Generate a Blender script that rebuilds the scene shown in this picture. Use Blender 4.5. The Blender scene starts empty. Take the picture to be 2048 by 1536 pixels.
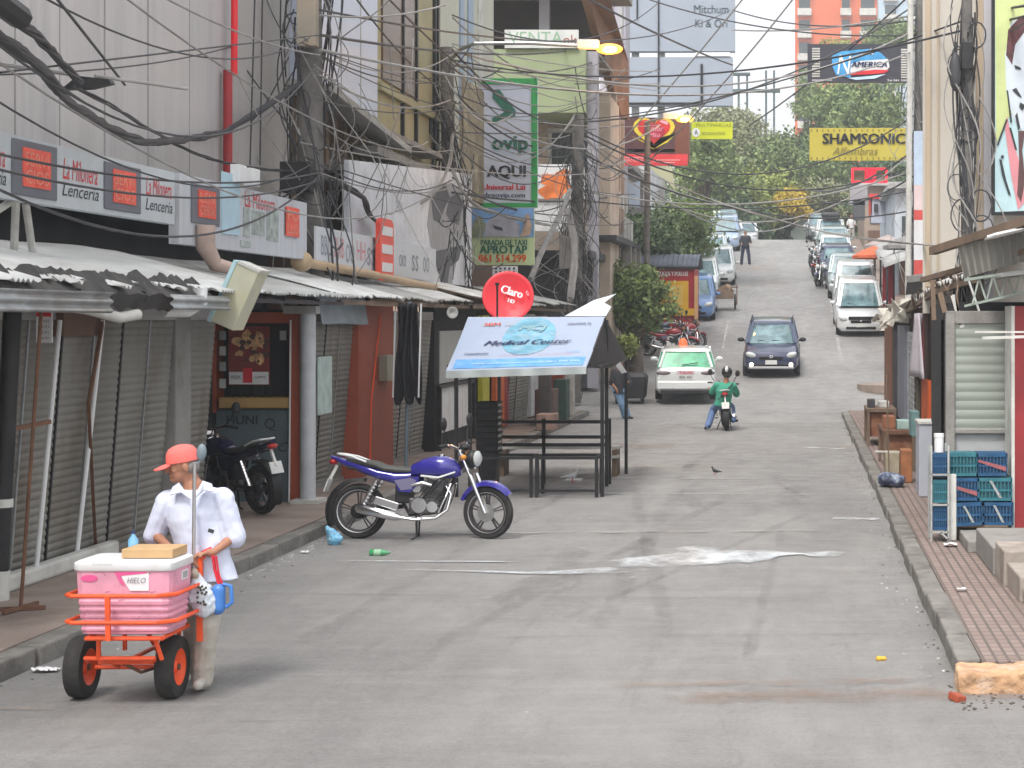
import bpy, bmesh, math, random
import numpy as np
from mathutils import Vector, Matrix, Euler, noise
R = math.radians
sc = bpy.context.scene
COL = sc.collection
# ---------------- camera ----------------
cam = bpy.data.cameras.new('camera'); co = bpy.data.objects.new('camera', cam); COL.objects.link(co)
co.location = (0, 0, 2.5); co.rotation_euler = (R(90), 0, 0)
cam.sensor_width = 36; cam.lens = 3600/2048*36
cam.shift_x = -576/2048; cam.shift_y = -128/2048
cam.clip_end = 3000; cam.clip_start = .1
sc.camera = co
# ---------------- world ----------------
w = bpy.data.worlds.new('World'); sc.world = w; w.use_nodes = True
wn = w.node_tree.nodes; wl = w.node_tree.links
bg = wn['Background']; sky = wn.new('ShaderNodeTexSky'); sky.sky_type = 'NISHITA'
sky.sun_disc = False; sky.sun_elevation = R(58); sky.sun_rotation = R(200)
sky.air_density = 1.0; sky.dust_density = 6.0; sky.ozone_density = .6
hs = wn.new('ShaderNodeHueSaturation'); hs.inputs['Saturation'].default_value = .30
hs.inputs['Value'].default_value = 1.9
wl.new(sky.outputs[0], hs.inputs['Color'])
cloud = wn.new('ShaderNodeMix'); cloud.data_type = 'RGBA'; cloud.inputs[0].default_value = .55   # bright even cloud cover
cloud.inputs[7].default_value = (8.0, 8.05, 8.1, 1); wl.new(hs.outputs[0], cloud.inputs[6]); wl.new(cloud.outputs[2], bg.inputs[0])
bg.inputs[1].default_value = .125
# ---------------- sun ----------------
sl = bpy.data.lights.new('sun', 'SUN'); sl.energy = 1.65; sl.angle = R(12); sl.color = (1, .96, .9)
so = bpy.data.objects.new('sun', sl); COL.objects.link(so); so.rotation_euler = (R(32), 0, R(-20)); so.location = (0, 0, 60)
sc.view_settings.view_transform = 'Standard'; sc.view_settings.look = 'None'
sc.view_settings.exposure = .62; sc.view_settings.gamma = 1
try:
    sc.cycles.max_bounces = 5; sc.cycles.diffuse_bounces = 3; sc.cycles.glossy_bounces = 3
    sc.cycles.transparent_max_bounces = 8
except Exception: pass

# ---------------- helpers ----------------
F = 3600.0
def P(x, y, d): return Vector(((x-1600)*d/F, d, 2.5-(y-640)*d/F))
def zg(d):
    if d < 46: return 0.0
    if d < 54.5: return .1333*(d-46)**2/17
    if d < 101: return .1333*d-6.7
    if d < 111: return .1333*101-6.7+.1333*(d-101)-.0082*(d-101)**2
    return .1333*101-6.7+1.333-.82-.03*(min(d,150)-111)
def SX(xp, d): return xp-.01528*d
def S(xp, d, h=0): return Vector((SX(xp, d), d, zg(d)+h))
def rnd(a, b): return random.uniform(a, b)

MATS = {}
def mat(name, col, rough=.7, metal=0, var=.12, scale=3, bump=0, bscale=30, dirt=None, dscale=2, damt=.5, emit=None, estr=0, spec=.4, coat=0, alpha=1, stretch=None, trans=0):
    if name in MATS: return MATS[name]
    m = bpy.data.materials.new(name); m.use_nodes = True
    n = m.node_tree.nodes; l = m.node_tree.links
    b = n['Principled BSDF']
    c = (*col, 1)
    b.inputs['Roughness'].default_value = rough; b.inputs['Metallic'].default_value = metal
    b.inputs['Specular IOR Level'].default_value = spec
    if coat: b.inputs['Coat Weight'].default_value = coat; b.inputs['Coat Roughness'].default_value = .08
    if alpha < 1: b.inputs['Alpha'].default_value = alpha
    if trans: b.inputs['Transmission Weight'].default_value = trans
    tc = n.new('ShaderNodeTexCoord'); mp = n.new('ShaderNodeMapping')
    if stretch: mp.inputs['Scale'].default_value = stretch
    l.new(tc.outputs['Object'], mp.inputs[0])
    out = None
    if var or dirt:
        nz = n.new('ShaderNodeTexNoise'); nz.inputs['Scale'].default_value = scale; nz.inputs['Detail'].default_value = 5
        l.new(mp.outputs[0], nz.inputs['Vector'])
        mr = n.new('ShaderNodeMapRange'); mr.inputs[1].default_value = .25; mr.inputs[2].default_value = .75
        mr.inputs[3].default_value = 1-var; mr.inputs[4].default_value = 1+var
        l.new(nz.outputs['Fac'], mr.inputs[0])
        mx = n.new('ShaderNodeVectorMath'); mx.operation = 'SCALE'; mx.inputs[0].default_value = col
        l.new(mr.outputs[0], mx.inputs['Scale']); out = mx.outputs[0]
    if dirt:
        n2 = n.new('ShaderNodeTexNoise'); n2.inputs['Scale'].default_value = dscale; n2.inputs['Detail'].default_value = 8
        n2.inputs['Roughness'].default_value = .7
        l.new(mp.outputs[0], n2.inputs['Vector'])
        m2 = n.new('ShaderNodeMapRange'); m2.inputs[1].default_value = .48; m2.inputs[2].default_value = .68
        m2.inputs[3].default_value = 0; m2.inputs[4].default_value = damt
        l.new(n2.outputs['Fac'], m2.inputs[0])
        mm = n.new('ShaderNodeMix'); mm.data_type = 'RGBA'; l.new(m2.outputs[0], mm.inputs[0])
        l.new(out, mm.inputs[6]); mm.inputs[7].default_value = (*dirt, 1); out = mm.outputs[2]
    if out: l.new(out, b.inputs['Base Color'])
    else: b.inputs['Base Color'].default_value = c
    if bump:
        n3 = n.new('ShaderNodeTexNoise'); n3.inputs['Scale'].default_value = bscale; n3.inputs['Detail'].default_value = 4
        l.new(mp.outputs[0], n3.inputs['Vector'])
        bp = n.new('ShaderNodeBump'); bp.inputs['Strength'].default_value = bump; bp.inputs['Distance'].default_value = .02
        l.new(n3.outputs['Fac'], bp.inputs['Height']); l.new(bp.outputs[0], b.inputs['Normal'])
    if emit: b.inputs['Emission Color'].default_value = (*emit, 1); b.inputs['Emission Strength'].default_value = estr
    m['col'] = col
    MATS[name] = m
    return m
def srgb(r, g, b):
    f = lambda c: (c/255/12.92 if c < 10 else ((c/255+.055)/1.055)**2.4)
    return (f(r), f(g), f(b))

def tag(o, label=None, cat=None, group=None, kind=None):
    if label: o['label'] = label
    if cat: o['category'] = cat
    if group: o['group'] = group
    if kind: o['kind'] = kind
    return o
def thing(name, label, cat, loc=(0, 0, 0), rz=0, group=None, rot=None):
    o = bpy.data.objects.new(name, None); COL.objects.link(o); o.location = loc
    o.rotation_euler = rot if rot else (0, 0, rz); o.empty_display_size = .1
    return tag(o, label, cat, group)
CH = {}
def copy_tree(o, parent=None):
    c = o.copy(); COL.objects.link(c); c.parent = parent
    CH[c.name] = []
    for ch in CH.get(o.name, []):
        k = copy_tree(ch, c); CH[c.name].append(k)
    return c
def setpar(o, parent):
    o.parent = parent; CH.setdefault(parent.name, []).append(o)

class MB:
    def __init__(s): s.v = []; s.f = []; s.M = None; s.mi = []; s.cur = 0; s.mats = []
    def add(s, vs, fs):
        o = len(s.v)
        if s.M is not None: vs = [s.M @ Vector(p) for p in vs]
        s.v += [tuple(p) for p in vs]; s.f += [tuple(i+o for i in f) for f in fs]
        s.mi += [s.cur]*len(fs)
        return s
    def use(s, m):
        if m not in s.mats: s.mats.append(m)
        s.cur = s.mats.index(m); return s
    def box(s, x0, x1, y0, y1, z0, z1):
        return s.add([(x0,y0,z0),(x1,y0,z0),(x1,y1,z0),(x0,y1,z0),(x0,y0,z1),(x1,y0,z1),(x1,y1,z1),(x0,y1,z1)],
            [(0,3,2,1),(4,5,6,7),(0,1,5,4),(1,2,6,5),(2,3,7,6),(3,0,4,7)])
    def cbox(s, c, size, rot=None):
        hx, hy, hz = [q/2 for q in size]; m = Matrix.Translation(c)
        if rot is not None: m = m @ Euler(rot).to_matrix().to_4x4()
        vs = [m @ Vector(p) for p in [(-hx,-hy,-hz),(hx,-hy,-hz),(hx,hy,-hz),(-hx,hy,-hz),(-hx,-hy,hz),(hx,-hy,hz),(hx,hy,hz),(-hx,hy,hz)]]
        return s.add(vs, [(0,3,2,1),(4,5,6,7),(0,1,5,4),(1,2,6,5),(2,3,7,6),(3,0,4,7)])
    def beam(s, a, b, w, h=None, up=(0,0,1)):
        a, b = Vector(a), Vector(b); h = h or w; t = (b-a).normalized(); u = Vector(up)
        if abs(t.dot(u)) > .95: u = Vector((0,1,0))
        sx = t.cross(u).normalized()*w/2; sz = sx.cross(t).normalized()*h/2
        vs = [a-sx-sz, a+sx-sz, a+sx+sz, a-sx+sz, b-sx-sz, b+sx-sz, b+sx+sz, b-sx+sz]
        return s.add(vs, [(0,1,2,3),(7,6,5,4),(0,4,5,1),(1,5,6,2),(2,6,7,3),(3,7,4,0)])
    def loft(s, rings, cap=True, closed=True):
        n = len(rings[0]); vs = [p for r in rings for p in r]; fs = []
        for i in range(len(rings)-1):
            for j in range(n if closed else n-1):
                k = (j+1) % n; fs.append((i*n+j, i*n+k, (i+1)*n+k, (i+1)*n+j))
        if cap: fs.append(tuple(range(n-1, -1, -1))); fs.append(tuple((len(rings)-1)*n+j for j in range(n)))
        return s.add(vs, fs)
    def tube(s, path, r, n=8, cap=True, sq=1):
        path = [Vector(p) for p in path]; m = len(path)
        rs = r if isinstance(r, (list, tuple)) else [r]*m
        t0 = (path[1]-path[0]).normalized(); u = Vector((0,0,1)) if abs(t0.z) < .9 else Vector((1,0,0))
        u = (u-t0*u.dot(t0)).normalized(); rings = []
        for i, p in enumerate(path):
            t = (path[min(i+1,m-1)]-path[max(i-1,0)]).normalized()
            u = (u-t*u.dot(t)).normalized(); v = t.cross(u)
            rings.append([p+(u*math.cos(a)*sq+v*math.sin(a))*rs[i] for a in [2*math.pi*k/n for k in range(n)]])
        return s.loft(rings, cap)
    def lathe(s, prof, c=(0,0,0), axis='z', n=20, cap=True):
        rings = []
        for r, h in prof:
            ring = []
            for k in range(n):
                a = 2*math.pi*k/n; ca, sa = math.cos(a)*r, math.sin(a)*r
                q = (ca, sa, h) if axis == 'z' else ((h, ca, sa) if axis == 'x' else (sa, h, ca))
                ring.append(Vector(c)+Vector(q))
            rings.append(ring)
        return s.loft(rings, cap)
    def ell(s, c, r, n=12, m=8, rot=None):
        if isinstance(r, (int, float)): r = (r, r, r)
        vs = [Vector((0,0,-1))]; fs = []
        for i in range(1, m):
            ph = -math.pi/2+math.pi*i/m
            for k in range(n):
                a = 2*math.pi*k/n; vs.append(Vector((math.cos(ph)*math.cos(a), math.cos(ph)*math.sin(a), math.sin(ph))))
        vs.append(Vector((0,0,1)))
        for k in range(n): fs.append((0, 1+(k+1)%n, 1+k))
        for i in range(m-2):
            for k in range(n): fs.append((1+i*n+k, 1+i*n+(k+1)%n, 1+(i+1)*n+(k+1)%n, 1+(i+1)*n+k))
        L = len(vs)-1
        for k in range(n): fs.append((L, 1+(m-2)*n+k, 1+(m-2)*n+(k+1)%n))
        m4 = Matrix.Translation(c)
        if rot is not None: m4 = m4 @ Euler(rot).to_matrix().to_4x4()
        return s.add([m4 @ Vector((p.x*r[0], p.y*r[1], p.z*r[2])) for p in vs], fs)
    def cap2(s, a, b, ra, rb, n=12):   # tapered capsule
        a, b = Vector(a), Vector(b); t = (b-a).normalized()
        path = [a-t*ra*.95, a-t*ra*.75, a-t*ra*.35, a, b, b+t*rb*.35, b+t*rb*.75, b+t*rb*.95]
        rr = [ra*.3, ra*.66, ra*.94, ra, rb, rb*.94, rb*.66, rb*.3]
        return s.tube(path, rr, n)
    def prism(s, poly, o, xd, yd, t):   # polygon in plane (origin o, axes xd, yd) extruded by vector t
        o, xd, yd, t = Vector(o), Vector(xd), Vector(yd), Vector(t)
        a = [o+xd*p[0]+yd*p[1] for p in poly]; b = [p+t for p in a]; n = len(poly)
        return s.add(a+b, [tuple(range(n)), tuple(range(2*n-1, n-1, -1))]+[(i, i+n, (i+1)%n+n, (i+1)%n) for i in range(n)])
    def quad(s, *p): return s.add(p, [tuple(range(len(p)))])
    def grid(s, fn, nu, nv):
        vs = [fn(i/nu, j/nv) for i in range(nu+1) for j in range(nv+1)]; q = nv+1
        return s.add(vs, [(i*q+j, (i+1)*q+j, (i+1)*q+j+1, i*q+j+1) for i in range(nu) for j in range(nv)])
    def build(s, name, m=None, parent=None, world=True, smooth=False, bevel=0, remesh=0, thick=0, disp=0, dsc=.1, auto=True, subd=0):
        me = bpy.data.meshes.new(name)
        vs = s.v
        if parent is not None and world:
            pm = parent
            inv = Matrix.LocRotScale(pm.location, pm.rotation_euler, pm.scale)
            if pm.parent: q = pm.parent; inv = Matrix.LocRotScale(q.location, q.rotation_euler, q.scale) @ inv
            inv = inv.inverted(); vs = [tuple(inv @ Vector(p)) for p in vs]
        me.from_pydata(vs, [], s.f)
        ms = s.mats if s.mats else [m]
        for q in ms: me.materials.append(q)
        if s.mats and len(s.mats) > 1: me.polygons.foreach_set('material_index', s.mi)
        bm = bmesh.new(); bm.from_mesh(me); bmesh.ops.recalc_face_normals(bm, faces=bm.faces)
        if smooth:
            for f in bm.faces: f.smooth = True
            for e in bm.edges:
                if len(e.link_faces) == 2 and e.calc_face_angle(0) > R(42): e.smooth = False
        bm.to_mesh(me); bm.free()
        o = bpy.data.objects.new(name, me); COL.objects.link(o)
        if parent is not None: setpar(o, parent)
        if thick: q = o.modifiers.new('s', 'SOLIDIFY'); q.thickness = thick; q.offset = 0
        if bevel: q = o.modifiers.new('b', 'BEVEL'); q.width = bevel; q.segments = 2; q.limit_method = 'ANGLE'; q.angle_limit = R(40)
        if remesh:
            q = o.modifiers.new('r', 'REMESH'); q.mode = 'VOXEL'; q.voxel_size = remesh; q.use_smooth_shade = True
            q = o.modifiers.new('sm', 'SMOOTH'); q.iterations = 4; q.factor = .5
        if disp:
            tx = bpy.data.textures.new('clouds', 'CLOUDS'); tx.noise_scale = dsc
            q = o.modifiers.new('d', 'DISPLACE'); q.texture = tx; q.strength = disp; q.texture_coords = 'LOCAL'
        return o
def struct(mb, name, m, **k):
    o = mb.build(name, m, **k); o['kind'] = 'structure'; return o
def single(mb, name, m, label, cat, loc=None, group=None, **k):
    """top-level thing made of one mesh; origin moved to loc"""
    if loc is not None:
        L = Vector(loc); mb.v = [tuple(Vector(p)-L) for p in mb.v]
    o = mb.build(name, m, **k)
    if loc is not None: o.location = loc
    return tag(o, label, cat, group)
def text(s, size, m, o, xd=(1,0,0), yd=(0,0,1), parent=None, name='lettering', bold=0, align='CENTER', off=.004, width=None, shear=0, height=None):
    cu = bpy.data.curves.new('t', 'FONT'); cu.body = s; cu.size = size; cu.align_x = align; cu.align_y = 'CENTER'
    cu.extrude = 0; cu.shear = shear; cu.resolution_u = 2
    ob = bpy.data.objects.new('t', cu); COL.objects.link(ob)
    dg = bpy.context.evaluated_depsgraph_get(); me = bpy.data.meshes.new_from_object(ob.evaluated_get(dg))
    bpy.data.objects.remove(ob); bpy.data.curves.remove(cu)
    xd, yd, o = Vector(xd).normalized(), Vector(yd).normalized(), Vector(o); nd = xd.cross(yd).normalized()
    xs = [v.co.x for v in me.vertices] or [0]; ys = [v.co.y for v in me.vertices] or [0]
    kx = width/(max(xs)-min(xs)+1e-6) if width else 1
    ky = height/(max(ys)-min(ys)+1e-6) if height else (1 if not width else min(kx*1.25, max(kx*.8, 1)))
    mb = MB(); wt = size*.022*kx if bold > 0 else 0
    for q in ((0,) if not wt else (-2, -1, 0, 1, 2) if bold > .005 else (-1, 0, 1)):
        mb.add([o+xd*(v.co.x*kx+q*wt)+yd*v.co.y*ky+nd*(off+abs(q)*.0007) for v in me.vertices], [tuple(p.vertices) for p in me.polygons])
    bpy.data.meshes.remove(me)
    return mb.build(name, m, parent)
def sag(a, b, s, n=14):
    a, b = Vector(a), Vector(b)
    return [a.lerp(b, i/n)-Vector((0,0,s*4*(i/n)*(1-i/n))) for i in range(n+1)]
# ---------------- common materials ----------------
M = {}
M['steel'] = mat('galvanised', (.36,.38,.39), .45, .6, .25, 4, .1, 40, (.2,.14,.1), 3, .5)
M['zinc_old'] = mat('old zinc sheet', (.42,.43,.42), .6, .3, .25, 2, .15, 20, (.17,.13,.11), 1.5, .7, stretch=(1,.25,1))
M['zinc_light'] = mat('pale zinc sheet', (.62,.63,.62), .6, .1, .2, 2, .15, 20, (.3,.27,.24), 1.6, .55, stretch=(1,.25,1))
M['rust'] = mat('rusty metal', (.16,.08,.05), .8, .2, .3, 8, .3, 40)
M['shut'] = mat('roller shutter', (.21,.205,.185), .6, .15, .3, 1.2, .1, 30, (.12,.095,.07), 1.1, .75, stretch=(1,1,.45))
M['shut_green'] = mat('pale roller shutter', (.30,.33,.295), .55, .2, .15, 2, .05, 30, (.24,.25,.22), 2, .4)
M['black'] = mat('black metal', (.022,.022,.024), .5, .2, .3, 6)
M['rubber'] = mat('rubber', (.025,.024,.024), .85, 0, .3, 10, .2, 60, (.08,.07,.06), 6, .3)
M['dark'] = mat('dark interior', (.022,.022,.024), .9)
M['chrome'] = mat('chrome', (.75,.75,.76), .15, 1, 0, 1)
M['alu'] = mat('aluminium', (.5,.5,.51), .35, .9, .1, 8)
M['orange'] = mat('orange paint', (.85,.10,.025), .42, 0, .15, 6, .05, 40, (.3,.08,.04), 7, .35)
M['white'] = mat('white paint', (.72,.73,.74), .5, 0, .08, 3, 0, 30, (.42,.4,.37), 2.5, .35)
M['offwhite'] = mat('dirty white', (.55,.55,.52), .7, 0, .15, 3, .1, 30, (.25,.22,.18), 2, .5)
M['concrete'] = mat('concrete', (.26,.25,.235), .9, 0, .2, 2, .4, 40, (.11,.1,.09), 1.5, .6)
M['pole'] = mat('concrete pole', (.16,.15,.14), .9, 0, .25, 3, .3, 40, (.05,.05,.05), 4, .6)
M['cable'] = mat('black cable', (.05,.05,.055), .6, 0, .2, 3)
M['cable_grey'] = mat('grey cable', (.27,.26,.25), .6, 0, .3, 3)
M['wood'] = mat('weathered wood', (.17,.12,.085), .85, 0, .3, 3, .3, 40, stretch=(1,1,.2))
M['redp'] = mat('red paint', (.26,.025,.03), .5, 0, .2, 2, .05, 30, (.12,.02,.02), 1.5, .4)
M['rustred'] = mat('rust red panel', (.33,.07,.035), .65, 0, .22, 2, .1, 30, (.12,.04,.03), 2, .5)
M['blue_crate'] = mat('blue plastic', (.012,.075,.18), .55, 0, .3, 6, dirt=(.05,.10,.13), dscale=7, damt=.7)
M['teal_crate'] = mat('teal plastic', (.025,.15,.19), .55, 0, .3, 6, dirt=(.04,.08,.11), dscale=7, damt=.7)
M['glass'] = mat('dark glass', (.03,.045,.05), .08, 0, 0, 1, spec=.8)
M['ink'] = mat('dark ink', (.04,.045,.05), .8, 0, .1)
M['redink'] = mat('red ink', (.62,.03,.04), .7, 0, .15, 6)
M['white_ink'] = mat('white ink', (.8,.8,.8), .7, 0, .03)
M['brown_wall'] = mat('brown boards', (.15,.085,.06), .85, 0, .3, 2, .2, 30, (.06,.045,.04), 2, .5, stretch=(3,3,.5))
M['tarp_blk'] = mat('black tarpaulin', (.02,.02,.024), .5, 0, .3, 3, .3, 8)

# ---------------- road / ground materials ----------------
def road_mat():
    m = bpy.data.materials.new('worn road'); m.use_nodes = True
    n = m.node_tree.nodes; l = m.node_tree.links; b = n['Principled BSDF']; b.inputs['Roughness'].default_value = .72
    tc = n.new('ShaderNodeTexCoord')
    def nz(sc, det=6, rough=.6, st=(1,1,1)):
        mp = n.new('ShaderNodeMapping'); mp.inputs['Scale'].default_value = st; l.new(tc.outputs['Object'], mp.inputs[0])
        t = n.new('ShaderNodeTexNoise'); t.inputs['Scale'].default_value = sc; t.inputs['Detail'].default_value = det
        t.inputs['Roughness'].default_value = rough; l.new(mp.outputs[0], t.inputs['Vector']); return t.outputs['Fac']
    def ramp(f, a, c, lo, hi):
        r = n.new('ShaderNodeMapRange'); r.inputs[1].default_value = a; r.inputs[2].default_value = c
        r.inputs[3].default_value = lo; r.inputs[4].default_value = hi; l.new(f, r.inputs[0]); return r.outputs[0]
    def mix(f, a, c):
        x = n.new('ShaderNodeMix'); x.data_type = 'RGBA'; l.new(f, x.inputs[0])
        for v, k in ((a, 6), (c, 7)):
            if isinstance(v, tuple): x.inputs[k].default_value = (*v, 1)
            else: l.new(v, x.inputs[k])
        return x.outputs[2]
    c = mix(ramp(nz(.35, 6), .3, .7, 0, 1), (.225,.214,.208), (.292,.279,.270))
    c = mix(ramp(nz(1.1, 8, .7, (1,.35,1)), .42, .72, 0, .65), c, (.12,.117,.118))      # dark wear along the street
    c = mix(ramp(nz(1.6, 8, .75, (.3,1.6,1)), .5, .72, 0, .5), c, (.34,.33,.325))      # pale wear
    c = mix(ramp(nz(.5, 5, .6, (.6,.12,1)), .5, .62, 0, .5), c, (.125,.122,.123))       # wheel tracks
    c = mix(ramp(nz(.22, 7, .7), .58, .72, 0, .55), c, (.23,.165,.12))                  # red earth dust
    c = mix(ramp(nz(3.2, 9, .8), .60, .74, 0, .28), c, (.10,.097,.094))                 # oil
    c = mix(ramp(nz(2.2, 9, .85, (.12,2.2,1)), .5, .66, 0, .45), c, (.30,.29,.275))
    c = mix(ramp(nz(2.6, 9, .85, (1.5,.10,1)), .54, .68, 0, .5), c, (.11,.107,.104))
    c = mix(ramp(nz(9, 6, .85), .56, .70, 0, .55), c, (.31,.30,.285))
    c = mix(ramp(nz(60, 3, .8), .56, .66, 0, .6), c, (.07,.068,.066))
    c = mix(ramp(nz(26, 3), .35, .7, 0, .35), c, (.3,.3,.295))
    vo = n.new('ShaderNodeTexVoronoi'); vo.feature = 'DISTANCE_TO_EDGE'; vo.inputs['Scale'].default_value = .22
    wp = n.new('ShaderNodeVectorMath'); wp.operation = 'ADD'; nn = n.new('ShaderNodeTexNoise'); nn.inputs['Scale'].default_value = 1.4
    l.new(tc.outputs['Object'], nn.inputs['Vector']); l.new(tc.outputs['Object'], wp.inputs[0]); l.new(nn.outputs['Color'], wp.inputs[1]); l.new(wp.outputs[0], vo.inputs['Vector'])
    c = mix(ramp(vo.outputs['Distance'], 0, .006, .14, 0), c, (.07,.07,.07))
    l.new(c, b.inputs['Base Color'])
    l.new(ramp(nz(2.5, 6), .35, .65, .5, .85), b.inputs['Roughness'])
    bp = n.new('ShaderNodeBump'); bp.inputs['Strength'].default_value = .9; bp.inputs['Distance'].default_value = .014
    l.new(nz(38, 8, .85), bp.inputs['Height']); l.new(bp.outputs[0], b.inputs['Normal'])
    return m
M['road'] = road_mat()
M['earth'] = mat('red earth', (.24,.15,.10), .95, 0, .25, .6, .5, 20, (.13,.10,.08), .5, .6)
M['kerb'] = mat('kerb stone', (.19,.18,.165), .92, 0, .3, 3, .6, 25, (.07,.065,.06), 2.2, .7)
M['pave'] = mat('pavement concrete', (.27,.215,.185), .9, 0, .2, 1.5, .4, 30, (.13,.095,.075), .9, .65)
M['kerb_orange'] = mat('orange stained brick', (.46,.28,.16), .9, 0, .4, 6, 1, 24, (.52,.42,.34), 4, .9)
def tile_mat():
    m = bpy.data.materials.new('ribbed pink tiles'); m.use_nodes = True
    n = m.node_tree.nodes; l = m.node_tree.links; b = n['Principled BSDF']; b.inputs['Roughness'].default_value = .85
    tc = n.new('ShaderNodeTexCoord'); br = n.new('ShaderNodeTexBrick')
    br.offset = 0; br.inputs['Scale'].default_value = 1; br.inputs['Brick Width'].default_value = .085; br.inputs['Row Height'].default_value = .16
    br.inputs['Mortar Size'].default_value = .012; br.inputs['Color1'].default_value = (.27,.205,.18,1); br.inputs['Color2'].default_value = (.22,.165,.145,1)
    br.inputs['Mortar'].default_value = (.12,.095,.085,1); l.new(tc.outputs['Object'], br.inputs['Vector'])
    nz = n.new('ShaderNodeTexNoise'); nz.inputs['Scale'].default_value = 1.3; nz.inputs['Detail'].default_value = 7; l.new(tc.outputs['Object'], nz.inputs['Vector'])
    r = n.new('ShaderNodeMapRange'); r.inputs[1].default_value = .45; r.inputs[2].default_value = .7; r.inputs[4].default_value = .65; l.new(nz.outputs['Fac'], r.inputs[0])
    mx = n.new('ShaderNodeMix'); mx.data_type = 'RGBA'; l.new(r.outputs[0], mx.inputs[0]); l.new(br.outputs['Color'], mx.inputs[6]); mx.inputs[7].default_value = (.15,.115,.095,1)
    l.new(mx.outputs[2], b.inputs['Base Color'])
    bp = n.new('ShaderNodeBump'); bp.inputs['Strength'].default_value = .6; bp.inputs['Distance'].default_value = .008; bp.invert = True
    l.new(br.outputs['Fac'], bp.inputs['Height']); l.new(bp.outputs[0], b.inputs['Normal'])
    return m
M['tile'] = tile_mat()

# ---------------- terrain ----------------
random.seed(3)
ds = [-30, 0, 10, 20, 30, 40, 44]+[46+i for i in range(0, 70)]+[120+10*i for i in range(8)]+[220, 300, 500, 900]
xs = [-300, -80, -40, -20, -12, -8, -5, -2, 0, 2, 5, 8, 14, 25, 50, 120, 300]
g = MB(); nx = len(xs)
def far_bump(x, d): return max(0, d-125)*.06*min(1, max(0, (d-125)/40)) if d > 125 else 0
g.add([(x, d, zg(d)+far_bump(x, d)-.012) for d in ds for x in xs], [(i*nx+j, i*nx+j+1, (i+1)*nx+j+1, (i+1)*nx+j) for i in range(len(ds)-1) for j in range(nx-1)])
struct(g, 'ground', M['earth'], smooth=True)
r = MB()
def strip(d0, d1, fa, fb, step=1, dz=.004, mb=None):
    mb = mb or r; n = max(1, int((d1-d0)/step)); prev = None
    for i in range(n+1):
        d = d0+(d1-d0)*i/n; a = (fa(d), d, zg(d)+dz); b = (fb(d), d, zg(d)+dz)
        if prev: mb.quad(prev[0], prev[1], b, a)
        prev = (a, b)
strip(-8, 12.3, lambda d: -45, lambda d: 45, 5)
strip(12.3, 47, lambda d: -5.5, lambda d: 1.1, 5)
strip(47, 54.3, lambda d: -60, lambda d: 60, .5)
strip(54.3, 150, lambda d: SX(-4.3, d), lambda d: SX(4.3, d), .5)
struct(r, 'road', M['road'])
# far pavements
for a, b in ((-9, -4.3), (4.3, 9)):
    k = MB()
    prev = None
    for i in range(90):
        d = 54.3+i
        q = [Vector((SX(a,d), d, zg(d)-.05)), Vector((SX(a,d), d, zg(d)+.14)), Vector((SX(b,d), d, zg(d)+.14)), Vector((SX(b,d), d, zg(d)-.05))]
        if i: k.loft([prev, q], cap=(i == 1 or i == 89))
        prev = q
    struct(k, 'pavement', M['pave'])
# near pavements
k = MB(); k.box(-11, -5.68, 8, 47, -.05, .15); struct(k, 'pavement', M['pave'])
k = MB()
for i in range(int(39/1.0)):
    o_ = rnd(-.02, .02); k.box(-5.68, -5.5+o_, 8+i*1.0+.01, 8+(i+1)*1.0-.01, -.05, .15+rnd(-.012, .008))
struct(k, 'kerb', M['kerb'], bevel=.02)
k = MB(); k.box(1.26, 12, 12.42, 46.9, -.05, .145); struct(k, 'pavement', M['tile'])
k = MB()
for i in range(34):
    o_ = rnd(-.02, .02); d0 = 12.5+i*1.0
    k.box(1.08+o_, 1.26, d0+.01, d0+.99, -.05, .15+rnd(-.012, .01))
struct(k, 'kerb', M['kerb'], bevel=.02)
k = MB()
for i in range(9): k.cbox((1.26+i*.42, 12.2+rnd(-.02,.02), .045), (.40, .40, .2+rnd(-.02,.02)), (0,0,rnd(-.03,.03)))
struct(k, 'kerb', M['kerb_orange'], remesh=.014, disp=.05, dsc=.12)
b = MB(); b.cbox((1.03, 11.8, .025), (.075,.11,.05), (.1,.2,.5)); single(b, 'broken_brick', M['rustred'], 'broken red brick lying on the road by the orange kerb corner', 'brick', (1.02,11.75,0), bevel=.008)
# worn road marks and stains lying on the road
def decal_mat(name, col, lo=.45, hi=.6, scale=3, rough=.7, st=(1,1,1), amt=.8):
    m = bpy.data.materials.new(name); m.use_nodes = True; n = m.node_tree.nodes; l = m.node_tree.links; b = n['Principled BSDF']
    b.inputs['Base Color'].default_value = (*col, 1); b.inputs['Roughness'].default_value = rough
    tc = n.new('ShaderNodeTexCoord'); mp = n.new('ShaderNodeMapping'); mp.inputs['Scale'].default_value = st; l.new(tc.outputs['Object'], mp.inputs[0])
    nz = n.new('ShaderNodeTexNoise'); nz.inputs['Scale'].default_value = scale; nz.inputs['Detail'].default_value = 7; nz.inputs['Roughness'].default_value = .7; l.new(mp.outputs[0], nz.inputs['Vector'])
    at = n.new('ShaderNodeAttribute'); at.attribute_name = 'edge'
    mu = n.new('ShaderNodeMath'); mu.operation = 'ADD'; l.new(nz.outputs['Fac'], mu.inputs[0]); l.new(at.outputs['Fac'], mu.inputs[1])
    mr = n.new('ShaderNodeMapRange'); mr.inputs[1].default_value = lo+1; mr.inputs[2].default_value = hi+1; mr.inputs[4].default_value = amt; l.new(mu.outputs[0], mr.inputs[0])
    l.new(mr.outputs[0], b.inputs['Alpha']); return m
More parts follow.
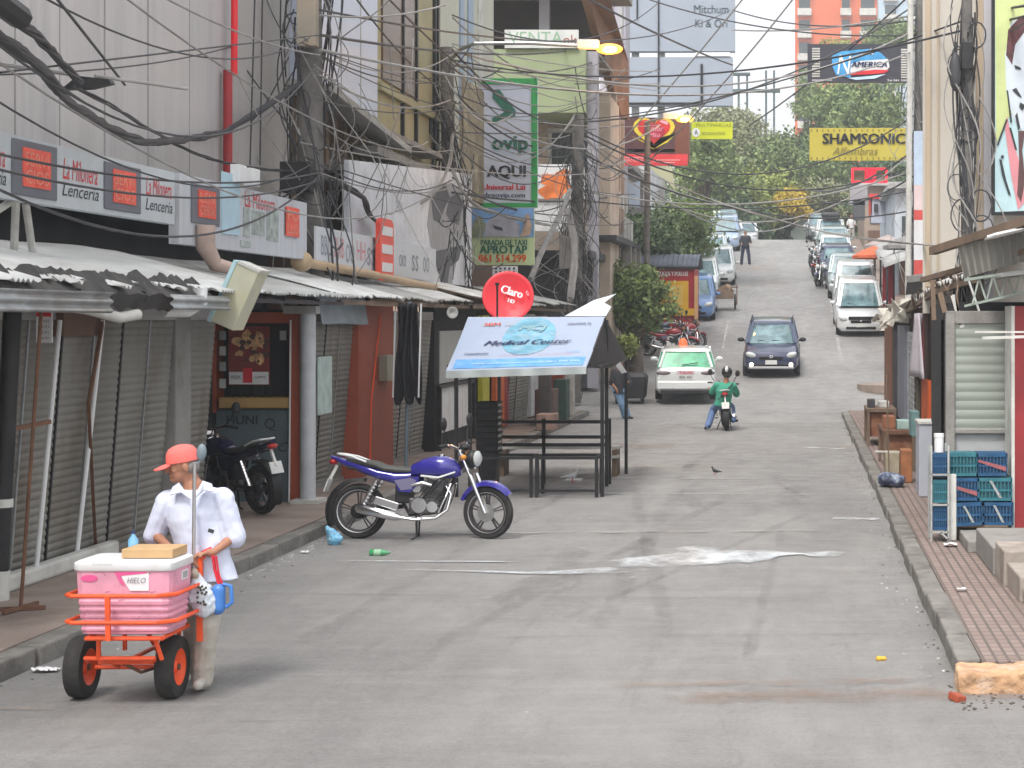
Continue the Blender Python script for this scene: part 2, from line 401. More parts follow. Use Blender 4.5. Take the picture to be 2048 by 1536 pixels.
def decal(name, path, widths, m, dz=.008, wob=0):
    """ribbon on the ground along path of (x, d); soft edge through an attribute"""
    mb = MB(); vs = []; fs = []; at = []; n = len(path); K = 6
    for i, (x, d) in enumerate(path):
        x0, d0 = path[max(0, i-1)]; x1, d1 = path[min(n-1, i+1)]
        t = Vector((x1-x0, d1-d0, 0)).normalized(); s_ = Vector((t.y, -t.x, 0))
        for j in range(K+1):
            u = j/K*2-1; p = Vector((x, d, 0))+s_*u*widths[i]/2
            vs.append((p.x, p.y, zg(p.y)+dz)); e = 1-abs(u)**2; fe = min(1, i/2, (n-1-i)/2)
            at.append(.55+.45*min(e*1.6, 1)*fe)
    for i in range(n-1):
        for j in range(K): q = i*(K+1)+j; fs.append((q, q+1, q+K+2, q+K+1))
    mb.add(vs, fs); o = struct(mb, name, m)
    a = o.data.attributes.new('edge', 'FLOAT', 'POINT'); a.data.foreach_set('value', at)
    return o
dm_white = decal_mat('faded white paint', (.50,.50,.48), .35, .6, 3, amt=.85)
dm_dark = decal_mat('tyre marks', (.08,.077,.076), .34, .80, 2.0, amt=.22, st=(1,.5,1))
dm_orange = decal_mat('red earth dust', (.30,.215,.165), .34, .75, 2.2, amt=.5)
dm_pale = decal_mat('pale dust', (.36,.35,.33), .38, .62, 1.6, amt=.7)
dm_milk = decal_mat('milky puddle', (.66,.69,.72), .30, .60, 2.6, rough=.25, st=(1,.5,1), amt=.95)
def line(p, q, n=12): return [(p[0]+(q[0]-p[0])*i/n, p[1]+(q[1]-p[1])*i/n) for i in range(n+1)]
decal('road_marking', [(SX(2.3+.1*math.sin(d*.1), d), d) for d in np.linspace(57, 104, 40)], [.14]*40, dm_white)
decal('road_marking', [(SX(-1.7, d), d) for d in np.linspace(60, 72, 14)], [.1]*14, dm_white)
for (x, c_, rr) in ((-.6, 74, 1.0), (.9, 70, 1.3), (1.2, 62, .9)):
    decal('road_marking', [(SX(x+rr*.5*math.cos(a), c_), c_+5*math.sin(a)) for a in np.linspace(1.6, 5.4, 26)], [.09]*26, dm_dark, .010)
random.seed(8)
for i in range(11):
    x = rnd(-4.4, .3); d0 = rnd(12.5, 34); L = rnd(4, 10)
    decal('road_marking', [(x+.25*math.sin(t*.5+i), d0+L*t/9) for t in range(10)], [rnd(.12, .5)]*10, dm_dark, .006+i*.0003)
for (a, b_, wd, m_, z) in (((-1.2, 11.8), (2.5, 12.0), .45, dm_orange, .011), ((-.9,11.95), (1.1,12.12), .4, dm_orange, .0115), ((-4.9,35.5), (-2.2,35.5), 3.2, dm_orange, .0115),
     ((-5.3,34), (.9,33.4), .5, dm_pale, .012), ((-5,47.4), (3,47.6), .5, dm_dark, .012), ((-4,42.5), (5,43), 4, dm_pale, .0118), ((.0,35.2),(1.0,34.7), .35, dm_milk, .0128), ((.35,22.6),(1.05,22.5),.35, dm_milk, .0128),
     ((-2.8,14.1), (1.0,14.3), .16, dm_dark, .0125), ((-4.1,11.15),(-2.5,11.2), .05, dm_dark, .0135), ((-1,27.2),(-.5,27.2),.4,dm_dark,.0135), ((-5.4,26.0),(.8,25.6),.25,dm_pale,.0131),((-5.4,30.6),(.6,30.2),.25,dm_dark,.0133),((1.5,10.1),(6,10.9),.3,dm_pale,.0137),((0.2,9.5),(3,10.1),.1,dm_orange,.0139),((-5.6,11.55),(-4.7,11.5),.08,dm_orange,.0141),((-1.5,12.25),(1.0,12.45),.3,dm_orange,.0143),((-5.3,16.4),(.9,16.0),.12,dm_dark,.0145),((-5.3,20.9),(.8,21.3),.3,dm_pale,.0147),((-5.3,28.5),(.8,28.0),.3,dm_pale,.0149),((-3.9,12.4),(-3.2,30),.28,dm_dark,.0151),((-1.6,12.4),(-1.9,34),.3,dm_dark,.0153),((-.4,12.4),(-.2,22),.14,dm_dark,.0155),((-3.0,12.4),(-.9,26),.25,dm_dark,.0157),((-.9,13),(-2.6,28),.2,dm_dark,.0159),((-2.2,14),(.3,24),.16,dm_dark,.0161)):
    decal('road_marking', line(a, b_, 16), [wd*rnd(.6,1.2) for _ in range(17)], m_, z)
# milky puddle across the road
for k_, pp in enumerate(([(-5.0,17.95,.05),(-4.2,18.0,.07),(-3.4,17.85,.08),(-2.7,17.7,.10),(-2.3,17.75,.22),(-1.9,17.9,.30),(-1.6,17.8,.2),(-1.3,17.75,.05)],
   [(-2.3,18.2,.1),(-2.0,18.25,.35),(-1.6,18.45,.55),(-1.1,18.75,.7),(-.7,18.95,.75),(-.45,19.1,.6),(-.25,19.15,.3),(-.05,19.15,.12),(.05,19.15,.1),(.15,19.1,.25),(.35,19.1,.34),(.5,19.15,.2),(.62,19.15,.05)],
   [(-1.8,19.0,.05),(-1.5,19.2,.25),(-1.1,19.5,.4),(-.7,19.6,.3),(-.4,19.5,.1)],
   [(-1.75,17.45,.1),(-1.6,17.4,.22),(-1.45,17.4,.1)])):
    decal('puddle', [(a, b_) for a, b_, c_ in pp], [c_*1.9 for a, b_, c_ in pp], dm_milk, .016+.0005*k_)
decal('puddle', line((-5.0,18.6), (-2.6,18.5), 10), [.1]*11, dm_milk, .0155)
# ================= LEFT SIDE =================
random.seed(5)
def slat_sheet(mb, xb, xt, d0, d1, z0, z1, pitch=.075, amp=.013):
    n = max(2, int((z1-z0)/pitch*6)); zs = [z0+(z1-z0)*i/n for i in range(n+1)]
    pr = [(xb+(xt-xb)*(z-z0)/(z1-z0)+amp*abs(math.sin(math.pi*(z-z0)/pitch)), z) for z in zs]
    mb.add([(x, d, z) for d in (d0, d1) for x, z in pr], [(i, i+1, n+2+i, n+1+i) for i in range(n)])
def stall(label, X, d0, d1, panels, z0=.15, z1=2.62, lean=.18, wallm=None, frame='black', mt='shut'):
    t = thing('market_stall', label, 'market stall', (X, d0, z0))
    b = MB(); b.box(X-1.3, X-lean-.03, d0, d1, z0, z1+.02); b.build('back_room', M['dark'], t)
    w_ = (d1-d0)/panels
    for i in range(panels):
        a, c = d0+i*w_, d0+(i+1)*w_
        s_ = MB(); slat_sheet(s_, X-lean, X, a+.03, c-.03, z0+.03, z1-.12); s_.build('roller_shutter', M[mt], t)
        if i: g_ = MB(); g_.beam((X-lean-.0, a, z0), (X+.01, a, z1), .035, .03); g_.build('guide_rail', M['black'] if i % 2 else M['steel'], t)
    g_ = MB(); g_.box(X-.12, X+.03, d0, d1, z1-.12, z1+.02); g_.build('shutter_box', M['zinc_old'], t)
    g_ = MB(); g_.box(X-lean-.03, X-lean+.04, d0, d1, z0-.01, z0+.05); g_.build('sill', M['concrete'], t)
    return t
st1 = stall('near grey shuttered stall under the torn zinc awning, behind the man with the cart', -6.85, 11.5, 19.7, 11)
b = MB(); b.box(-7.35, -6.83, 19.7, 20.2, .15, 2.64); single(b, 'pillar', M['concrete'], 'square dirty concrete pillar between two grey shutters', 'pillar', (-7.1,19.95,.15), bevel=.015)
stall('narrow grey shutter between the concrete pillar and the niche with the parked moped', -6.88, 20.2, 21.2, 1)
stall('grey shuttered stall just behind the purple motorcycle tail, right of the white pillar', -6.6, 24.3, 26.6, 3)
stall('grey shuttered stall behind the purple motorcycle, right of the rust red wall', -6.55, 28.9, 32.0, 3)
stall('far dark shuttered stall seen under the medical banner', -6.3, 39.6, 42.6, 3)
# near wall props
b = MB(); b.box(-6.93, -6.80, 11.5, 18.0, .15, .30); single(b, 'drain_pipe', M['offwhite'], 'low white pipe running along the foot of the near shutters', 'pipe', (-6.86,15,.15), bevel=.03)
t = thing('downpipe', 'thick black vertical downpipe with white joint beside the near shutters', 'pipe', (-6.66,15.1,.15))
b = MB(); b.tube([(-6.72,15.1,.35), (-6.6,15.1,2.66)], .075, 12); b.build('pipe', M['black'], t, smooth=True)
b = MB(); b.lathe([(.085,.93),(.085,1.0)], (-6.69,15.1,0), n=14); b.build('joint', M['offwhite'], t, smooth=True)
b = MB(); b.tube([(-6.74,15.1,.15), (-6.73,15.1,.28), (-6.72,15.1,.40)], [.10,.095,.09], 12); b.build('elbow', M['offwhite'], t, smooth=True)
for (xa, xb_, d, lab, cc) in ((-6.84, -6.66, 16.1, 'slim white pipe leaning on the near grey shutter, closest to the black downpipe', 'white'), (-6.92, -6.70, 17.2, 'slim white pipe leaning on the near grey shutter, right of the other white pipe', 'white')):
    b = MB(); b.tube([(xa, d, .17), (xb_, d+.1, 2.5)], .022, 8); single(b, 'leaning_pipe', M[cc], lab, 'pipe', (xa, d, .15), smooth=True, group='white pipes leaning on the shutters')
t = thing('stand_pole', 'rusty thin pole standing on a crossed foot at the pavement edge', 'pole', (-6.3,14.55,.15))
b = MB(); b.tube([(-6.3,14.55,.16), (-6.12,14.55,2.75)], .016, 8); b.build('pole', M['rust'], t, smooth=True)
b = MB(); b.beam((-6.48,14.5,.17), (-6.12,14.6,.17), .03); b.beam((-6.33,14.3,.175), (-6.27,14.8,.175), .03); b.build('foot', M['rust'], t)
b = MB(); b.beam((-7.0,17.9,.17), (-6.72,17.0,1.7), .03); b.beam((-6.72,17.0,1.7), (-6.7,17.3,2.5), .03); single(b, 'brace_bar', M['rust'], 'thin rusty bar propped against the third grey shutter', 'bar', (-7,17.9,.15))
b = MB(); b.beam((-6.95,14.6,1.5), (-6.5,15.6,1.62), .035); single(b, 'cross_bar', M['rust'], 'short rusty bar fixed across the black downpipe', 'bar', (-6.7,15.1,1.5))
# small signs on stall
t = thing('notice', 'narrow white notice with red top hanging under the torn awning', 'sign', (-6.6,15.9,2.25))
b = MB(); b.box(-6.74,-6.60,15.88,15.9,2.30,2.62); b.build('board', M['white'], t)
b = MB(); b.box(-6.735,-6.605,15.872,15.878,2.53,2.615); b.build('red_header', M['redink'], t)
for i in range(4): text('AVISO' if i == 0 else 'salida 24 h', .03, M['ink'], (-6.67,15.875,2.49-i*.05), parent=t, width=.1)
b = MB(); b.box(-6.95,-6.75,16.5,17.4,2.35,2.6); single(b, 'wooden_board', M['brown_wall'], 'brown panel box fixed above the near shutters', 'panel', (-6.85,17,2.35))
b = MB(); b.tube([(-6.2,15.2,2.62),(-6.2,15.6,2.6),(-6.05,16.0,2.52),(-6.0,16.3,2.55)], .05, 10); single(b, 'vent_pipe', M['offwhite'], 'short white elbow pipe hanging below the ragged awning, left of the larger elbow', 'pipe', (-6.1,15.8,2.5), smooth=True)
b = MB(); b.tube([(-6.0,18.0,2.82),(-6.0,18.0,2.68),(-6.06,17.8,2.60),(-6.2,17.5,2.60)], .075, 12); single(b, 'vent_pipe', M['white'], 'larger white elbow pipe hanging from the ragged awning near the tilted light box', 'pipe', (-6,18,2.6), smooth=True)

# ---- awnings: corrugated sheets sloping to the street ----
def corr(mb, xa, za, xb, zb, d0, d1, pitch=.09, amp=.018, sagm=0, rag=0, zf=None):
    n = int((d1-d0)/pitch*4); ph = rnd(0, 6)
    K = 5
    vs = []
    for i in range(n+1):
        d = d0+(d1-d0)*i/n; o = amp*math.sin(2*math.pi*d/pitch)
        lo = 1-(rag*max(0, noise.noise(Vector((d*2.2, ph, 0)))+.35*noise.noise(Vector((d*9, ph, 2)))+.15)*1.4) if rag else 1
        for j in range(K+1):
            u = j/K*lo; z = za+(zb-za)*u+o-sagm*math.sin(u*3.1)+.03*noise.noise(Vector((d*.7, u, ph)))
            if zf: z += zf(d)
            vs.append((xa+(xb-xa)*u, d, z))
    mb.add(vs, [(i*(K+1)+j, i*(K+1)+j+1, (i+1)*(K+1)+j+1, (i+1)*(K+1)+j) for i in range(n) for j in range(K)])
t = thing('awning', 'long pale zinc awning with torn edge over the near shutters', 'awning', (-6.8,18,2.8))
for (a, c, rg, mm) in ((11.5,14.2,.22,'zinc_light'),(14.15,17.0,.25,'zinc_light'),(16.95,20.4,.12,'zinc_light'),(20.3,24.1,.06,'zinc_old')):
    b = MB(); corr(b, -7.75, 3.26+rnd(-.02,.02), -5.95, 2.80, a, c, rag=rg); b.build('roof_sheet', M[mm], t, thick=.004, smooth=True)
b = MB()
for z, x in ((2.72,-6.1),(3.1,-7.5)): b.beam((x, 11.5, z), (x, 24, z), .05)
for d in np.arange(12, 24, 1.5): b.beam((-7.7,d,3.18), (-6.0,d,2.74), .04)
b.build('frame', M['black'], t)
# dark sheet standing in for the shade seen below the torn awning edge
b = MB(); nn = 90; vs = []
for i in range(nn+1):
    d = 12.4+6.0*i/nn; top = 2.93+.07*noise.noise(Vector((d*3,0,0)))+.05*noise.noise(Vector((d*11,0,0))); bot = 2.60+.05*noise.noise(Vector((d*5,3,0)))
    vs += [(-6.22,d,top),(-6.0+.03*noise.noise(Vector((d*4,1,1))),d,(top*.4+bot*.6)),(-6.08,d,bot)]
b.add(vs, [(i*3+j, i*3+j+1, i*3+j+4, i*3+j+3) for i in range(nn) for j in range(2)]); b.build('edge_shade_sheet', mat('dark awning shade', (.045,.043,.043), .8, 0, .4, 4, .3, 12, (.11,.10,.09), 3, .7), t, thick=.01)
b = MB(); corr(b, -5.98, 2.72, -5.94, 2.56, 12.4, 15.55, pitch=9, amp=0)
vs = []; n_ = 10
b = MB(); b.add([(-5.93+.02*math.sin(j*1.3), d, 2.56+.016*j) for d in (12.4, 15.5) for j in range(12)], [(j, j+1, 13+j, 12+j) for j in range(11)])
b.build('gutter_strip', M['steel'], t, thick=.004, smooth=True)
b = MB(); b.add([(-5.93+.02*math.sin(j*1.3), d, 2.60+.016*j) for d in (17.0, 18.7) for j in range(10)], [(j, j+1, 11+j, 10+j) for j in range(9)])
b.build('gutter_strip', M['steel'], t, thick=.004, smooth=True)
t = thing('awning', 'middle zinc awning with bluish sheets behind the white pillar', 'awning', (-6.7,28,2.8))
for (a, c, mm, dz) in ((23.5,27.5,'zinc_light',.03),(27.4,30.6,'zinc_old',0),(30.5,33.4,'zinc_light',.04)):
    b = MB(); corr(b, -7.5, 3.2+dz, -6.05, 2.80+dz, a, c, rag=.1); b.build('roof_sheet', M[mm], t, thick=.004, smooth=True)
b = MB(); b.beam((-6.15,24,2.74),(-6.15,33.4,2.74),.06); b.beam((-7.2,24,3.05),(-7.2,33.4,3.05),.05); b.build('frame', M['wood'], t)
t = thing('awning', 'far patched zinc awning leading to the red satellite dish', 'awning', (-6.6,38,2.8))
for (a, c, mm, dz, xo) in ((33.2,36.6,'zinc_light',.1,-5.9),(36.4,40.5,'zinc_old',.0,-5.7),(40.3,46.3,'zinc_old',.06,-5.75)):
    b = MB(); corr(b, -7.4, 3.2+dz, xo, 2.82+dz, a, c, rag=.2); b.build('roof_sheet', M[mm], t, thick=.004, smooth=True)
b = MB(); b.beam((-6.0,33.2,2.74),(-6.0,46,2.74),.06)
for d in (35,38,41,44): b.beam((-7.2,d,3.1),(-5.9,d,2.78),.05)
b.build('frame', M['wood'], t)
t = thing('roof_pipe', 'tan pipe with round cap lying along the zinc roofs', 'pipe', (-7.0,29,3.2))
b = MB(); b.tube([(-7.05,25.6,3.32),(-6.95,29,3.24),(-6.75,33,3.10),(-6.6,37,3.0)], .07, 12); b.build('pipe', mat('tan plastic', (.48,.35,.22), .6, 0, .2, 4, dirt=(.25,.18,.12)), t, smooth=True)
b = MB(); b.ell((-7.06,25.5,3.33), (.16,.15,.15)); b.build('cap', MATS['tan plastic'], t, smooth=True)
b = MB(); b.tube([(-6.9,20.9,3.6),(-6.9,20.9,3.35),(-6.85,21.1,3.15),(-6.6,21.2,3.08)], [.11,.11,.09,.07], 12); single(b, 'broken_pipe', mat('pinkish plaster', (.5,.38,.33), .8, 0, .2, 4, dirt=(.25,.13,.1)), 'broken pinkish pipe elbow under the joint of the two shop signs', 'pipe', (-6.8,21,3.1), smooth=True)
# tilted light box
t = thing('light_box', 'tilted light box sign with blank cream face over the awning edge', 'sign box', (-5.95,19.0,2.75), rot=(0, R(24), 0))
b = MB(); b.box(-.13,.13,-.06,.30,-.34,.34); b.build('cream_face', mat('cream faded acrylic', (.52,.52,.40), .5, 0, .15, 4, dirt=(.45,.40,.15), dscale=2), t, world=False, bevel=.01)
b = MB(); b.box(-.16,-.12,-.075,.31,-.35,.35); b.build('side_casing', mat('pale blue casing', (.42,.62,.68), .5), t, world=False)
b = MB(); b.box(-.11,.14,-.07,.29,.33,.36); b.build('top_cap', M['offwhite'], t, world=False)

# ---- kiosk in the niche, facing the camera ----
t = thing('kiosk', 'grey counter kiosk with orange frame and pizza poster behind the dark moped', 'kiosk', (-7.0,23.3,.15))
kd = 23.3
b = MB(); b.box(-7.56,-6.62,kd,kd+.5,.15,1.34); b.build('counter', mat('blue grey panel', (.10,.135,.15), .6, 0, .15, 2, .05, 30, (.05,.06,.07), 3, .5), t)
b = MB(); b.box(-7.5,-6.58,kd-.1,kd+.5,1.36,1.50); b.build('shelf', mat('ochre board', (.42,.26,.09), .7, 0, .2, 3), t, bevel=.02)
b = MB(); b.box(-6.6,-6.42,kd-.05,kd+.5,.15,2.58); b.box(-7.56,-6.6,kd-.03,kd+.3,2.46,2.6); b.box(-7.62,-7.55,kd-.02,kd+.4,1.3,2.6); b.build('frame', mat('orange red board', (.42,.085,.035), .6, 0, .2, 2, dirt=(.2,.05,.03)), t)
b = MB(); b.box(-7.55,-6.6,kd+.3,kd+.5,1.5,2.46); b.build('interior', M['dark'], t)
b = MB(); b.tube([(-6.58,kd-.12,.15),(-6.56,kd-.12,2.5)], .012, 6); b.build('thin_rod', M['white'], t)
b = MB(); b.box(-7.38,-6.85,kd-.06,kd-.04,1.66,2.42); pb = b.build('poster', mat('dark red print', (.22,.035,.03), .6, 0, .3, 6), t)
def blobs(mb, cx, cz, n, sx, sz, y, r0, r1):
    for i in range(n):
        a, e = cx+rnd(-sx,sx), cz+rnd(-sz,sz); r = rnd(r0,r1); k = 9; ph = rnd(0,6)
        mb.quad(*[(a+r*math.cos(q*2*math.pi/k)*rnd(.6,1.2), y-i*.00015, e+r*math.sin(q*2*math.pi/k)*rnd(.6,1.2)) for q in range(k)])
b = MB(); blobs(b, -7.10, 2.15, 22, .17, .16, kd-.062, .03, .08); b.build('poster_food', mat('print food', (.62,.36,.17), .6, 0, .6, 14), pb)
b = MB(); blobs(b, -7.05, 2.12, 16, .17, .18, kd-.066, .015, .05); b.build('poster_food', mat('print dark', (.09,.04,.035), .6, 0, .5, 12), pb)
b = MB(); b.box(-7.37,-6.86,kd-.064,kd-.061,1.67,1.83); b.build('poster_strip', M['white'], pb)
b = MB(); b.box(-7.19,-7.07,kd-.068,kd-.065,1.69,1.88); b.build('poster_tag', M['redink'], pb)
text('PIZZA', .06, M['ink'], (-7.28,kd-.07,1.76), parent=pb, width=.12); text('LOMITO', .06, M['ink'], (-6.96,kd-.07,1.76), parent=pb, width=.13)
for i, (xx, zz) in enumerate(((-7.46,2.3),(-7.46,2.1),(-7.46,1.9),(-7.46,1.68),(-6.68,2.3))):
    b = MB(); b.box(xx-.04,xx+.04,kd-.05,kd-.03,zz-.06,zz+.06); b.build('sticker', M['offwhite'] if i % 2 else M['zinc_old'], t)
b = MB()
for i in range(6): b.beam((-7.35+.1*i,kd,1.5),(-7.35+.1*i,kd,1.66),.012)
b.build('grille', M['black'], t)
text('HUNI', .17, M['ink'], (-7.22,kd-.004,1.2), parent=t, bold=.004); text('Q', .2, M['ink'], (-6.86,kd-.004,1.15), parent=t); text('TLC', .2, M['ink'], (-6.8,kd-.004,.85), yd=(.5,0,1), parent=t)
t = thing('pillar', 'round white pillar at the kerb by the orange framed kiosk', 'pillar', (-6.33,23.15,.15))
b = MB(); b.lathe([(.10,.15),(.10,2.58)], (-6.33,23.15,0), n=20); b.build('shaft', mat('grey white paint', (.46,.48,.50), .5, 0, .12, 3, 0, 30, (.25,.25,.25), 2, .5), t, smooth=True)
b = MB(); b.box(-6.5,-6.15,22.95,23.4,.15,.2); b.build('base', M['offwhite'], t)
b = MB(); b.box(-6.62,-6.2,23.05,23.25,2.58,2.68); b.build('bracket', M['zinc_old'], t)
# niche back
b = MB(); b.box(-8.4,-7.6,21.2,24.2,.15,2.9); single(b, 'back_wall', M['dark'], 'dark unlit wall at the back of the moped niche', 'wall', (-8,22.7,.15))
# rust red wall with meter box
t = thing('wall_panel', 'rust red wooden wall between two grey shutters behind the motorcycle', 'wall', (-6.55,27.7,.15))
b = MB(); b.box(-7.4,-6.53,26.6,28.9,.15,2.72); b.build('boards', M['rustred'], t)
b = MB(); b.tube([(-6.50,27.2,.3),(-6.5,27.3,1.3),(-6.5,27.9,2.6)], .012, 6); b.build('conduit', M['orange'], t)
b = MB(); b.box(-6.53,-6.40,27.9,28.5,1.55,1.95); b.build('meter_box', mat('meter box grey', (.33,.31,.24), .6), t, bevel=.01)
b = MB(); corr(b, -6.53, 2.9, -6.45, 2.45, 24.3, 26.9, pitch=.09, amp=.012); single(b, 'zinc_apron', mat('bluish zinc', (.33,.42,.46), .5, .4, .2, 3), 'bluish ribbed zinc piece hanging above the shutter by the white pillar', 'metal sheet', (-6.5,25.5,2.6), thick=.004)
b = MB(); b.box(-6.56,-6.52,24.4,25.1,1.2,2.0); single(b, 'hanging_bag', mat('clear pale bag', (.45,.55,.52), .5, 0, .2, 6), 'pale plastic bag hanging beside the white pillar', 'bag', (-6.54,24.7,1.6), bevel=.03)
# white door and gate
t = thing('door_panel', 'white panelled door with black frame behind the motorcycle handlebar', 'door', (-6.5,34,.15))
b = MB(); b.box(-6.8,-6.52,32.1,36.2,.15,2.75); b.build('wall', M['dark'], t)
b = MB(); b.box(-6.53,-6.5,32.5,35.5,1.35,2.3); b.build('upper_panel', mat('pale grey door', (.42,.43,.41), .6, 0, .1, 2), t)
for i in range(7): b = MB(); b.box(-6.53,-6.495,32.45+i*.44,32.85+i*.44,.45,1.26); b.build('plank', M['white'], t)
b = MB(); b.beam((-6.47,32.2,1.3),(-6.47,35.8,1.3),.06); b.beam((-6.47,32.3,.15),(-6.47,32.3,1.3),.08); b.beam((-6.47,35.7,.15),(-6.47,35.7,2.6),.08); b.build('frame', M['black'], t)
for (a, c, nm, col, lab) in ((36.3,37.1,'yellow_board',(.45,.42,.03),'tall yellow board beside the white door'),(37.9,39.0,'orange_board',(.62,.13,.03),'tall orange board right of the yellow board'),(39.1,39.5,'red_board',(.3,.03,.03),'narrow dark red board right of the orange board'),(42.8,45.6,'white_board',(.55,.57,.6),'tall white panel under the medical banner, left of the street corner')):
    b = MB(); b.box(-6.5,-6.4,a,c,.5 if 'y' in nm[:1] else .2,2.6); single(b, nm, mat(nm, col, .6, 0, .15, 3, dirt=(.2,.15,.1), damt=.4), lab, 'board', (-6.45,(a+c)/2,.15))
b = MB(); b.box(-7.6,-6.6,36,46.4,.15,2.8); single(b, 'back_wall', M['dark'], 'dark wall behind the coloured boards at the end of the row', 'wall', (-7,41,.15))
# folded umbrella + post
t = thing('folded_umbrella', 'folded black and white sun umbrella hanging on a blue grey post', 'umbrella', (-6.0,27.6,.15))
b = MB(); b.tube([(-6.05,27.6,.15),(-5.98,27.6,2.78)], .03, 8); b.build('pole', mat('blue grey tube', (.2,.27,.33), .5, .3), t, smooth=True)
b = MB(); b.grid(lambda u, v: Vector((-6.17+.36*u+.03*math.sin(v*5+u*4)-(.06-.12*u)*v*.5, 27.5+.05*math.cos(u*22)+.03*math.sin(v*6), 2.76-(1.40+.16*abs(math.sin(u*9)))*v)), 40, 16); b.build('canopy', M['tarp_blk'], t, smooth=True, thick=.01)
b = MB()
for a in (-6.19,-5.80): b.beam((a+.03,27.42,2.75),(a-.01,27.42,1.32),.022)
b.build('white_edge', M['white'], t)

# ---- shop signs ----
XD, YD = (0,1,0), (0,0,1)
def dx(x, X): return X*F/(x-1600)   # depth of a pixel column on a plane parallel to the street
sgn = mat('sign white', (.50,.54,.57), .5, 0, .08, 2, 0, 30, (.40,.42,.42), 1.2, .5)
sgr = mat('sign grey frame', (.13,.14,.17), .5, 0, .1, 3); sred = mat('sign red print', (.80,.10,.065), .6, 0, .25, 9, dirt=(.7,.22,.16), dscale=7, damt=.6)
t = thing('shop_sign', 'long shop sign with two red boxes and script lettering above the near awning', 'shop sign', (-7,16.5,3.58))
b = MB(); b.box(-7.12,-7.0,11.5,20.15,3.57,4.15); b.build('board', sgn, t)
def redbox(t, a, c, z0, z1, X=-7.0, lines=('SERVI','CIOS'), frame=True):
    if frame: b = MB(); b.box(X, X+.02, a, c, z0, z1); f = b.build('grey_frame', sgr, t, bevel=.02)
    w_ = c-a; b = MB(); b.box(X+.02, X+.03, a+w_*.2, c-w_*.18, z0+(z1-z0)*.17, z1-(z1-z0)*.13); rb = b.build('red_field', sred, t)
    for i, s_ in enumerate(lines): text(s_, .2, mat('sign pale red', (.75,.28,.2), .6), (X+.03, (a+c)/2, z0+(z1-z0)*(.66-.32*i)), XD, YD, t, width=w_*.52, height=(z1-z0)*.25)
redbox(t, dx(22,-7), dx(111,-7), 3.62, 4.12); redbox(t, dx(207,-7), dx(279,-7), 3.62, 4.10)
for (a, c) in ((116,202),(285,348),(-60,16)):
    d0, d1 = dx(a,-7), dx(c,-7); m_ = (d0+d1)/2
    text('La Milonera', .2, M['redink'], (-7.0, m_, 3.93), XD, YD, t, width=(d1-d0)*.8, height=.2, shear=.2)
    text('Lenceria', .2, M['ink'], (-7.0, m_, 3.74), XD, YD, t, width=(d1-d0)*.85, height=.13, shear=.3)
t2 = thing('shop_sign', 'second shop sign with washed out panels and drips, left of the dark pole', 'shop sign', (-7,23,3.4))
b = MB(); b.box(-7.12,-7.0,20.3,25.55,3.36,4.16); b.build('board', mat('sign white drips', (.52,.55,.60), .5, 0, .12, 2, 0, 30, (.36,.33,.31), 4, .6, stretch=(1,4,.3)), t2)
redbox(t2, dx(381,-7), dx(437,-7), 3.62, 4.08, lines=('LEN','CERIA'))
b = MB(); b.box(-7.0,-6.985,dx(442,-7),dx(477,-7),3.55,4.3); b.build('blue_panel', mat('pale blue panel', (.42,.60,.70), .5), t2)
text('La Milonera', .2, M['redink'], (-7.0, dx(520,-7), 4.02), XD, YD, t2, width=1.3, height=.2)
for (a, c, z0, z1, mm) in ((486,498,3.55,3.92,'ink'),(503,528,3.6,3.9,'zinc_old'),(533,556,3.55,3.95,'zinc_old'),(480,500,3.42,3.5,'brown_wall')):
    b = MB(); b.box(-7.0,-6.99,dx(a,-7),dx(c,-7),z0,z1); b.build('picture', mat('faded print', (.33,.38,.36), .6, 0, .5, 8), t2)
redbox(t2, dx(560,-7), dx(602,-7), 3.55, 4.12, frame=False, lines=('PO','LLO'))
for a in (470,497): 
    b = MB(); b.box(-7.02,-6.9,dx(a-7,-7),dx(a+8,-7),4.2,4.42); single(b, 'sign_lamp', M['white'], ('small white box lamp on the second shop sign, %s the other' % ('left of' if a < 480 else 'right of')), 'lamp', (-6.96,dx(a,-7),4.2), group='box lamps on the second shop sign', bevel=.01)
t = thing('banner', 'white banner with small pale logos hung over the middle zinc roofs', 'banner', (-7,30,3.3))
b = MB(); b.box(-7.03,-7.0,dx(632,-7),dx(872,-7),3.25,3.86); b.build('cloth', mat('banner white', (.58,.61,.65), .7, 0, .08, 2, .1, 3, (.45,.45,.45), 2, .4), t)
for i, (xx, s_, mm) in enumerate(((652,'BBC','ink'),(678,'BHB','redink'),(700,'oo','ink'),(722,'HH','redink'),(742,'ss','ink'),(805,'oio','ink'),(830,'ss','ink'),(852,'oo','ink'))):
    text(s_, .22, mat('pale print '+mm, (.25,.28,.33) if mm == 'ink' else (.6,.25,.27), .7), (-7.0, dx(xx,-7), 3.58), XD, YD, t, width=.55, height=.3)
t = thing('vertical_sign', 'upright red shop sign with rounded top and white blocks crossing the white banner', 'sign', (-6.9,30,3.2))
dA, dB = dx(757,-6.9), dx(784,-6.9)
b = MB(); b.prism([(0,0),(dB-dA,0),(dB-dA,.95),((dB-dA)*.85,1.03),((dB-dA)*.15,1.03),(0,.95)], (-6.95,dA,3.15), (0,1,0), (0,0,1), (.08,0,0)); b.build('board', mat('sign bright red', (.78,.09,.06), .5), t)
for i in range(3): b = MB(); b.box(-6.87,-6.86,dA+.12,dB-.12,3.3+i*.3,3.45+i*.3); b.build('white_block', M['white'], t)
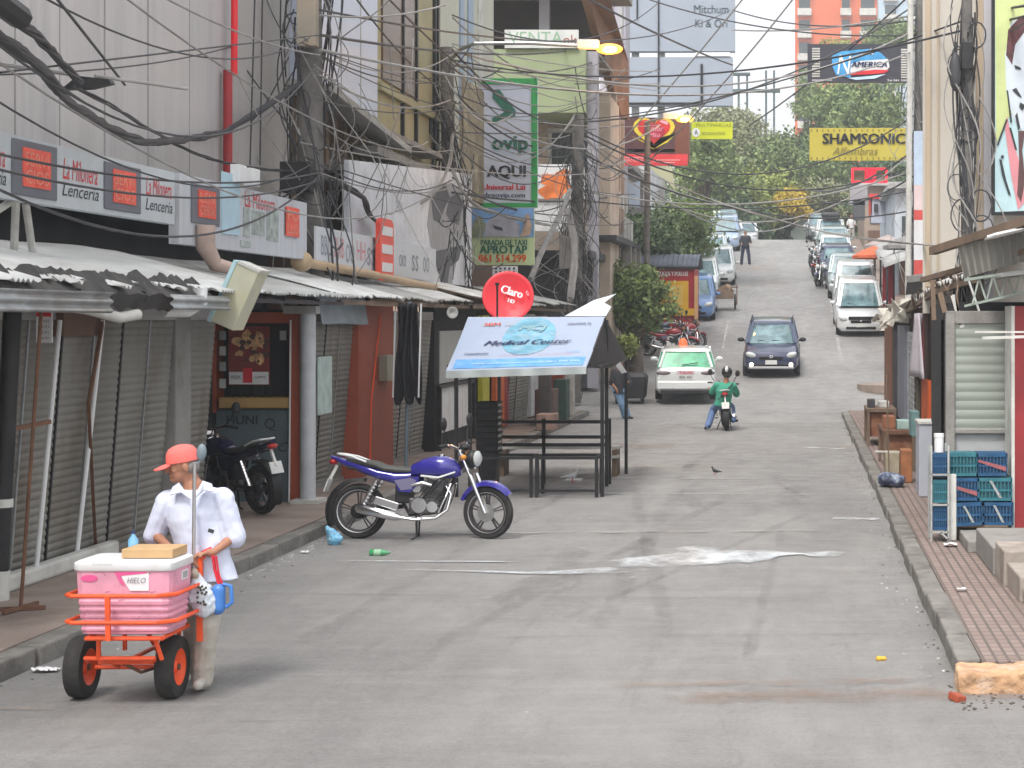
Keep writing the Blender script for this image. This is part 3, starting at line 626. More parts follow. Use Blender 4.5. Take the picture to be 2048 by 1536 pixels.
# underwear billboard
t = thing('billboard', 'large pale billboard with a grey print of a figure in underwear', 'billboard', (-7.35,34,3.3))
d0, d1 = dx(700,-7.3), dx(945,-7.3)
b = MB(); b.prism([(0,0),(d1-d0,0),(d1-d0,2.5),(0,1.85)], (-7.4,d0,3.25), XD, YD, (.08,0,0)); b.build('panel', mat('billboard pale', (.70,.73,.79), .6, 0, .12, 1.5, dirt=(.36,.38,.42)), t)
def bshape(pts, col, nm, off):
    b = MB(); b.prism([((dx(x,-7.3)-d0), 2.5-(y-640)*dx(x,-7.3)/F-3.25) for x, y in pts], (-7.32+off,d0,3.25), XD, YD, (.004,0,0)); b.build(nm, mat('print '+nm, col, .6, 0, .15, 4), t)
bshape([(862,400),(880,372),(905,365),(922,380),(930,420),(926,470),(915,520),(905,566),(890,566),(880,530),(866,500),(856,450)], (.33,.34,.36), 'printed_figure', .005)
bshape([(864,402),(880,374),(893,372),(900,395),(888,420),(880,445),(868,440)], (.09,.095,.11), 'dark_print', .010)
bshape([(900,395),(918,385),(926,410),(918,450),(902,442),(893,428)], (.10,.105,.12), 'dark_print_b', .0105)
bshape([(862,505),(925,490),(918,520),(900,535),(896,566),(884,566),(874,530)], (.10,.105,.12), 'dark_print_c', .011)
text('ZRN', .3, mat('faint print', (.34,.38,.45), .7), (-7.32, dx(800,-7.3), 4.55), XD, YD, t)

# ---- buildings on the left ----
def facade(name, label, cat, loc): return thing(name, label, cat, loc)
t = facade('panel_building', 'grey panel clad building behind the shop signs, nearest on the left', 'building', (-8,18,0))
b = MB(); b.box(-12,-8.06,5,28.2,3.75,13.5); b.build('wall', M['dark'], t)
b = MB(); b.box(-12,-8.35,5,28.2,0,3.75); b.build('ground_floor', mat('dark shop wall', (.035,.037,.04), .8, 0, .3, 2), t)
cl = mat('grey cladding', (.49,.47,.465), .5, 0, .08, 1, .03, 5, (.33,.33,.35), 1.2, .6, stretch=(1,2.5,.25))
cuts = [5, 9.5, 11.5, 13, 14.6, 16.3]+[dx(x,-8) for x in (30,120,210,296,379)]+[dx(464,-8)-.02, 28.2]
for i in range(len(cuts)-1):
    b = MB(); b.box(-8.06,-8.0+rnd(-.006,.006),cuts[i]+.022,cuts[i+1]-.022,3.78,13.5); b.build('cladding_panel', cl if i < len(cuts)-2 else mat('beige render', (.42,.40,.385), .8, 0, .12, 1, .2, 20, (.3,.28,.27)), t)
for k_ in (6.2,): pass
t = thing('sign_struts', 'pale crossed struts holding the long shop sign', 'bracket', (-7.3,15.9,3.2))
for (a, c) in (((-7.3,15.2,3.1),(-7.1,16.3,3.6)),((-7.1,16.3,3.58),(-7.25,16.6,3.1)),((-7.1,16.5,3.58),(-7.2,16.9,3.1))):
    b = MB(); b.tube([a, c], .035, 8); b.build('strut', M['offwhite'], t, smooth=True)
t = thing('pipe', 'tall bright red pipe running up the grey panel building', 'pipe', (-7.85,24.9,3.6))
b = MB(); b.tube([(-7.86,25.0,5.9),(-7.82,25.0,13)], .048, 10); b.build('upper_length', mat('glossy red', (.72,.02,.03), .3, 0, .05), t, smooth=True)
b = MB(); b.tube([(-7.9,24.85,3.7),(-7.9,24.85,5.95)], .065, 10); b.build('lower_length', mat('dull red', (.38,.03,.035), .5, 0, .25, 4, dirt=(.1,.03,.04)), t, smooth=True)
t = facade('blue_panel_building', 'projecting pale blue clad upper floor right of the dark pole', 'building', (-7.5,30,6))
b = MB(); b.box(-10,-7.5,28.2,31.95,6.1,13.5); b.build('wall', mat('pale blue cladding', (.50,.56,.68), .4, 0, .08, 1), t)
for d in (29.4,30.7): b = MB(); b.box(-7.5,-7.49,d,d+.04,6.1,13.5); b.build('joint', M['zinc_old'], t)
b = MB(); b.box(-12,-8.1,28.2,33.9,0,6.1); b.build('lower_wall', M['brown_wall'], t)
b = MB(); b.quad((-8.2,28,6.25),(-7.25,28,6.1),(-7.45,34.5,5.75),(-8.2,34.5,5.9)); b.build('sloping_canopy', M['zinc_old'], t, thick=.1)
b = MB(); b.box(-8.2,-7.5,32,38,5.45,5.6); b.box(-8.2,-7.55,33,38,5.9,6.0); b.box(-8.2,-7.5,30,38,5.0,5.1); b.build('balcony_slab', M['concrete'], t)
for i in range(9): b = MB(); b.box(-8.1,-7.95,28.4+i*.6,28.6+i*.6,2.9,6.0); b.build('rib', M['wood'], t)
t = facade('olive_building', 'olive rendered building with tall brown window strips', 'building', (-8,37,3))
ol = mat('olive render', (.36,.33,.20), .8, 0, .15, 1, .1, 20, (.24,.22,.14))
b = MB(); b.box(-12,-8,32.2,40,2.9,14); b.build('wall', ol, t)
for (a, c) in ((762,800),(805,826)): b = MB(); b.box(-8,-7.96,dx(a,-8),dx(c,-8),7.1,14); b.build('window', mat('brown glass', (.14,.09,.055), .25, 0, .2, 1), t)
for a in (802,829,866,872): b = MB(); b.box(-8,-7.93,dx(a,-8)-.05,dx(a,-8)+.05,6.0,14); b.build('mullion', M['black'], t)
b = MB(); b.box(-8,-7.9,34,40,6.85,7.0); b.build('ledge', ol, t)
t = facade('pale_building', 'pale green white building with narrow blue strips behind the second pole', 'building', (-8,43,3))
b = MB(); b.box(-12,-8,40.05,47,2.9,15); b.build('wall', mat('pale green render', (.50,.51,.43), .8, 0, .12, 1, .1, 20, (.36,.36,.31)), t)
for (a, c, mm) in ((918,926,'b'),(934,944,'b'),(955,962,'w')): b = MB(); b.box(-8,-7.96,dx(a,-8),dx(c,-8),7.2,13); b.build('window_strip', mat('blue strip', (.25,.33,.45), .4) if mm == 'b' else M['offwhite'], t)
b = MB(); b.box(-8,-7.9,42.3,46.6,5.4,8.2); b.build('tan_panel', mat('tan rough wall', (.36,.30,.20), .9, 0, .4, 1.5, .4, 15, (.2,.17,.13)), t)
b = MB(); b.box(-8,-7.86,40.6,47,3.0,5.2); b.build('lower_wall', M['brown_wall'], t)
# green frontal building across the side street
gr = mat('green render', (.29,.34,.20), .8, 0, .1, 1, .05, 20, (.28,.36,.19))
t = facade('green_building', 'light green balcony building facing the side street', 'building', (-7.2,56,0))
b = MB(); b.box(-12,-5.85,55.5,58.2,.5,2.6+6.8); b.build('wall', mat('peach render', (.56,.45,.36), .8, 0, .2, .8, .1, 20, (.30,.26,.22), .7, .6), t)
b = MB(); b.box(-12,-6.25,52.5,55.5,8.55,10.4); b.build('green_parapet', gr, t)
b = MB(); b.box(-12,-6.0,53.6,58.2,10.4,10.5); b.box(-12,-5.4,53,58,12.6,12.9); b.build('slab', M['concrete'], t)
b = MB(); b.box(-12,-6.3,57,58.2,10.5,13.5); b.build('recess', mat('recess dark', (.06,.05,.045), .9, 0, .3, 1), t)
b = MB(); b.box(-7.9,-7.6,54.5,54.8,10.4,13.5); b.box(-6.25,-5.95,52.9,53.3,.5,10.4); b.build('column', mat('lilac grey render', (.34,.33,.37), .8, 0, .1), t)
b = MB(); b.box(-8.6,-6.45,52.4,52.5,10.42,10.95); tb = b.build('tarp', mat('pale tarp', (.58,.60,.58), .7, 0, .15, 2), t)
text('VENTA', .5, mat('green print', (.25,.4,.28), .7), (-7.7,52.4,10.7), parent=tb); text('ok', .4, M['rustred'], (-6.7,52.4,10.65), parent=tb)
b = MB(); b.box(-7.75,-6.35,55.3,55.5,6.4,8.4); wf = b.build('window', M['offwhite'], t)
b = MB(); b.box(-7.62,-6.5,55.26,55.3,7.0,8.25); b.build('pane', M['glass'], wf)
b = MB(); b.box(-8.2,-6.3,52.6,52.8,6.05,7.05); s2 = b.build('food_sign', M['white'], t)
b = MB(); blobs(b, -7.15, 6.5, 20, .3, .3, 52.59, .1, .25); b.build('food_print', mat('orange food print', (.75,.2,.05), .6, 0, .5, 3), s2)
b = MB(); b.box(-8.25,-7.75,52.58,52.6,6.05,7.05); b.build('red_band', M['redink'], s2)
b = MB(); b.box(-8.3,-6.5,52.7,52.9,5.1,6.0); b.build('white_panel', M['white'], t)
b = MB(); b.box(-8.5,-6.0,51.6,55.5,4.3,4.5); b.box(-8.4,-6,52,52.2,3.2,4.3); b.build('dark_awning', M['tarp_blk'], t)
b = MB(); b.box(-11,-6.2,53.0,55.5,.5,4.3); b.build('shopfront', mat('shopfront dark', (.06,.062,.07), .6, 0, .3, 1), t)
# peach building running along the street
t = facade('peach_building', 'peach building with sloping brown underside of its overhang', 'building', (-6,62,1))
pe = MATS['peach render']
b = MB(); b.box(-11,-6.15,58.3,62.2,1,9.9); b.build('wall', pe, t)
b = MB(); b.box(-6.5,-5.5,54,62.2,4.9,5.05); b.box(-6.4,-5.6,57.5,62,1.0,1.3); b.build('dark_canopy', M['tarp_blk'], t)
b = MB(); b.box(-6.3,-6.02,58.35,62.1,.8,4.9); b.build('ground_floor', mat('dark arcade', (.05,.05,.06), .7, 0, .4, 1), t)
for i in range(3):
    b = MB(); b.beam((-5.6,58.6+i*1.6,.9),(-5.6,58.6+i*1.7,4.9),.22); b.build('arcade_post', M['concrete'], t)
    b = MB(); b.box(-6.1,-5.75,58.9+i*1.1,59.8+i*1.1,5.2,5.3); b.box(-5.79,-5.75,58.9+i*1.1,59.8+i*1.1,5.3,5.9); b.build('balcony', M['zinc_old'], t)
    b = MB(); b.box(-6.12,-5.9,58.8+i*1.2,59.2+i*1.2,6.2,6.7); b.build('air_conditioner', M['offwhite'], t)
for i in range(3):
    d = 58.6+i*1.25; b = MB(); b.box(-6.15,-5.98,d,d+.3,1,9.9); b.build('pilaster', mat('lilac peach', (.45,.36,.31), .8, 0, .15), t)
    b = MB(); b.box(-6.15,-6.1,d+.45,d+1.1,5.5,8.3); b.build('window', mat('curtained window', (.22,.21,.15), .4, 0, .4, 2), t)
b = MB(); b.quad(P(1165,-20,53),P(1206,-20,53),P(1249,120,60),P(1236,232,60)); b.quad(P(1249,120,60),P(1251,240,60.5),P(1236,232,60)); b.build('overhang', mat('brown soffit', (.24,.13,.08), .8, 0, .3, 1.2), t, thick=.3)
b = MB(); b.box(-7.35,-6.42,66.2,68,11,22); b.box(-11,-6.5,66.05,68,1,11); b.build('tall_wall', mat('lilac render', (.42,.41,.47), .7, 0, .1), t)
for x_ in (-7.2,-6.95,-6.6): b = MB(); b.box(x_,x_+.08,66.1,66.2,9.6,22); b.build('pipe', M['zinc_old'], t)
# large grey billboard over the street
t = thing('billboard', 'huge blank blue grey billboard high over the far street with faded letters', 'billboard', (-5,76,3))
bb = mat('blue grey panel far', (.30,.345,.41), .6, 0, .06, .6)
b = MB(); b.box(-7.4,-2.85,76,76.5,11.55,13.6); b.build('lower_panel', bb, t)
b = MB(); b.box(-7.4,-2.75,76,76.5,13.85,19); b.build('upper_panel', bb, t)
b = MB(); b.box(-7.4,-4.1,75.93,76,11.6,11.68); b.box(-4.2,-4.1,75.93,76,11.6,13.3); b.box(-6,-5.94,75.93,76,11.6,19); b.box(-6.9,-6.84,75.93,76,15.2,17.6); b.build('frame_lines', M['black'], t)
b = MB(); b.box(-4.4,-2.95,75.95,76.3,13.63,13.8); b.build('light_strip', M['white'], t)
for p in ((-7.0),(-5.9)): b = MB(); b.beam((p,76.6,3.3),(p,76.6,19),.3); b.build('post', M['steel'], t)
text('Mitchum', .34, mat('faded letter', (.13,.16,.19), .7), (-3.75,76,15.6), parent=t, width=1.45, bold=.01, height=.36); text('Ki & Ori', .34, MATS['faded letter'], (-3.75,76,15.0), parent=t, width=1.35, bold=.01, height=.34)
# far left low buildings under the billboard
for (x0, x1, d0, d1, z1, col, lab) in ((-11,-6.6,68.5,76,8.2,(.16,.14,.14),'low dark building behind the kiosk and its tree'),(-12,-6.9,80,92,10.6,(.55,.56,.58),'pale two storey building beyond the billboard posts')):
    t = thing('shop_house', lab, 'building', ((x0+x1)/2,d0,3)); b = MB(); b.box(x0,x1,d0,d1,1.5,z1); b.build('wall', mat('w'+lab[:8], col, .8, 0, .2, .7), t)
    b = MB(); b.box(x0-.2,x1+.3,d0-.3,d1,z1,z1+.2); b.build('roof', M['concrete'], t)
    for i in range(3): b = MB(); b.box(x1-1.6-i*1.2,x1-.7-i*1.2,d0-.05,d0,z1-1.8,z1-.6); b.build('window', M['glass'], t)
# ================= STALL WITH MEDICAL BANNER =================
random.seed(11)
t = thing('banner_stall', 'black frame street stall with white and blue medical centre banner', 'market stall', (-3.8,26,0))
u0, u1 = Vector((-4.86,24.7,1.80)), Vector((-2.93,24.7,1.86)); v0, v1 = Vector((-4.98,27,2.54)), Vector((-2.93,27,2.55))
b = MB(); b.grid(lambda u, v: u0.lerp(u1,u).lerp(v0.lerp(v1,u), v)+Vector((0,0,-.02*math.sin(v*3.14)+.004*math.sin(u*17)*math.sin(v*3))), 24, 12)
bn = b.build('banner', mat('banner lilac white', (.32,.38,.50), .6, 0, .06, 2, .15, 4, (.27,.30,.38), 2, .4), t, smooth=True)
b = MB(); b.grid(lambda u, v: u0.lerp(u1,u)+Vector((0,-.01+.02*math.sin(u*30)*v,-.10*v)), 30, 2); b.build('banner_hem', mat('hem cloth', (.36,.40,.40), .7, 0, .1), t, smooth=True)
A_ = u0; xd = (u1-u0).normalized(); yd = ((v0+v1)/2-(u0+u1)/2).normalized(); W = (u1-u0).length; H = ((v0+v1)/2-(u0+u1)/2).length
nrm = xd.cross(yd).normalized()
def bp_(u, v, off=.006):
    return u0.lerp(u1,u).lerp(v0.lerp(v1,u), v)+Vector((0,0,-.02*math.sin(v*3.14)+.004*math.sin(u*17)*math.sin(v*3)))+nrm*off
b = MB(); b.grid(lambda u, v: bp_(.04+u*.93, .03+v*.17), 24, 3); b.build('blue_band', mat('banner blue', (.10,.30,.62), .6, 0, .25, 5, dirt=(.3,.45,.65), dscale=6), bn, smooth=True)
pts = [bp_(.5,.58,.007)]+[bp_(.5+.19*math.cos(a), .62+.36*math.sin(a), .007) for a in np.linspace(0, 2*math.pi, 33)[:-1]]
b = MB(); b.add(pts, [(0, 1+i, 1+(i+1)%32) for i in range(32)]); b.build('oval', mat('banner cyan', (.14,.34,.46), .6, 0, .3, 4, dirt=(.34,.42,.50), dscale=5, damt=.8), bn)
def btext(s, u, v, w, h, m, sh=0, bold=0):
    text(s, .2, m, bp_(u, v, .016), xd, yd, bn, width=w, height=h, shear=sh, bold=bold)
nav = mat('navy print', (.03,.04,.12), .7)
btext('MCJ', .5, .76, .40, .32, mat('oval letter', (.30,.50,.55), .7), .25, .003)
btext('Medical Center', .50, .49, 1.25, .21, nav, .4, .004)
btext('3BM', .20, .84, .24, .15, mat('orange print', (.75,.12,.06), .6), 0, .004); btext('MG', .33, .83, .12, .11, mat('grey green print', (.4,.45,.42), .6))
btext('GALAXIA Sa.', .84, .84, .36, .08, nav, 0, .004); btext('Consultorios', .17, .29, .34, .09, nav, .2, .004)
btext('Odontologia - Clinica - Pediatria - Ginecologia', .6, .26, 1.0, .045, mat('red small print', (.5,.15,.2), .6)); btext('TEL 500 600', .86, .29, .2, .06, MATS['banner blue'])
btext('www.medicalcenter.com.py  061 500 600', .55, .1, 1.5, .09, mat('pale blue print', (.5,.65,.8), .6))
b = MB(); b.quad((-2.93,24.72,1.84),(-2.93,27,2.54),(-2.82,29.3,1.85),(-2.84,27,1.78)); b.build('side_tarp', M['tarp_blk'], t, thick=.02)
b = MB(); b.quad((-2.92,27,2.54),(-2.82,29.3,1.85),(-4.9,29.3,1.85),(-4.98,27,2.54)); b.build('rear_tarp', M['white'], t, thick=.01)
b = MB(); b.quad((-2.83,27.6,1.80),(-2.82,28.2,1.84),(-2.78,28.9,1.66),(-2.80,28.3,1.66)); b.build('torn_flap', M['white'], t, thick=.006)
b = MB()
for x, d, h in ((-2.79,25.4,1.84),(-4.85,25.4,1.84),(-2.82,29.2,1.85),(-4.88,29.2,1.85),(-2.9,27,2.5),(-4.95,27,2.5)): b.beam((x,d,0),(x,d,h),.05)
b.beam((-4.9,25.0,1.86),(-2.9,25.0,1.88),.04); b.beam((-2.85,25.4,1.84),(-2.85,29.2,1.85),.04); b.build('frame', M['black'], t)
b = MB(); b.quad((-3.55,27.2,2.56),(-2.93,27.2,2.56),(-2.86,27.3,2.70),(-2.98,27.4,2.76),(-2.82,27.6,2.90),(-3.15,27.5,2.80)); b.build('loose_sheet', mat('bright pale sheet', (.50,.53,.55), .5, 0, .08), t, thick=.01)
def table(x0, x1, d, lab):
    t = thing('bare_table', lab, 'table frame', ((x0+x1)/2,d,0), group='bare black table frames under the stall')
    for x in (x0, x1):
        for dd in (d, d+.6): b = MB(); b.beam((x,dd,0),(x,dd,.56),.045); b.build('leg', M['black'], t)
    b = MB(); b.beam((x0,d,.56),(x1,d,.56),.04); b.beam((x0,d+.6,.56),(x1,d+.6,.56),.04); b.beam((x0,d,.56),(x0,d+.6,.56),.04); b.beam((x1,d,.56),(x1,d+.6,.56),.04); b.build('top_frame', M['black'], t)
    b = MB(); b.beam((x0,d,.1),(x1,d,.1),.035); b.build('lower_bar', M['black'], t)
table(-4.62,-3.78,25.3,'empty black table frame under the banner, beside the stack of black crates'); table(-3.70,-2.86,25.3,'empty black table frame at the right post of the stall')
t = thing('railing', 'black slatted bench back railing behind the two table frames', 'bench', (-3.8,27,0))
for z in (.95,.72,.6): b = MB(); b.beam((-4.9,27.4,z),(-2.9,27.4,z),.05); b.build('rail', M['black'], t)
for x in (-4.9,-3.9,-2.9): b = MB(); b.beam((x,27.4,0),(x,27.4,1.0),.05); b.build('post', M['black'], t)
t = thing('bench', 'pale plank bench behind the black railing', 'bench', (-3.6,29,0))
for z, d in ((.42,29),(.30,28.6)): b = MB(); b.box(-4.9,-2.9,d,d+.3,z,z+.04); b.build('plank', M['offwhite'], t)
for x in (-4.8,-3): b = MB(); b.box(x,x+.08,28.7,29.2,0,.42); b.build('leg', M['wood'], t)
t = thing('crate_stack', 'tall stack of black plastic crates with pale rims beside the table frame', 'crates', (-4.5,26.4,.0))
for i in range(9): b = MB(); z = .5+i*.09; b.box(-4.72,-4.42,26.3,26.7,z,z+.08); b.box(-4.74,-4.40,26.28,26.72,z+.066,z+.08); b.build('crate', M['black'], t)
b = MB()
for i in range(9): b.box(-4.41,-4.395,26.3,26.5,.52+i*.09,.55+i*.09)
b.build('white_rim', M['offwhite'], t); b = MB(); b.box(-4.7,-4.45,26.35,26.65,0,.5); b.build('stand', M['black'], t)
# dish
t = thing('satellite_dish', 'round red satellite dish with white lettering above the medical banner', 'satellite dish', (-4.55,28.2,2.5))
c = P(1016,592,28.2); Rd = .40
b = MB(); nr = 8
pr = [(Rd*i/nr, -.09*(1-(i/nr)**2)) for i in range(nr+1)]
M4 = Matrix.Translation(c) @ Euler((R(-12),0,R(8))).to_matrix().to_4x4()
b.M = M4; b.lathe([(max(r_,.001), -h_) for r_, h_ in pr], axis='y', n=40, cap=False); b.M = None
b.build('dish', mat('dish red', (.66,.03,.045), .45, 0, .12, 3, 0, 30, (.45,.03,.04), 2, .3), t, smooth=True, thick=.012)
xr = M4.to_3x3() @ Vector((1,0,0)); zr = M4.to_3x3() @ Vector((0,0,1)); yr = M4.to_3x3() @ Vector((0,1,0))
tx_ = xr*.95-zr*.28
text('Claro', .17, M['white_ink'], c+xr*.06+zr*.06-yr*.02, tx_, zr+xr*.28, t, width=.34, height=.13, bold=.006)
for a in (20, 55, -10): q = c+xr*.26+zr*.02-yr*.03; e = Vector(xr)*math.cos(R(a))+Vector(zr)*math.sin(R(a)); b = MB(); b.beam(q+e*.03, q+e*.07, .014, .006); b.build('ray_mark', M['white_ink'], t)
text('HD', .1, M['white_ink'], c+xr*.05-zr*.09-yr*.02, tx_, zr+xr*.28, t, width=.10, height=.06, bold=.006)
b = MB(); b.tube([c-xr*.16-yr*.06-zr*.5, c-xr*.16-yr*.2-zr*.1, c-xr*.16-yr*.3+zr*.10], .016, 8); b.build('arm', M['black'], t); b = MB(); b.cbox(c-xr*.16-yr*.3+zr*.12, (.05,.08,.05)); b.build('receiver', M['black'], t)
t2 = MB(); t2.M = Matrix.Translation(P(905,625,31)) @ Euler((0,0,R(30))).to_matrix().to_4x4()
t2.lathe([(.001,.05),(.07,.03),(.10,0)], axis='y', n=20, cap=False); single(t2, 'small_dish', M['offwhite'], 'small white dish with orange inside lying on the far zinc awning edge', 'satellite dish', P(905,625,31), thick=.01, smooth=True)
random.seed(21)
# pigeons
def pigeon(x, y, col, lab, rz, k=1):
    g = G0(x, y); t = thing('pigeon', lab, 'pigeon', g, rz)
    b = MB(); b.cap2((.02,0,.13),( -.08,0,.11),.055,.04); b.cap2((.05,0,.15),(.08,0,.21),.032,.022); b.ell((.09,0,.225),(.03,.026,.028)); b.cap2((-.1,0,.115),(-.22,0,.10),.03,.012)
    b.build('body', col, t, world=False, remesh=.008)
    b = MB(); b.beam((.11,0,.222),(.135,0,.215),.01); b.build('beak', M['ink'], t, world=False)
    for s_ in (-.02,.02): b = MB(); b.tube([(0,s_,.1),(.0,s_,.01),(.03,s_,.005)], .005, 5); b.build('leg', M['redink'], t, world=False)
    t.scale = (k,k,k)
def G0(x, y): d = 9000/(y-640); return Vector(((x-1600)*d/F, d, 0))
pigeon(1145, 965, M['white'], 'white pigeon walking under the black table frames', R(20), .85)
pigeon(1430, 950, M['black'], 'dark pigeon standing in the middle of the street', R(160), .55)
o_ = G0(1150,950)

# ================= POLES AND LAMPS =================
def upole(name, base, top, r0, r1, label, extra=None, tangle=0, boxes=()):
    t = thing(name, label, 'utility pole', base)
    b = MB(); b.tube([base, Vector(base).lerp(Vector(top), .5), top], [r0,(r0+r1)/2,r1], 12); b.build('pole', M['pole'], t, smooth=True)
    B_, T_ = Vector(base), Vector(top); H = (T_-B_).length
    b = MB()
    for i in range(tangle):   # wires running down the pole and looping out
        z0 = rnd(.30,.95); z1 = z0-rnd(.1,.35); a = rnd(0,6.28); e = rnd(.9,1.8)*r0
        bu = rnd(0,.9); p = [B_.lerp(T_, z0+(z1-z0)*q/12)+Vector((math.cos(a+q*.13)*e*(1+bu*math.sin(q/12*math.pi)), math.sin(a+q*.13)*e, 0)) for q in range(13)]
        b.tube(p, rnd(.008,.016), 5)
    if tangle: b.build('wires', M['cable'], t)
    b = MB()
    for i in range(tangle//2):
        z0 = rnd(.4,.9); z1 = z0-rnd(.1,.3); a = rnd(0,6.28); e = rnd(1.1,2.6)*r0
        bu = rnd(0,1.8); p = [B_.lerp(T_, z0+(z1-z0)*q/12)+Vector((math.cos(a+q*.18)*e*(1+bu*math.sin(q/12*math.pi)), math.sin(a+q*.18)*e, 0)) for q in range(13)]
        b.tube(p, rnd(.006,.012), 5)
    if tangle: b.build('pale_wires', M['cable_grey'], t)
    b = MB()
    for i in range(tangle//5):
        z0 = rnd(.35,.85); c = B_.lerp(T_, z0)+Vector((rnd(-.2,.2), -r0-rnd(0,.1), 0)); rr = rnd(.12,.28)
        b.tube([c+Vector((rr*math.cos(a)*.7, rnd(-.03,.03), rr*math.sin(a)-rr)) for a in np.linspace(0, 6.28, 18)], rnd(.008,.014), 5)
    if tangle: b.build('wire_coil', M['cable'], t)
    for (bx, sz, mm) in boxes: b = MB(); b.cbox(B_.lerp(T_, bx)+Vector((sz[3],-r0-.1,0)), sz[:3]); b.build('junction_box', mm, t, bevel=.015)
    return t
pA = upole('utility_pole', (-7.25,26.8,.15), (-7.35,26.8,12.5), .21, .17, 'thick dark utility pole wrapped in black cables between the two shop signs', tangle=46, boxes=[(.545,(.28,.2,.72,.06),mat('beige box', (.38,.34,.27), .6, 0, .2, 2, dirt=(.4,.2,.1))), (.66,(.16,.15,.35,0),M['zinc_old']), (.36,(.45,.35,.45,-.1),M['black'])])
pB = upole('utility_pole', (-7.55,39.2,.15), tuple(P(893,95,39.2)), .20, .14, 'leaning utility pole with the curved street lamp arm and a mass of wires', tangle=50, boxes=[(.80,(.3,.2,.5,-.45),M['black'])])
pC = upole('utility_pole', (-6.3,50,.2), (-6.15,50,8.2), .22, .16, 'utility pole at the street corner buried in hanging wires, with a grey transformer', tangle=80, boxes=[(.52,(.5,.4,.9,-.15),M['concrete'])])
pD = upole('utility_pole', (3.6,56,.2), (3.75,56,13), .17, .15, 'tall dark utility pole left of the cream building on the right', tangle=40)
b = MB(); b.tube([(3.3,55.5,.3),(3.42,55.5,13)], .09, 8); single(b, 'conduit_pipe', M['offwhite'], 'pale conduit pipe standing left of the dark pole on the right', 'pipe', (3.3,55.5,.3), smooth=True)
pE = upole('utility_pole', (2.42,25.9,.15), (2.40,25.9,8), .085, .075, 'dark utility pole in front of the cream building wall', tangle=45, boxes=[(.78,(.16,.12,.4,-.02),M['black'])])
b = MB(); b.ell((2.22,25.75,6.05),(.09,.08,.28)); single(b, 'cable_bundle', M['cable'], 'black coiled cable bundle hanging on the pole before the cream wall', 'cable', (2.22,25.75,6.05), smooth=True)
lampm = mat('lamp glow', (1,.5,.1), .3, emit=(1,.27,.02), estr=2.4, var=0); lampc = mat('lamp core', (1,.8,.4), .3, emit=(1,.78,.4), estr=14, var=0)
def street_lamp(loc, label, s=1, power=0):
    t = thing('street_lamp', label, 'street lamp', loc); L = Vector(loc)
    b = MB(); b.cbox(L+Vector((-.35*s,0,.10*s)), (.5*s,.25*s,.2*s)); b.build('housing', M['offwhite'], t, bevel=.03)
    b = MB(); b.ell(L+Vector((.12*s,0,0)), (.30*s,.16*s,.12*s), 16, 10); b.build('lens', lampm, t, smooth=True)
    b = MB(); b.ell(L+Vector((.14*s,-.10*s,-.02)), (.17*s,.08*s,.075*s), 12, 8); b.build('bulb', lampc, t, smooth=True)
    l = bpy.data.lights.new('lamp_light', 'POINT'); l.energy = power; l.color = (1,.5,.15); l.shadow_soft_size = .3
    o = bpy.data.objects.new('lamp_light', l); COL.objects.link(o); o.location = (.1,-.4,-.3); setpar(o, t)
    return t
lA = P(1208,98,37); la = street_lamp(tuple(lA), 'nearer lit orange street lamp on its long curved arm', .92, 90)
b = MB(); b.tube([P(897,150,39), P(903,118,38.5), P(922,98,38), P(950,87,37), P(1060,86,37), P(1165,92,37)], .04, 8); b.build('arm', M['steel'], la, smooth=True)
lB = P(1362,238,60); lb = street_lamp(tuple(lB), 'farther lit orange street lamp beside the heart sign', 1.0, 60)
b = MB(); b.tube([P(1290,245,60.5), P(1340,232,60)], .04, 8); b.build('arm', M['steel'], lb, smooth=True)
b = MB(); b.tube([(-5.2,60.8,1.4),(-5.15,60.8,9.2)], .1, 8); b.build('post', M['pole'], lb, smooth=True)

# ================= HANGING SIGNS =================
def panel(name, label, cat, x0, y0, x1, y1, d, m, th=.12, skew=0):
    a, c = P(x0, y1, d), P(x1, y0, d); t = thing(name, label, cat, ((a.x+c.x)/2, d, a.z))
    b = MB(); b.box(a.x, c.x, d, d+th, a.z, c.z); bo = b.build('board', m, t); return t, bo
def prect(t, x0, y0, x1, y1, d, m, nm='band', th=.01):
    a, c = P(x0, y1, d), P(x1, y0, d); b = MB(); b.box(a.x, c.x, d-th, d, a.z, c.z); return b.build(nm, m, t)
def ptext(t, s, x0, y0, x1, y1, d, m, **k):
    a, c = P(x0, y1, d), P(x1, y0, d); return text(s, .3, m, ((a.x+c.x)/2, d, (a.z+c.z)/2), parent=t, width=c.x-a.x, height=c.z-a.z, off=.012, **k)
def ppoly(t, pts, d, m, nm='shape', th=.006):
    b = MB(); q = [P(x, y, d) for x, y in pts]; b.prism([(p.x, p.z) for p in q], (0,d-th,0), (1,0,0), (0,0,1), (0,th*.9,0)); return b.build(nm, m, t)
gfr = mat('sign green', (.04,.36,.10), .5, 0, .1); dgr = mat('dark green ink', (.03,.16,.11), .6)
t, bo = panel('vertical_sign', 'tall white sign with green frame and arrow logo over the far awnings', 'shop sign', 938, 157, 1075, 415, 45, mat('sign lilac white', (.56,.60,.72), .5, 0, .05))
for q in ((938,157,1075,168),(1063,168,1075,415),(955,406,1063,415)): prect(t, *q, 44.99, gfr, 'frame', .04)
ppoly(t, [(985,180),(998,178),(1032,222),(1030,232),(1000,240),(985,250),(984,236),(1010,224),(985,196)], 44.98, dgr, 'arrow_logo')
ptext(t, 'ovip', 985, 268, 1055, 305, 44.98, dgr, bold=.008); ptext(t, 'CASH', 990, 300, 1030, 309, 44.98, MATS['pale blue print'])
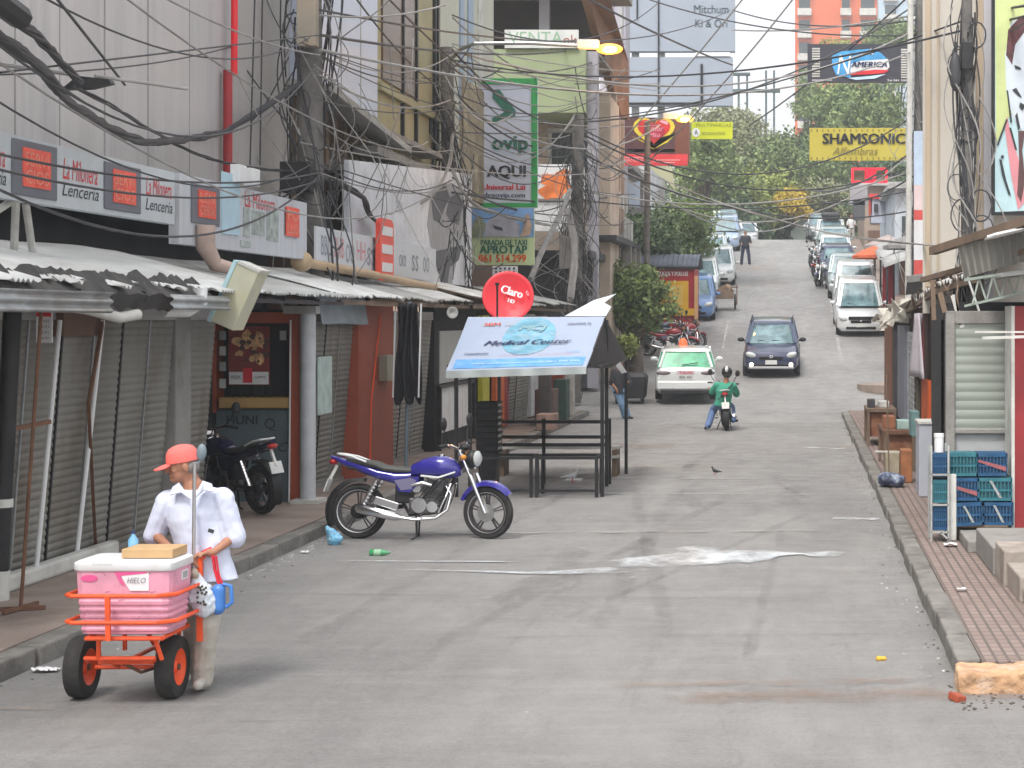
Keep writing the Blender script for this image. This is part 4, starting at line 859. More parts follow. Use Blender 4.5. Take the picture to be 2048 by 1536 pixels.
ptext(t, 'AQUI', 976, 330, 1052, 357, 44.98, M['ink'], bold=.008); ptext(t, 'Universal Lai', 966, 369, 1050, 380, 44.98, M['redink'], bold=.006); ptext(t, 'deaovip.com', 968, 384, 1050, 397, 44.98, nav, bold=.004)
t, bo = panel('taxi_stand_sign', 'taxi stand sign with car picture and pale green lower half', 'sign', 940, 416, 1068, 530, 43, mat('pale green board', (.48,.60,.34), .6, 0, .06))
prect(t, 940, 416, 1068, 474, 42.99, mat('sky print', (.17,.33,.60), .6, 0, .35, 2))
ppoly(t, [(968,474),(972,446),(990,430),(1022,432),(1040,452),(1038,474)], 42.97, mat('car print', (.33,.34,.40), .6, 0, .3, 4), 'car_print')
ppoly(t, [(940,474),(948,440),(960,430),(972,448),(966,474)], 42.965, mat('hill print', (.2,.24,.16), .6, 0, .3, 4), 'hill_print')
ppoly(t, [(1040,474),(1048,452),(1050,430),(1058,428),(1064,452),(1060,470)], 42.965, mat('bird print', (.45,.33,.25), .6, 0, .3, 4), 'bird_print')
ppoly(t, [(985,450),(1004,455),(1006,462),(990,458)], 42.96, M['ink'], 'dark_print')
ptext(t, 'PARADA DE TAXI', 962, 480, 1054, 491, 42.98, dgr, bold=.008); ptext(t, 'APROTAP', 960, 492, 1054, 508, 42.98, dgr, bold=.008); ptext(t, '061 514.299', 958, 510, 1052, 525, 42.98, mat('orange red ink', (.75,.12,.02), .6), bold=.008)
t, bo = panel('checked_board', 'small white board with dark blue dots under the taxi stand sign', 'sign', 985, 532, 1035, 556, 42.5, M['white'], .05)
for i in range(5):
    for j in range(3): prect(t, 990+i*9, 535+j*7, 994+i*9, 539+j*7, 42.49, nav, 'dot')
# brown heart sign
t, bo = panel('shop_sign', 'brown shop sign with a big red and yellow heart, beside the farther lamp', 'shop sign', 1247, 235, 1379, 325, 66, mat('sign brown', (.085,.035,.04), .5, 0, .3, .6), .2)
def heart(cx, cy, s, k=1):
    o = []
    for i in range(28):
        a = 2*math.pi*i/28; o.append((cx+s*.0625*16*math.sin(a)**3, cy-s*.0625*k*(13*math.cos(a)-5*math.cos(2*a)-2*math.cos(3*a)-math.cos(4*a))))
    return o
ye = mat('sign yellow', (.62,.50,.04), .5, 0, .15, 2)
ppoly(t, heart(1308,262,42,.85), 65.99, ye, 'yellow_heart'); ppoly(t, [(1263,272),(1300,288),(1308,298),(1318,286),(1356,266),(1340,282),(1312,296),(1306,298),(1285,284)], 65.985, ye, 'ribbon')
ppoly(t, heart(1308,260,33,.85), 65.975, mat('sign heart red', (.50,.03,.03), .4, 0, .3, 2), 'red_heart'); ppoly(t, [(1308+22*math.cos(a), 263+15*math.sin(a)) for a in np.linspace(0,6.28,20)[:-1]], 65.965, mat('sign heart dark red', (.36,.02,.05), .4), 'oval')
ptext(t, 'Amor', 1292, 252, 1326, 263, 65.965, mat('pink ink', (.7,.35,.42), .6), shear=.2); ptext(t, 'Mio', 1297, 266, 1320, 275, 65.965, MATS['pink ink'], shear=.2)
ppoly(t, [(1322,240),(1336,243),(1335,250),(1320,244)], 65.965, MATS['pink ink'], 'highlight')
prect(t, 1350, 235, 1379, 325, 65.995, mat('sign brown red', (.16,.055,.035), .5, 0, .3, .6), 'side_field')
t, bo = panel('strip_sign', 'narrow red strip sign with white lines under the heart sign', 'sign', 1238, 308, 1375, 331, 65.5, mat('strip red', (.58,.04,.05), .5, 0, .2, 2), .15)
for i, (a, c) in enumerate(((1252,1290),(1312,1360),(1316,1350))): prect(t, a, 314+i*5, c, 316+i*5, 65.49, mat('strip pale', (.75,.3,.3), .6), 'white_line')
ptext(t, 'LANCHES', 1250, 317, 1292, 325, 65.49, MATS['strip pale'])
t, bo = panel('light_strip', 'thin pale tube between the heart sign and the red strip', 'sign', 1252, 298, 1366, 304, 66, M['offwhite'], .1)
t, bo = panel('banner', 'yellow banner with a small round emblem right of the farther lamp', 'banner', 1383, 244, 1465, 278, 72, mat('banner yellow', (.55,.60,.02), .6, 0, .12, 1), .04)
ptext(t, 'MULTIMARCAS', 1392, 247, 1462, 254, 71.99, mat('olive ink', (.2,.22,.02), .7)); ppoly(t, [(1392+8*math.cos(a), 265+9*math.sin(a)) for a in np.linspace(0,6.28,16)[:-1]], 71.99, M['white'], 'emblem'); ptext(t, 'A', 1389, 260, 1396, 270, 71.98, M['ink']); ptext(t, 'accesorios', 1404, 262, 1450, 270, 71.99, MATS['olive ink'])
t = thing('torn_tarp', 'pale green torn tarpaulin hanging under the red strip sign', 'tarp', tuple(P(1325,375,64))); ppoly(t, [(1298,332),(1344,334),(1350,380),(1338,366),(1326,356),(1312,348)], 64, mat('pale green tarp', (.42,.44,.30), .8, 0, .15, 1), 'cloth')
t = thing('banner', 'small pale blue banner hanging upright left of the corner trees', 'banner', tuple(P(1268,418,62))); ppoly(t, [(1256,360),(1262,366),(1280,362),(1280,415),(1258,412)], 57.4, mat('pale blue cloth', (.42,.50,.62), .7), 'cloth')
# signs on the right side
t, bo = panel('billboard', 'black billboard with blue, white and red oval logo in front of the trees', 'billboard', 1615, 88, 1816, 164, 62, mat('billboard black', (.04,.04,.055), .5, 0, .1), .25)
ppoly(t, [(1702,138),(1664,128),(1664,112),(1682,103),(1710,100),(1740,98),(1762,106),(1776,120),(1740,130)], 61.98, mat('logo blue', (.06,.33,.66), .5, 0, .35, 2), 'logo_blue')
ppoly(t, [(1702,128),(1720,122),(1776,118),(1779,134),(1772,142),(1740,146),(1700,148)], 61.97, M['white'], 'logo_white'); ppoly(t, [(1700,150),(1700,145),(1750,139),(1778,140),(1770,146),(1735,149)], 61.965, M['redink'], 'logo_red')
ppoly(t, [(1664,130),(1700,132),(1702,156),(1672,150)], 61.97, MATS['logo blue'], 'logo_blue'); ppoly(t, [(1696,156),(1740,152),(1772,148),(1750,157),(1712,160)], 61.97, MATS['pale blue print'], 'logo_swoosh')
ptext(t, 'AMERICA', 1702, 124, 1774, 135, 61.95, nav, bold=.006, shear=.2); ptext(t, 'N', 1672, 112, 1700, 150, 61.95, M['white_ink'], shear=.2)
st5 = [(1742+8*(1 if i % 2 == 0 else .4)*math.sin(i*math.pi/5), 104-8*(1 if i % 2 == 0 else .4)*math.cos(i*math.pi/5)) for i in range(10)]; ppoly(t, st5, 61.95, M['white'], 'star')
for i in range(12): prect(t, 1624, 96+i*5, 1640, 99+i*5, 61.99, M['offwhite'], 'list_line')
for i in range(12): prect(t, 1802, 98+i*5, 1815, 101+i*5, 61.99, M['offwhite'], 'list_line')
ptext(t, 'www.america.com', 1624, 158, 1664, 162, 61.98, M['white_ink']); ptext(t, 'Tel 061 500', 1774, 159, 1814, 163, 61.98, M['white_ink'])
b = MB(); q = P(1816,126,62); b.beam((q.x,62.1,q.z+.3),(3.9,62.1,q.z+.3),.1); b.beam((3.9,62.1,1.6),(3.9,62.1,q.z+.8),.16); b.build('support_post', M['steel'], t)
t, bo = panel('banner', 'yellow SHAMSONIC banner with zigzag edges below the black billboard', 'banner', 1619, 256, 1812, 321, 60, mat('banner ochre', (.50,.42,.06), .6, 0, .15, 1, dirt=(.38,.34,.12), dscale=1), .05)
ptext(t, 'SHAMSONIC', 1646, 268, 1810, 289, 59.98, M['ink'], bold=.008); ptext(t, 'Alfombras', 1664, 295, 1755, 311, 59.98, mat('olive brown ink', (.2,.17,.05), .7), shear=.3)
for i in range(34):
    for (yy, s_) in ((259,1),(318,-1)): ppoly(t, [(1621+i*5.6,yy),(1625+i*5.6,yy),(1623+i*5.6,yy+5*s_)], 59.98, MATS['olive brown ink'] , 'zigzag_tooth') if i % 2 == 0 else None
b = MB(); q = P(1812,290,60); b.beam((q.x,60.1,q.z+.4),(3.9,60.1,q.z+.4),.06); b.build('rope', M['cable_grey'], t)
neon = mat('neon red', (.8,.01,.03), .5, emit=(1,.01,.04), estr=.7)
t = thing('neon_sign', 'glowing red framed sign below the yellow banner', 'neon sign', tuple(P(1738,365,74)))
for q in ((1703,336,1775,340),(1703,362,1775,366),(1703,340,1707,362),(1771,340,1775,362)): prect(t, *q, 74, neon, 'tube', .1)
prect(t, 1708, 341, 1770, 361, 74.1, mat('sign inner', (.12,.14,.09), .6, 0, .4, 2), 'back'); prect(t, 1730, 340, 1752, 362, 74, neon, 'centre'); ptext(t, 'PF', 1731, 343, 1750, 358, 73.88, MATS['sign heart dark red'])
b = MB(); b.beam(P(1775,350,74), P(1830,350,74), .1); b.build('bracket', M['black'], t)

# ================= OVERHEAD CABLES =================
random.seed(31)
USED = {}
def where(x, y, d):
    if x < 0: return 'upper left corner' if y < 120 else 'left edge'
    if y < 5: return 'top edge above ' + ('grey building' if x < 500 else 'dark pole' if x < 700 else 'olive building' if x < 1000 else 'billboard' if x < 1500 else 'trees')
    for a, n in ((560,'grey building front'),(700,'thick dark pole'),(960,'lamp arm pole'),(1190,'street corner pole'),(1330,'peach building'),(1480,'big billboard'),(1700,'far street end'),(1900,'tall right pole')):
        if x < a: return n
    return 'cream building'
def clabel(x0,y0,d0,x1,y1,d1,m,s):
    h = 'high' if min(y0,y1) < 60 else 'upper' if min(y0,y1) < 150 else 'middle' if min(y0,y1) < 260 else 'low'
    a = 'pale grey' if m != 'cable' else 'black'
    for k in ('taut' if s < .2 else 'slack', 'sloping' if abs(y1-y0) > 60 else 'nearly level', 'steeper' if abs(y1-y0) > 120 else 'slightly tilted', 'deeply sagging' if s > .6 else 'straighter', 'thin', 'lowest' if y1 > y0 else 'topmost', 'slender', 'middle', 'outer', 'inner'):
        L = '%s %s %s cable, %s to %s' % (k, h, a, where(x0,y0,d0), where(x1,y1,d1))
        if L not in USED: USED[L] = 1; return L
    return L
def cable(x0,y0,d0,x1,y1,d1,s=.3,r=.012,m='cable',lab=None,grp='overhead cables crossing the street'):
    a, c = P(x0,y0,d0), P(x1,y1,d1); b = MB(); p = sag(a, c, s, 18); b.tube(p, r, 5)
    return single(b, 'cable', M[m], clabel(x0,y0,d0,x1,y1,d1,m,s), 'cable', tuple(a), grp, smooth=True)
LC = 'thin dark overhead cable among many strung above the street'
cabs = [(-40,150,14,480,88,26,.1),(-40,60,12,640,120,26,.9),(60,-20,13,620,75,26,.4),(230,-20,16,905,300,37,.5),(-40,180,13,620,330,26,.5),(-40,300,14,640,345,26,.2),
 (-40,330,13,640,360,26,.25),(-40,100,13,900,360,37,1.0),(640,20,26,1460,20,70,.8),(640,70,26,1190,90,60,.3),(0,145,14,640,70,26,0),(300,-20,16,640,110,26,.1),(640,110,26,900,160,37,.2),
 (700,-20,26,905,190,37,.2),(640,30,26,890,10,30,.1),(760,-20,28,1140,260,50,.4),(640,150,26,900,200,37,.3),(640,200,26,905,215,37,.15),(905,100,37,1140,250,50,.4),(905,130,37,1140,270,50,.6),
 (905,180,37,1140,290,50,.5),(905,215,37,1145,310,50,.4),(905,260,37,1145,330,50,.3),(905,130,37,1240,100,58,.4),(905,200,37,1320,250,60,.9),(640,100,26,1830,100,56,1.0),(900,100,37,1830,60,56,1.2),
 (1150,250,50,1830,230,56,1.6),(1150,260,50,1830,330,56,1.2),(1150,245,50,1830,10,56,.8),(1160,290,50,1830,300,56,2.2),(1150,300,50,1830,420,56,.9),(1145,240,50,1930,40,26,.3),(905,120,37,1930,60,26,.5),
 (1180,0,45,1465,130,70,.1),(1500,-20,50,1200,330,55,.1),(1600,-20,50,1290,330,58,.2),(1820,-10,56,1500,250,75,.2),(1160,270,50,1600,440,100,1.5),(1400,330,64,1530,470,90,.1),(1830,350,56,1640,400,95,.5),(1830,300,56,1620,380,100,.5),
 (1160,380,50,1830,340,56,.7),(1160,400,50,1830,380,56,.4),(1830,60,56,2060,30,24,.1),(1830,120,56,2060,40,24,.2),(1830,210,56,1930,150,26,.05),(1840,245,56,1930,215,26,.05),(1850,20,56,2060,10,24,.1),
 (1465,60,74,1830,30,56,.2),(1465,20,74,1830,40,56,.4),(1300,0,60,1830,70,56,.4),(640,330,26,905,360,37,.3),(640,345,26,905,375,37,.2),(905,370,37,1145,430,50,.2),(905,355,37,1145,400,50,.5),(905,385,37,1240,390,58,.2),
 (-40,20,12,240,240,18,.1),(100,-20,13,250,170,18,.0),(0,380,14,640,350,26,.6),(480,120,26,640,310,26.5,.1),(510,-20,24,500,330,24.5,.0),(525,-20,24,520,330,24.5,.0),(470,140,25,600,360,26,.1),(1240,340,58,1500,420,80,.2)]
for c_ in cabs: cable(*c_, r=rnd(.009,.014)*max(1,(c_[2]+c_[5])/50), m='cable' if random.random() < .75 else 'cable_grey')
for i in range(26):
    side = random.choice([(600,26),(905,37),(1150,50)]); y0 = rnd(20,320); e = random.choice([(905,37),(1150,50),(1250,58),(1320,62)])
    if e[0] <= side[0]: e = (side[0]+rnd(40,140), side[1]+3)
    cable(side[0], y0, side[1], e[0], y0+rnd(-60,150), e[1], rnd(.1,1.1), rnd(.008,.013)*side[1]/26, random.choice(['cable','cable_grey']))
# heavy bundles
def bundle(pts, r, lab, n=5, m='cable'):
    b = MB(); q = [P(*p) for p in pts]
    # smooth
    path = []
    for i in range(len(q)-1):
        p0, p1, p2, p3 = q[max(0,i-1)], q[i], q[i+1], q[min(len(q)-1,i+2)]
        for k in range(6):
            u = k/6; path.append(.5*((2*p1)+(-p0+p2)*u+(2*p0-5*p1+4*p2-p3)*u*u+(-p0+3*p1-3*p2+p3)*u**3))
    path.append(q[-1])
    for j in range(n):
        ph = rnd(0,6); b.tube([p+Vector((math.cos(ph+i*.5),0,math.sin(ph+i*.5)))*r*.55+Vector((0,0,rnd(-.3,.3)*r)) for i, p in enumerate(path)], r*.5, 6)
    return single(b, 'cable_bundle', M[m], lab, 'cable bundle', tuple(q[0]), smooth=True)
bundle([(-30,50,13),(60,120,14),(130,190,15),(190,240,17),(260,275,19),(330,282,21),(400,275,23),(470,250,25),(600,170,26.6)], .05, 'thickest black cable bundle sagging in front of the grey panel building', 6)
bundle([(-20,5,12.5),(60,60,14),(110,110,15),(160,165,16)], .04, 'twisted cable bundle running down to the black splice box', 5)
bundle([(150,175,16),(230,215,18),(300,260,20),(400,310,23),(500,335,25),(600,345,26.6)], .022, 'thin pair of cables running from the splice box to the thick dark pole', 3)
t = thing('splice_box', 'flat black cable splice box hanging from the wires at upper left', 'splice box', tuple(P(185,170,16.5)))
ppoly(t, [(132,182),(165,155),(228,162),(232,170),(190,180)], 16.5, M['black'], 'box', .12)
b = MB(); b.tube([P(0,128,15),P(140,148,16.4)], .02, 6); b.tube([P(190,152,16.5),P(375,178,17.5)], .016, 6); b.build('rod', M['cable_grey'], t)
b = MB(); b.tube([P(-20,-10,12.4),P(40,35,13)], .09, 8); single(b, 'splice_tube', M['black'], 'short thick black splice tube in the upper left corner', 'splice box', tuple(P(0,10,12.6)), smooth=True)
bundle([(1140,380,49.5),(1120,430,48),(1090,490,46),(1060,560,44)], .07, 'grey cables falling steeply from the corner pole to the awnings', 7, 'cable_grey')
bundle([(1135,420,49.5),(1150,500,49),(1140,600,48)], .10, 'mass of grey cables hanging straight down the corner pole', 8, 'cable_grey')
bundle([(905,270,36.8),(895,340,36.5),(850,400,35),(760,440,33)], .04, 'pale cables sweeping left from the lamp pole to the white banner', 5, 'cable_grey')
bundle([(905,340,36.8),(940,400,37),(1000,430,40),(1100,450,46)], .04, 'pale cables sweeping right from the lamp pole toward the corner pole', 5, 'cable_grey')
bundle([(640,350,27),(720,390,29),(740,430,30),(770,450,31)], .05, 'black cable bundle drooping behind the upright red sign', 5)
bundle([(1150,262,50),(1230,315,56),(1340,365,62),(1440,405,52),(1640,462,38),(1870,492,26)], .022, 'long pale cable crossing the street low from left to right', 2, 'cable_grey')
# loose loops
t = MB()
for i in range(34):
    c = random.choice([(605,26.4,40,420),(903,36.8,60,500),(1145,49.6,250,560),(905,36.7,300,470)]); y = rnd(c[2],c[3]); q = P(c[0]+rnd(-40,40), y, c[1]-rnd(0,.6)); rr = rnd(.15,.6)
    e = q+Vector((rnd(-1.4,1.4), rnd(-.3,.3), rnd(-1.6,.4))); t.tube(sag(q, e, rr, 12), rnd(.007,.014), 5)
o = single(t, 'loose_wires', M['cable'], 'uncountable loose wires drooping around the left poles', 'loose wires', tuple(P(900,300,37))); o['kind'] = 'stuff'
t = MB()
for i in range(30):
    x = rnd(570,980); y = rnd(60,430); q = P(x,y,rnd(27,36)); t.tube(sag(q, q+Vector((rnd(-1.2,1.2),rnd(-1,1),rnd(-2.4,-.3))), rnd(.05,.5), 10), rnd(.006,.011), 4)
o = single(t, 'loose_wires', M['cable_grey'], 'uncountable thin wires dangling before the pale billboard', 'loose wires', tuple(P(800,300,33))); o['kind'] = 'stuff'
# ================= RIGHT SIDE =================
random.seed(41)
M['slab'] = mat('worn pale slab', (.33,.29,.255), .9, 0, .2, 2, .3, 30, (.17,.14,.12), 1.8, .7)
# raised platform, steps
t = thing('platform', 'stepped concrete platform in front of the red wall', 'steps', (1.9,18,.15))
for (x0,d0,d1,z,mm) in ((1.70,18.2,20.6,.26,'concrete'),(1.78,16.6,18.2,.40,'concrete'),(1.80,15.9,16.6,.46,'slab'),(1.83,15.0,15.9,.36,'slab'),(1.86,13.6,15.0,.26,'pave')):
    b = MB(); b.box(x0,6,d0+.003,d1,.14,z); b.build('step', M[mm], t, bevel=.015)
b = MB(); b.box(1.80,6,20.6,24.5,.14,.34); b.build('step', M['concrete'], t)
# crate shop front: shutter
t = thing('kiosk', 'pale green shuttered kiosk behind the blue crates', 'kiosk', (2.0,20,.2))
kd = 20.0
b = MB(); n = int((2.48-1.28)/.1*6); b.add([(x, kd-.008*abs(math.sin(math.pi*(1.28+i*1.2/n)/.1)), 1.28+i*1.2/n) for x in (1.72,2.29) for i in range(n+1)], [(i,i+1,n+2+i,n+1+i) for i in range(n)]); b.build('roller_shutter', M['shut_green'], t)
b = MB(); b.box(1.64,2.32,kd+.03,kd+.1,.26,1.24); b.build('lower_panel', mat('pale counter', (.42,.44,.45), .6, 0, .1, 3, dirt=(.25,.22,.2)), t)
b = MB(); b.box(1.62,1.72,kd-.04,kd+.1,.26,2.6); b.box(1.72,2.3,kd-.03,kd+.1,2.46,2.6); b.box(1.72,2.3,kd-.03,kd+.05,1.24,1.29); b.build('frame', M['concrete'], t, bevel=.008)
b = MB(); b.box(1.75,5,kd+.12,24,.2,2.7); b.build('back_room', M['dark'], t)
t = thing('wall', 'tall deep red wall at the right edge of the street', 'wall', (2.6,19.5,.4))
b = MB(); b.box(2.30,5,19.3,19.9,.2,2.65); b.build('wall', M['redp'], t)
b = MB(); b.box(2.265,2.30,19.28,19.9,.2,2.65); b.build('edge_strip', M['offwhite'], t)
# crates
def crate(x, z, d, w, col, label, ry=0, h=.25, dep=.33, mark='x', g='beverage crates stacked on the right pavement'):
    t = thing('crate', label, 'crate', (x+w/2, d, z), group=g, rot=(0, ry, 0))
    b = MB(); W2 = w/2-.004
    for zz, hh in ((0,.03),(.10,.02),(h-.045,.04)): b.box(-W2,W2,0,dep,zz,zz+hh)
    nsl = 9
    for i in range(nsl+1):
        xx = -W2+(2*W2)*i/nsl; b.box(xx-.006 if i else xx,xx+.006 if i < nsl else xx,0.004,.016,0,h-.01)
    for i in range(6): yy = dep*i/6; b.box(-W2,-W2+.012,yy,yy+.02,0,h-.01); b.box(W2-.012,W2,yy,yy+.02,0,h-.01)
    b.build('shell', col, t, world=False, bevel=0)
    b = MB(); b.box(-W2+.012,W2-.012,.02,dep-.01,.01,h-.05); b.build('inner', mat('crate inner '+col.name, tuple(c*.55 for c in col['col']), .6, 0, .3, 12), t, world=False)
    if mark == 'x':
        b = MB(); b.prism([(-W2*.35,h*.85),(-W2*.2,h*.85),(W2*.40,.03),(W2*.22,.03)], (0,0,0), (1,0,0), (0,0,1), (0,-.003,0)); b.build('stripe', mat('faded stripe', (.30,.32,.32), .7, 0, .4, 30), t, world=False)
    if mark == 'r':
        b = MB(); b.prism([(-W2*.9,h*.7),(-W2*.9,h*.6),(W2*.9,.05),(W2*.9,.1)], (0,0,0), (1,0,0), (0,0,1), (0,-.003,0)); b.build('stripe', mat('faded red stripe', (.28,.09,.10), .6, 0, .4, 30), t, world=False)
    return t
cd = 19.2
q = lambda x: (x-1600)*cd/F
crate(q(1893), .835, cd, .335, M['teal_crate'], 'teal crate in the top row, right next to the corner column', mark='')
crate(q(1953), .835, cd, .335, M['blue_crate'], 'top right blue crate with a faded red stripe', mark='r')
crate(q(1895), .572, cd, .335, M['blue_crate'], 'middle row blue crate with a red stripe, left of the teal one', mark='r')
crate(q(1956), .572, cd, .37, M['teal_crate'], 'middle row teal blue crate touching the red wall', mark='x')
crate(q(1908), .31, cd-.04, .315, M['blue_crate'], 'bottom row blue crate tilted down at its front', ry=R(-3), mark='x')
crate(q(1966), .31, cd, .33, M['blue_crate'], 'bottom right blue crate with pale stripes, under the teal blue one', mark='x')
for i, (z, mm, lab) in enumerate(((.835,'blue_crate','uppermost crate of the narrow left column'),(.56,'teal_crate','teal middle crate of the narrow left column'),(.27,'blue_crate','lowest crate of the narrow left column'))):
    crate(q(1862), z, cd-.1, .19, M[mm], lab, mark='', h=.25)
t = thing('rack', 'thin metal rack holding the narrow column of crates', 'rack', (1.5,19.2,.15))
b = MB()
for x in (q(1861), q(1895)):
    for dd in (cd-.12, cd+.25): b.beam((x,dd,.15),(x,dd,1.17),.02)
for z in (.86,.54,.25): b.beam((q(1861),cd-.12,z),(q(1895),cd-.12,z),.02)
b.beam((q(1880),cd-.12,.25),(q(1895),cd-.12,.02+.15),.02); b.build('frame', M['zinc_old'], t)
b = MB(); b.box(q(1897),q(1912),cd-.06,cd,.15,.86); single(b, 'white_post', M['offwhite'], 'short white post standing between the crate columns', 'post', (q(1904),cd,.15), bevel=.01)
b = MB(); b.box(q(1897),q(2016),cd-.01,cd+.36,.29,.31); b.box(q(1960),q(2012),cd,cd+.3,.25,.29); single(b, 'plank', M['wood'], 'plank under the bottom row of blue crates', 'plank', (2,cd,.26))
b = MB(); b.lathe([(.05,0),(.05,.16),(.055,.16),(.055,.2),(.03,.2)], (q(1878),cd,1.09), n=14); single(b, 'bucket', M['white'], 'small white container on the narrow crate column', 'container', (q(1878),cd,1.17), smooth=True)
# awnings right
t = thing('awning', 'broken right awning of old zinc sheets on a pale truss', 'awning', (2.4,20,2.9))
b = MB(); corr(b, 4.6, 4.0, 2.0, 3.38, 18.5, 21, pitch=.2, amp=.02); b.build('roof_sheet', M['zinc_light'], t, thick=.01)
b = MB(); q0 = [P(1912,478,20.2),P(2060,440,18.6),P(2060,520,18.6),P(1928,556,20.2)]
b.grid(lambda u, v: q0[0].lerp(q0[1],u).lerp(q0[3].lerp(q0[2],u),v)+Vector((0,.025*math.sin(u*60),0)), 60, 4); b.build('hanging_sheet', mat('translucent grey sheet', (.25,.245,.22), .5, 0, .3, 2, dirt=(.14,.12,.1), stretch=(3,1,.4)), t, thick=.006)
b = MB(); b.beam(P(1865,502,21),P(2060,440,18.4),.09); b.beam(P(1845,560,22),P(2060,500,18.6),.06); b.build('edge_beam', M['wood'], t)
b = MB(); b.beam(P(1930,612,19.6),P(2060,582,19),.025); b.beam(P(1930,560,19.6),P(2060,540,19),.03)
for i in range(5): b.beam(P(1945+i*28,607-i*6,19.5),P(1958+i*28,556-i*4,19.5),.018); b.beam(P(1958+i*28,556-i*4,19.5),P(1972+i*28,600-i*6,19.5),.018)
b.build('truss', mat('pale green steel', (.36,.42,.37), .5, .2, .2, 4), t)
b = MB(); corr(b, 5, 3.35, 2.1, 2.96, 18.8, 20.6, pitch=.12, amp=.02); b.build('roof_sheet', M['zinc_old'], t, thick=.01)
for (x0,y0,x1,y1,w_,mm) in ((1905,590,1925,655,.05,'offwhite'),(1880,585,1890,625,.06,'wood'),(1935,555,1958,622,.07,'zinc_light'),(1912,590,1920,650,.03,'wood'),(1865,560,1868,640,.05,'wood')):
    b = MB(); b.beam(P(x0,y0,20),P(x1,y1,20),w_,.02); b.build('loose_board', M[mm], t)
b = MB(); b.beam(P(1950,664,19.1),P(2060,664,18.9),.02); b.beam(P(1965,676,19),P(2060,673,18.9),.03); b.build('rail', M['offwhite'], t)
t = thing('awning', 'low ragged right awning of patched sheets over the far stalls', 'awning', (2,26,2.7))
edge = [(1768,640,38),(1800,622,33),(1830,600,29),(1862,575,25.5),(1905,560,22.5),(1945,548,20.8)]
b = MB()
for i in range(len(edge)-1):
    a, c = P(*edge[i]), P(*edge[i+1]); up = Vector((1.5,0,.55)); j = Vector((rnd(-.05,.05),0,rnd(-.05,.05)))
    n = 14
    b.grid(lambda u, v: (a+j).lerp(c,u)+up*v+Vector((0,0,.03*math.sin(u*40)+.05*noise.noise(Vector((u*5,v*3,i))))), 40, 4)
b.build('roof_sheet', M['zinc_light'], t, thick=.01, smooth=True)
b = MB()
for i in range(len(edge)-1): a, c = P(*edge[i]), P(*edge[i+1]); b.beam(a-Vector((-.05,0,.07)), c-Vector((-.05,0,.07)), .07)
for i in range(40):
    u = rnd(0,.999)*(len(edge)-1); k = int(u); a = P(*edge[k]).lerp(P(*edge[k+1]), u-k); e = a+Vector((rnd(-.1,.12),rnd(-.2,.2),rnd(-.25,.1))); b.beam(a+Vector((rnd(-.1,.1),0,.05)), e, rnd(.015,.05), .01)
b.build('ragged_edge', M['wood'], t)
b = MB()
for i in range(46):
    u = rnd(0,1.5); k = int(u); a = P(*edge[k]).lerp(P(*edge[k+1]), u-k); e = [a+Vector((rnd(-.3,.25),rnd(-.2,.2),rnd(-.28,.18))) for _ in range(3)]; b.quad(*e)
b.build('torn_plastic', mat('torn pale plastic', (.50,.48,.42), .6, 0, .4, 3), t, thick=.004)
# second roof behind: dark gap sheets and roof with timber
b = MB(); q1 = [P(1815,560,30),P(1945,540,24),P(1945,570,24),P(1812,590,30)]; b.quad(*q1); b.build('dark_gap', M['tarp_blk'], t, thick=.02)
b = MB(); q1 = [P(1812,552,30),P(1940,534,24),P(1940,546,24),P(1815,566,30)]; b.quad(*q1); b.build('upper_sheet', M['zinc_light'], t, thick=.02)
# stalls along the right kerb, d 22..38
t = thing('market_stall', 'row of closed wooden stalls with hanging cloths on the right pavement', 'market stall', (2.0,30,.15))
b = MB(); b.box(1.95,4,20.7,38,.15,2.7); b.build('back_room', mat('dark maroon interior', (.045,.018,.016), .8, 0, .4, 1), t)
for (a, c, x, z0, z1, col, nm) in ((38,35.2,1.78,.6,2.45,(.20,.085,.05),'wooden_door'),(35.2,34.4,1.8,.2,2.4,(.05,.045,.05),'dark_post'),(33.8,31.6,1.83,.7,2.4,(.17,.18,.22),'grey_curtain'),(31,29.2,1.88,.7,2.3,(.09,.08,.06),'wire_shelf'),(27.6,26.2,1.86,.9,1.6,(.62,.12,.03),'orange_cloth'),(38.2,35.0,1.80,.15,.7,(.03,.03,.04),'dark_base'),(29.3,28.4,1.85,1.6,2.5,(.28,.05,.05),'red_cloth'),(22.3,21.9,1.75,.2,2.5,(.25,.24,.2),'post')):
    b = MB(); b.box(x,x+.1,c,a,z0,z1); b.build(nm, mat('st '+nm, col, .7, 0, .3, 3, .1, 20, tuple(q_*.5 for q_ in col), 3, .5), t)
b = MB()
for i in range(16): b.beam((1.86,29.2,.75+i*.1),(1.86,31,.75+i*.1),.02); 
for i in range(5): b.beam((1.85,29.3+i*.4,.7),(1.85,29.3+i*.4,2.3),.02)
b.build('wire_grid', M['steel'], t)
b = MB()
for i in range(7): b.beam((1.93,22.5,.8+i*.22),(1.93,26,.8+i*.22),.015)
b.build('grille', M['rust'], t)
b = MB(); b.grid(lambda u, v: Vector((1.80-.05*math.sin(u*9)-.10*v*(1-u), 27.6-1.8*u*(.45+.55*v), 2.6-.95*v)), 16, 8); b.build('hanging_cloth', mat('lilac grey cloth', (.36,.33,.36), .9, 0, .15, 4), t, smooth=True, thick=.01)
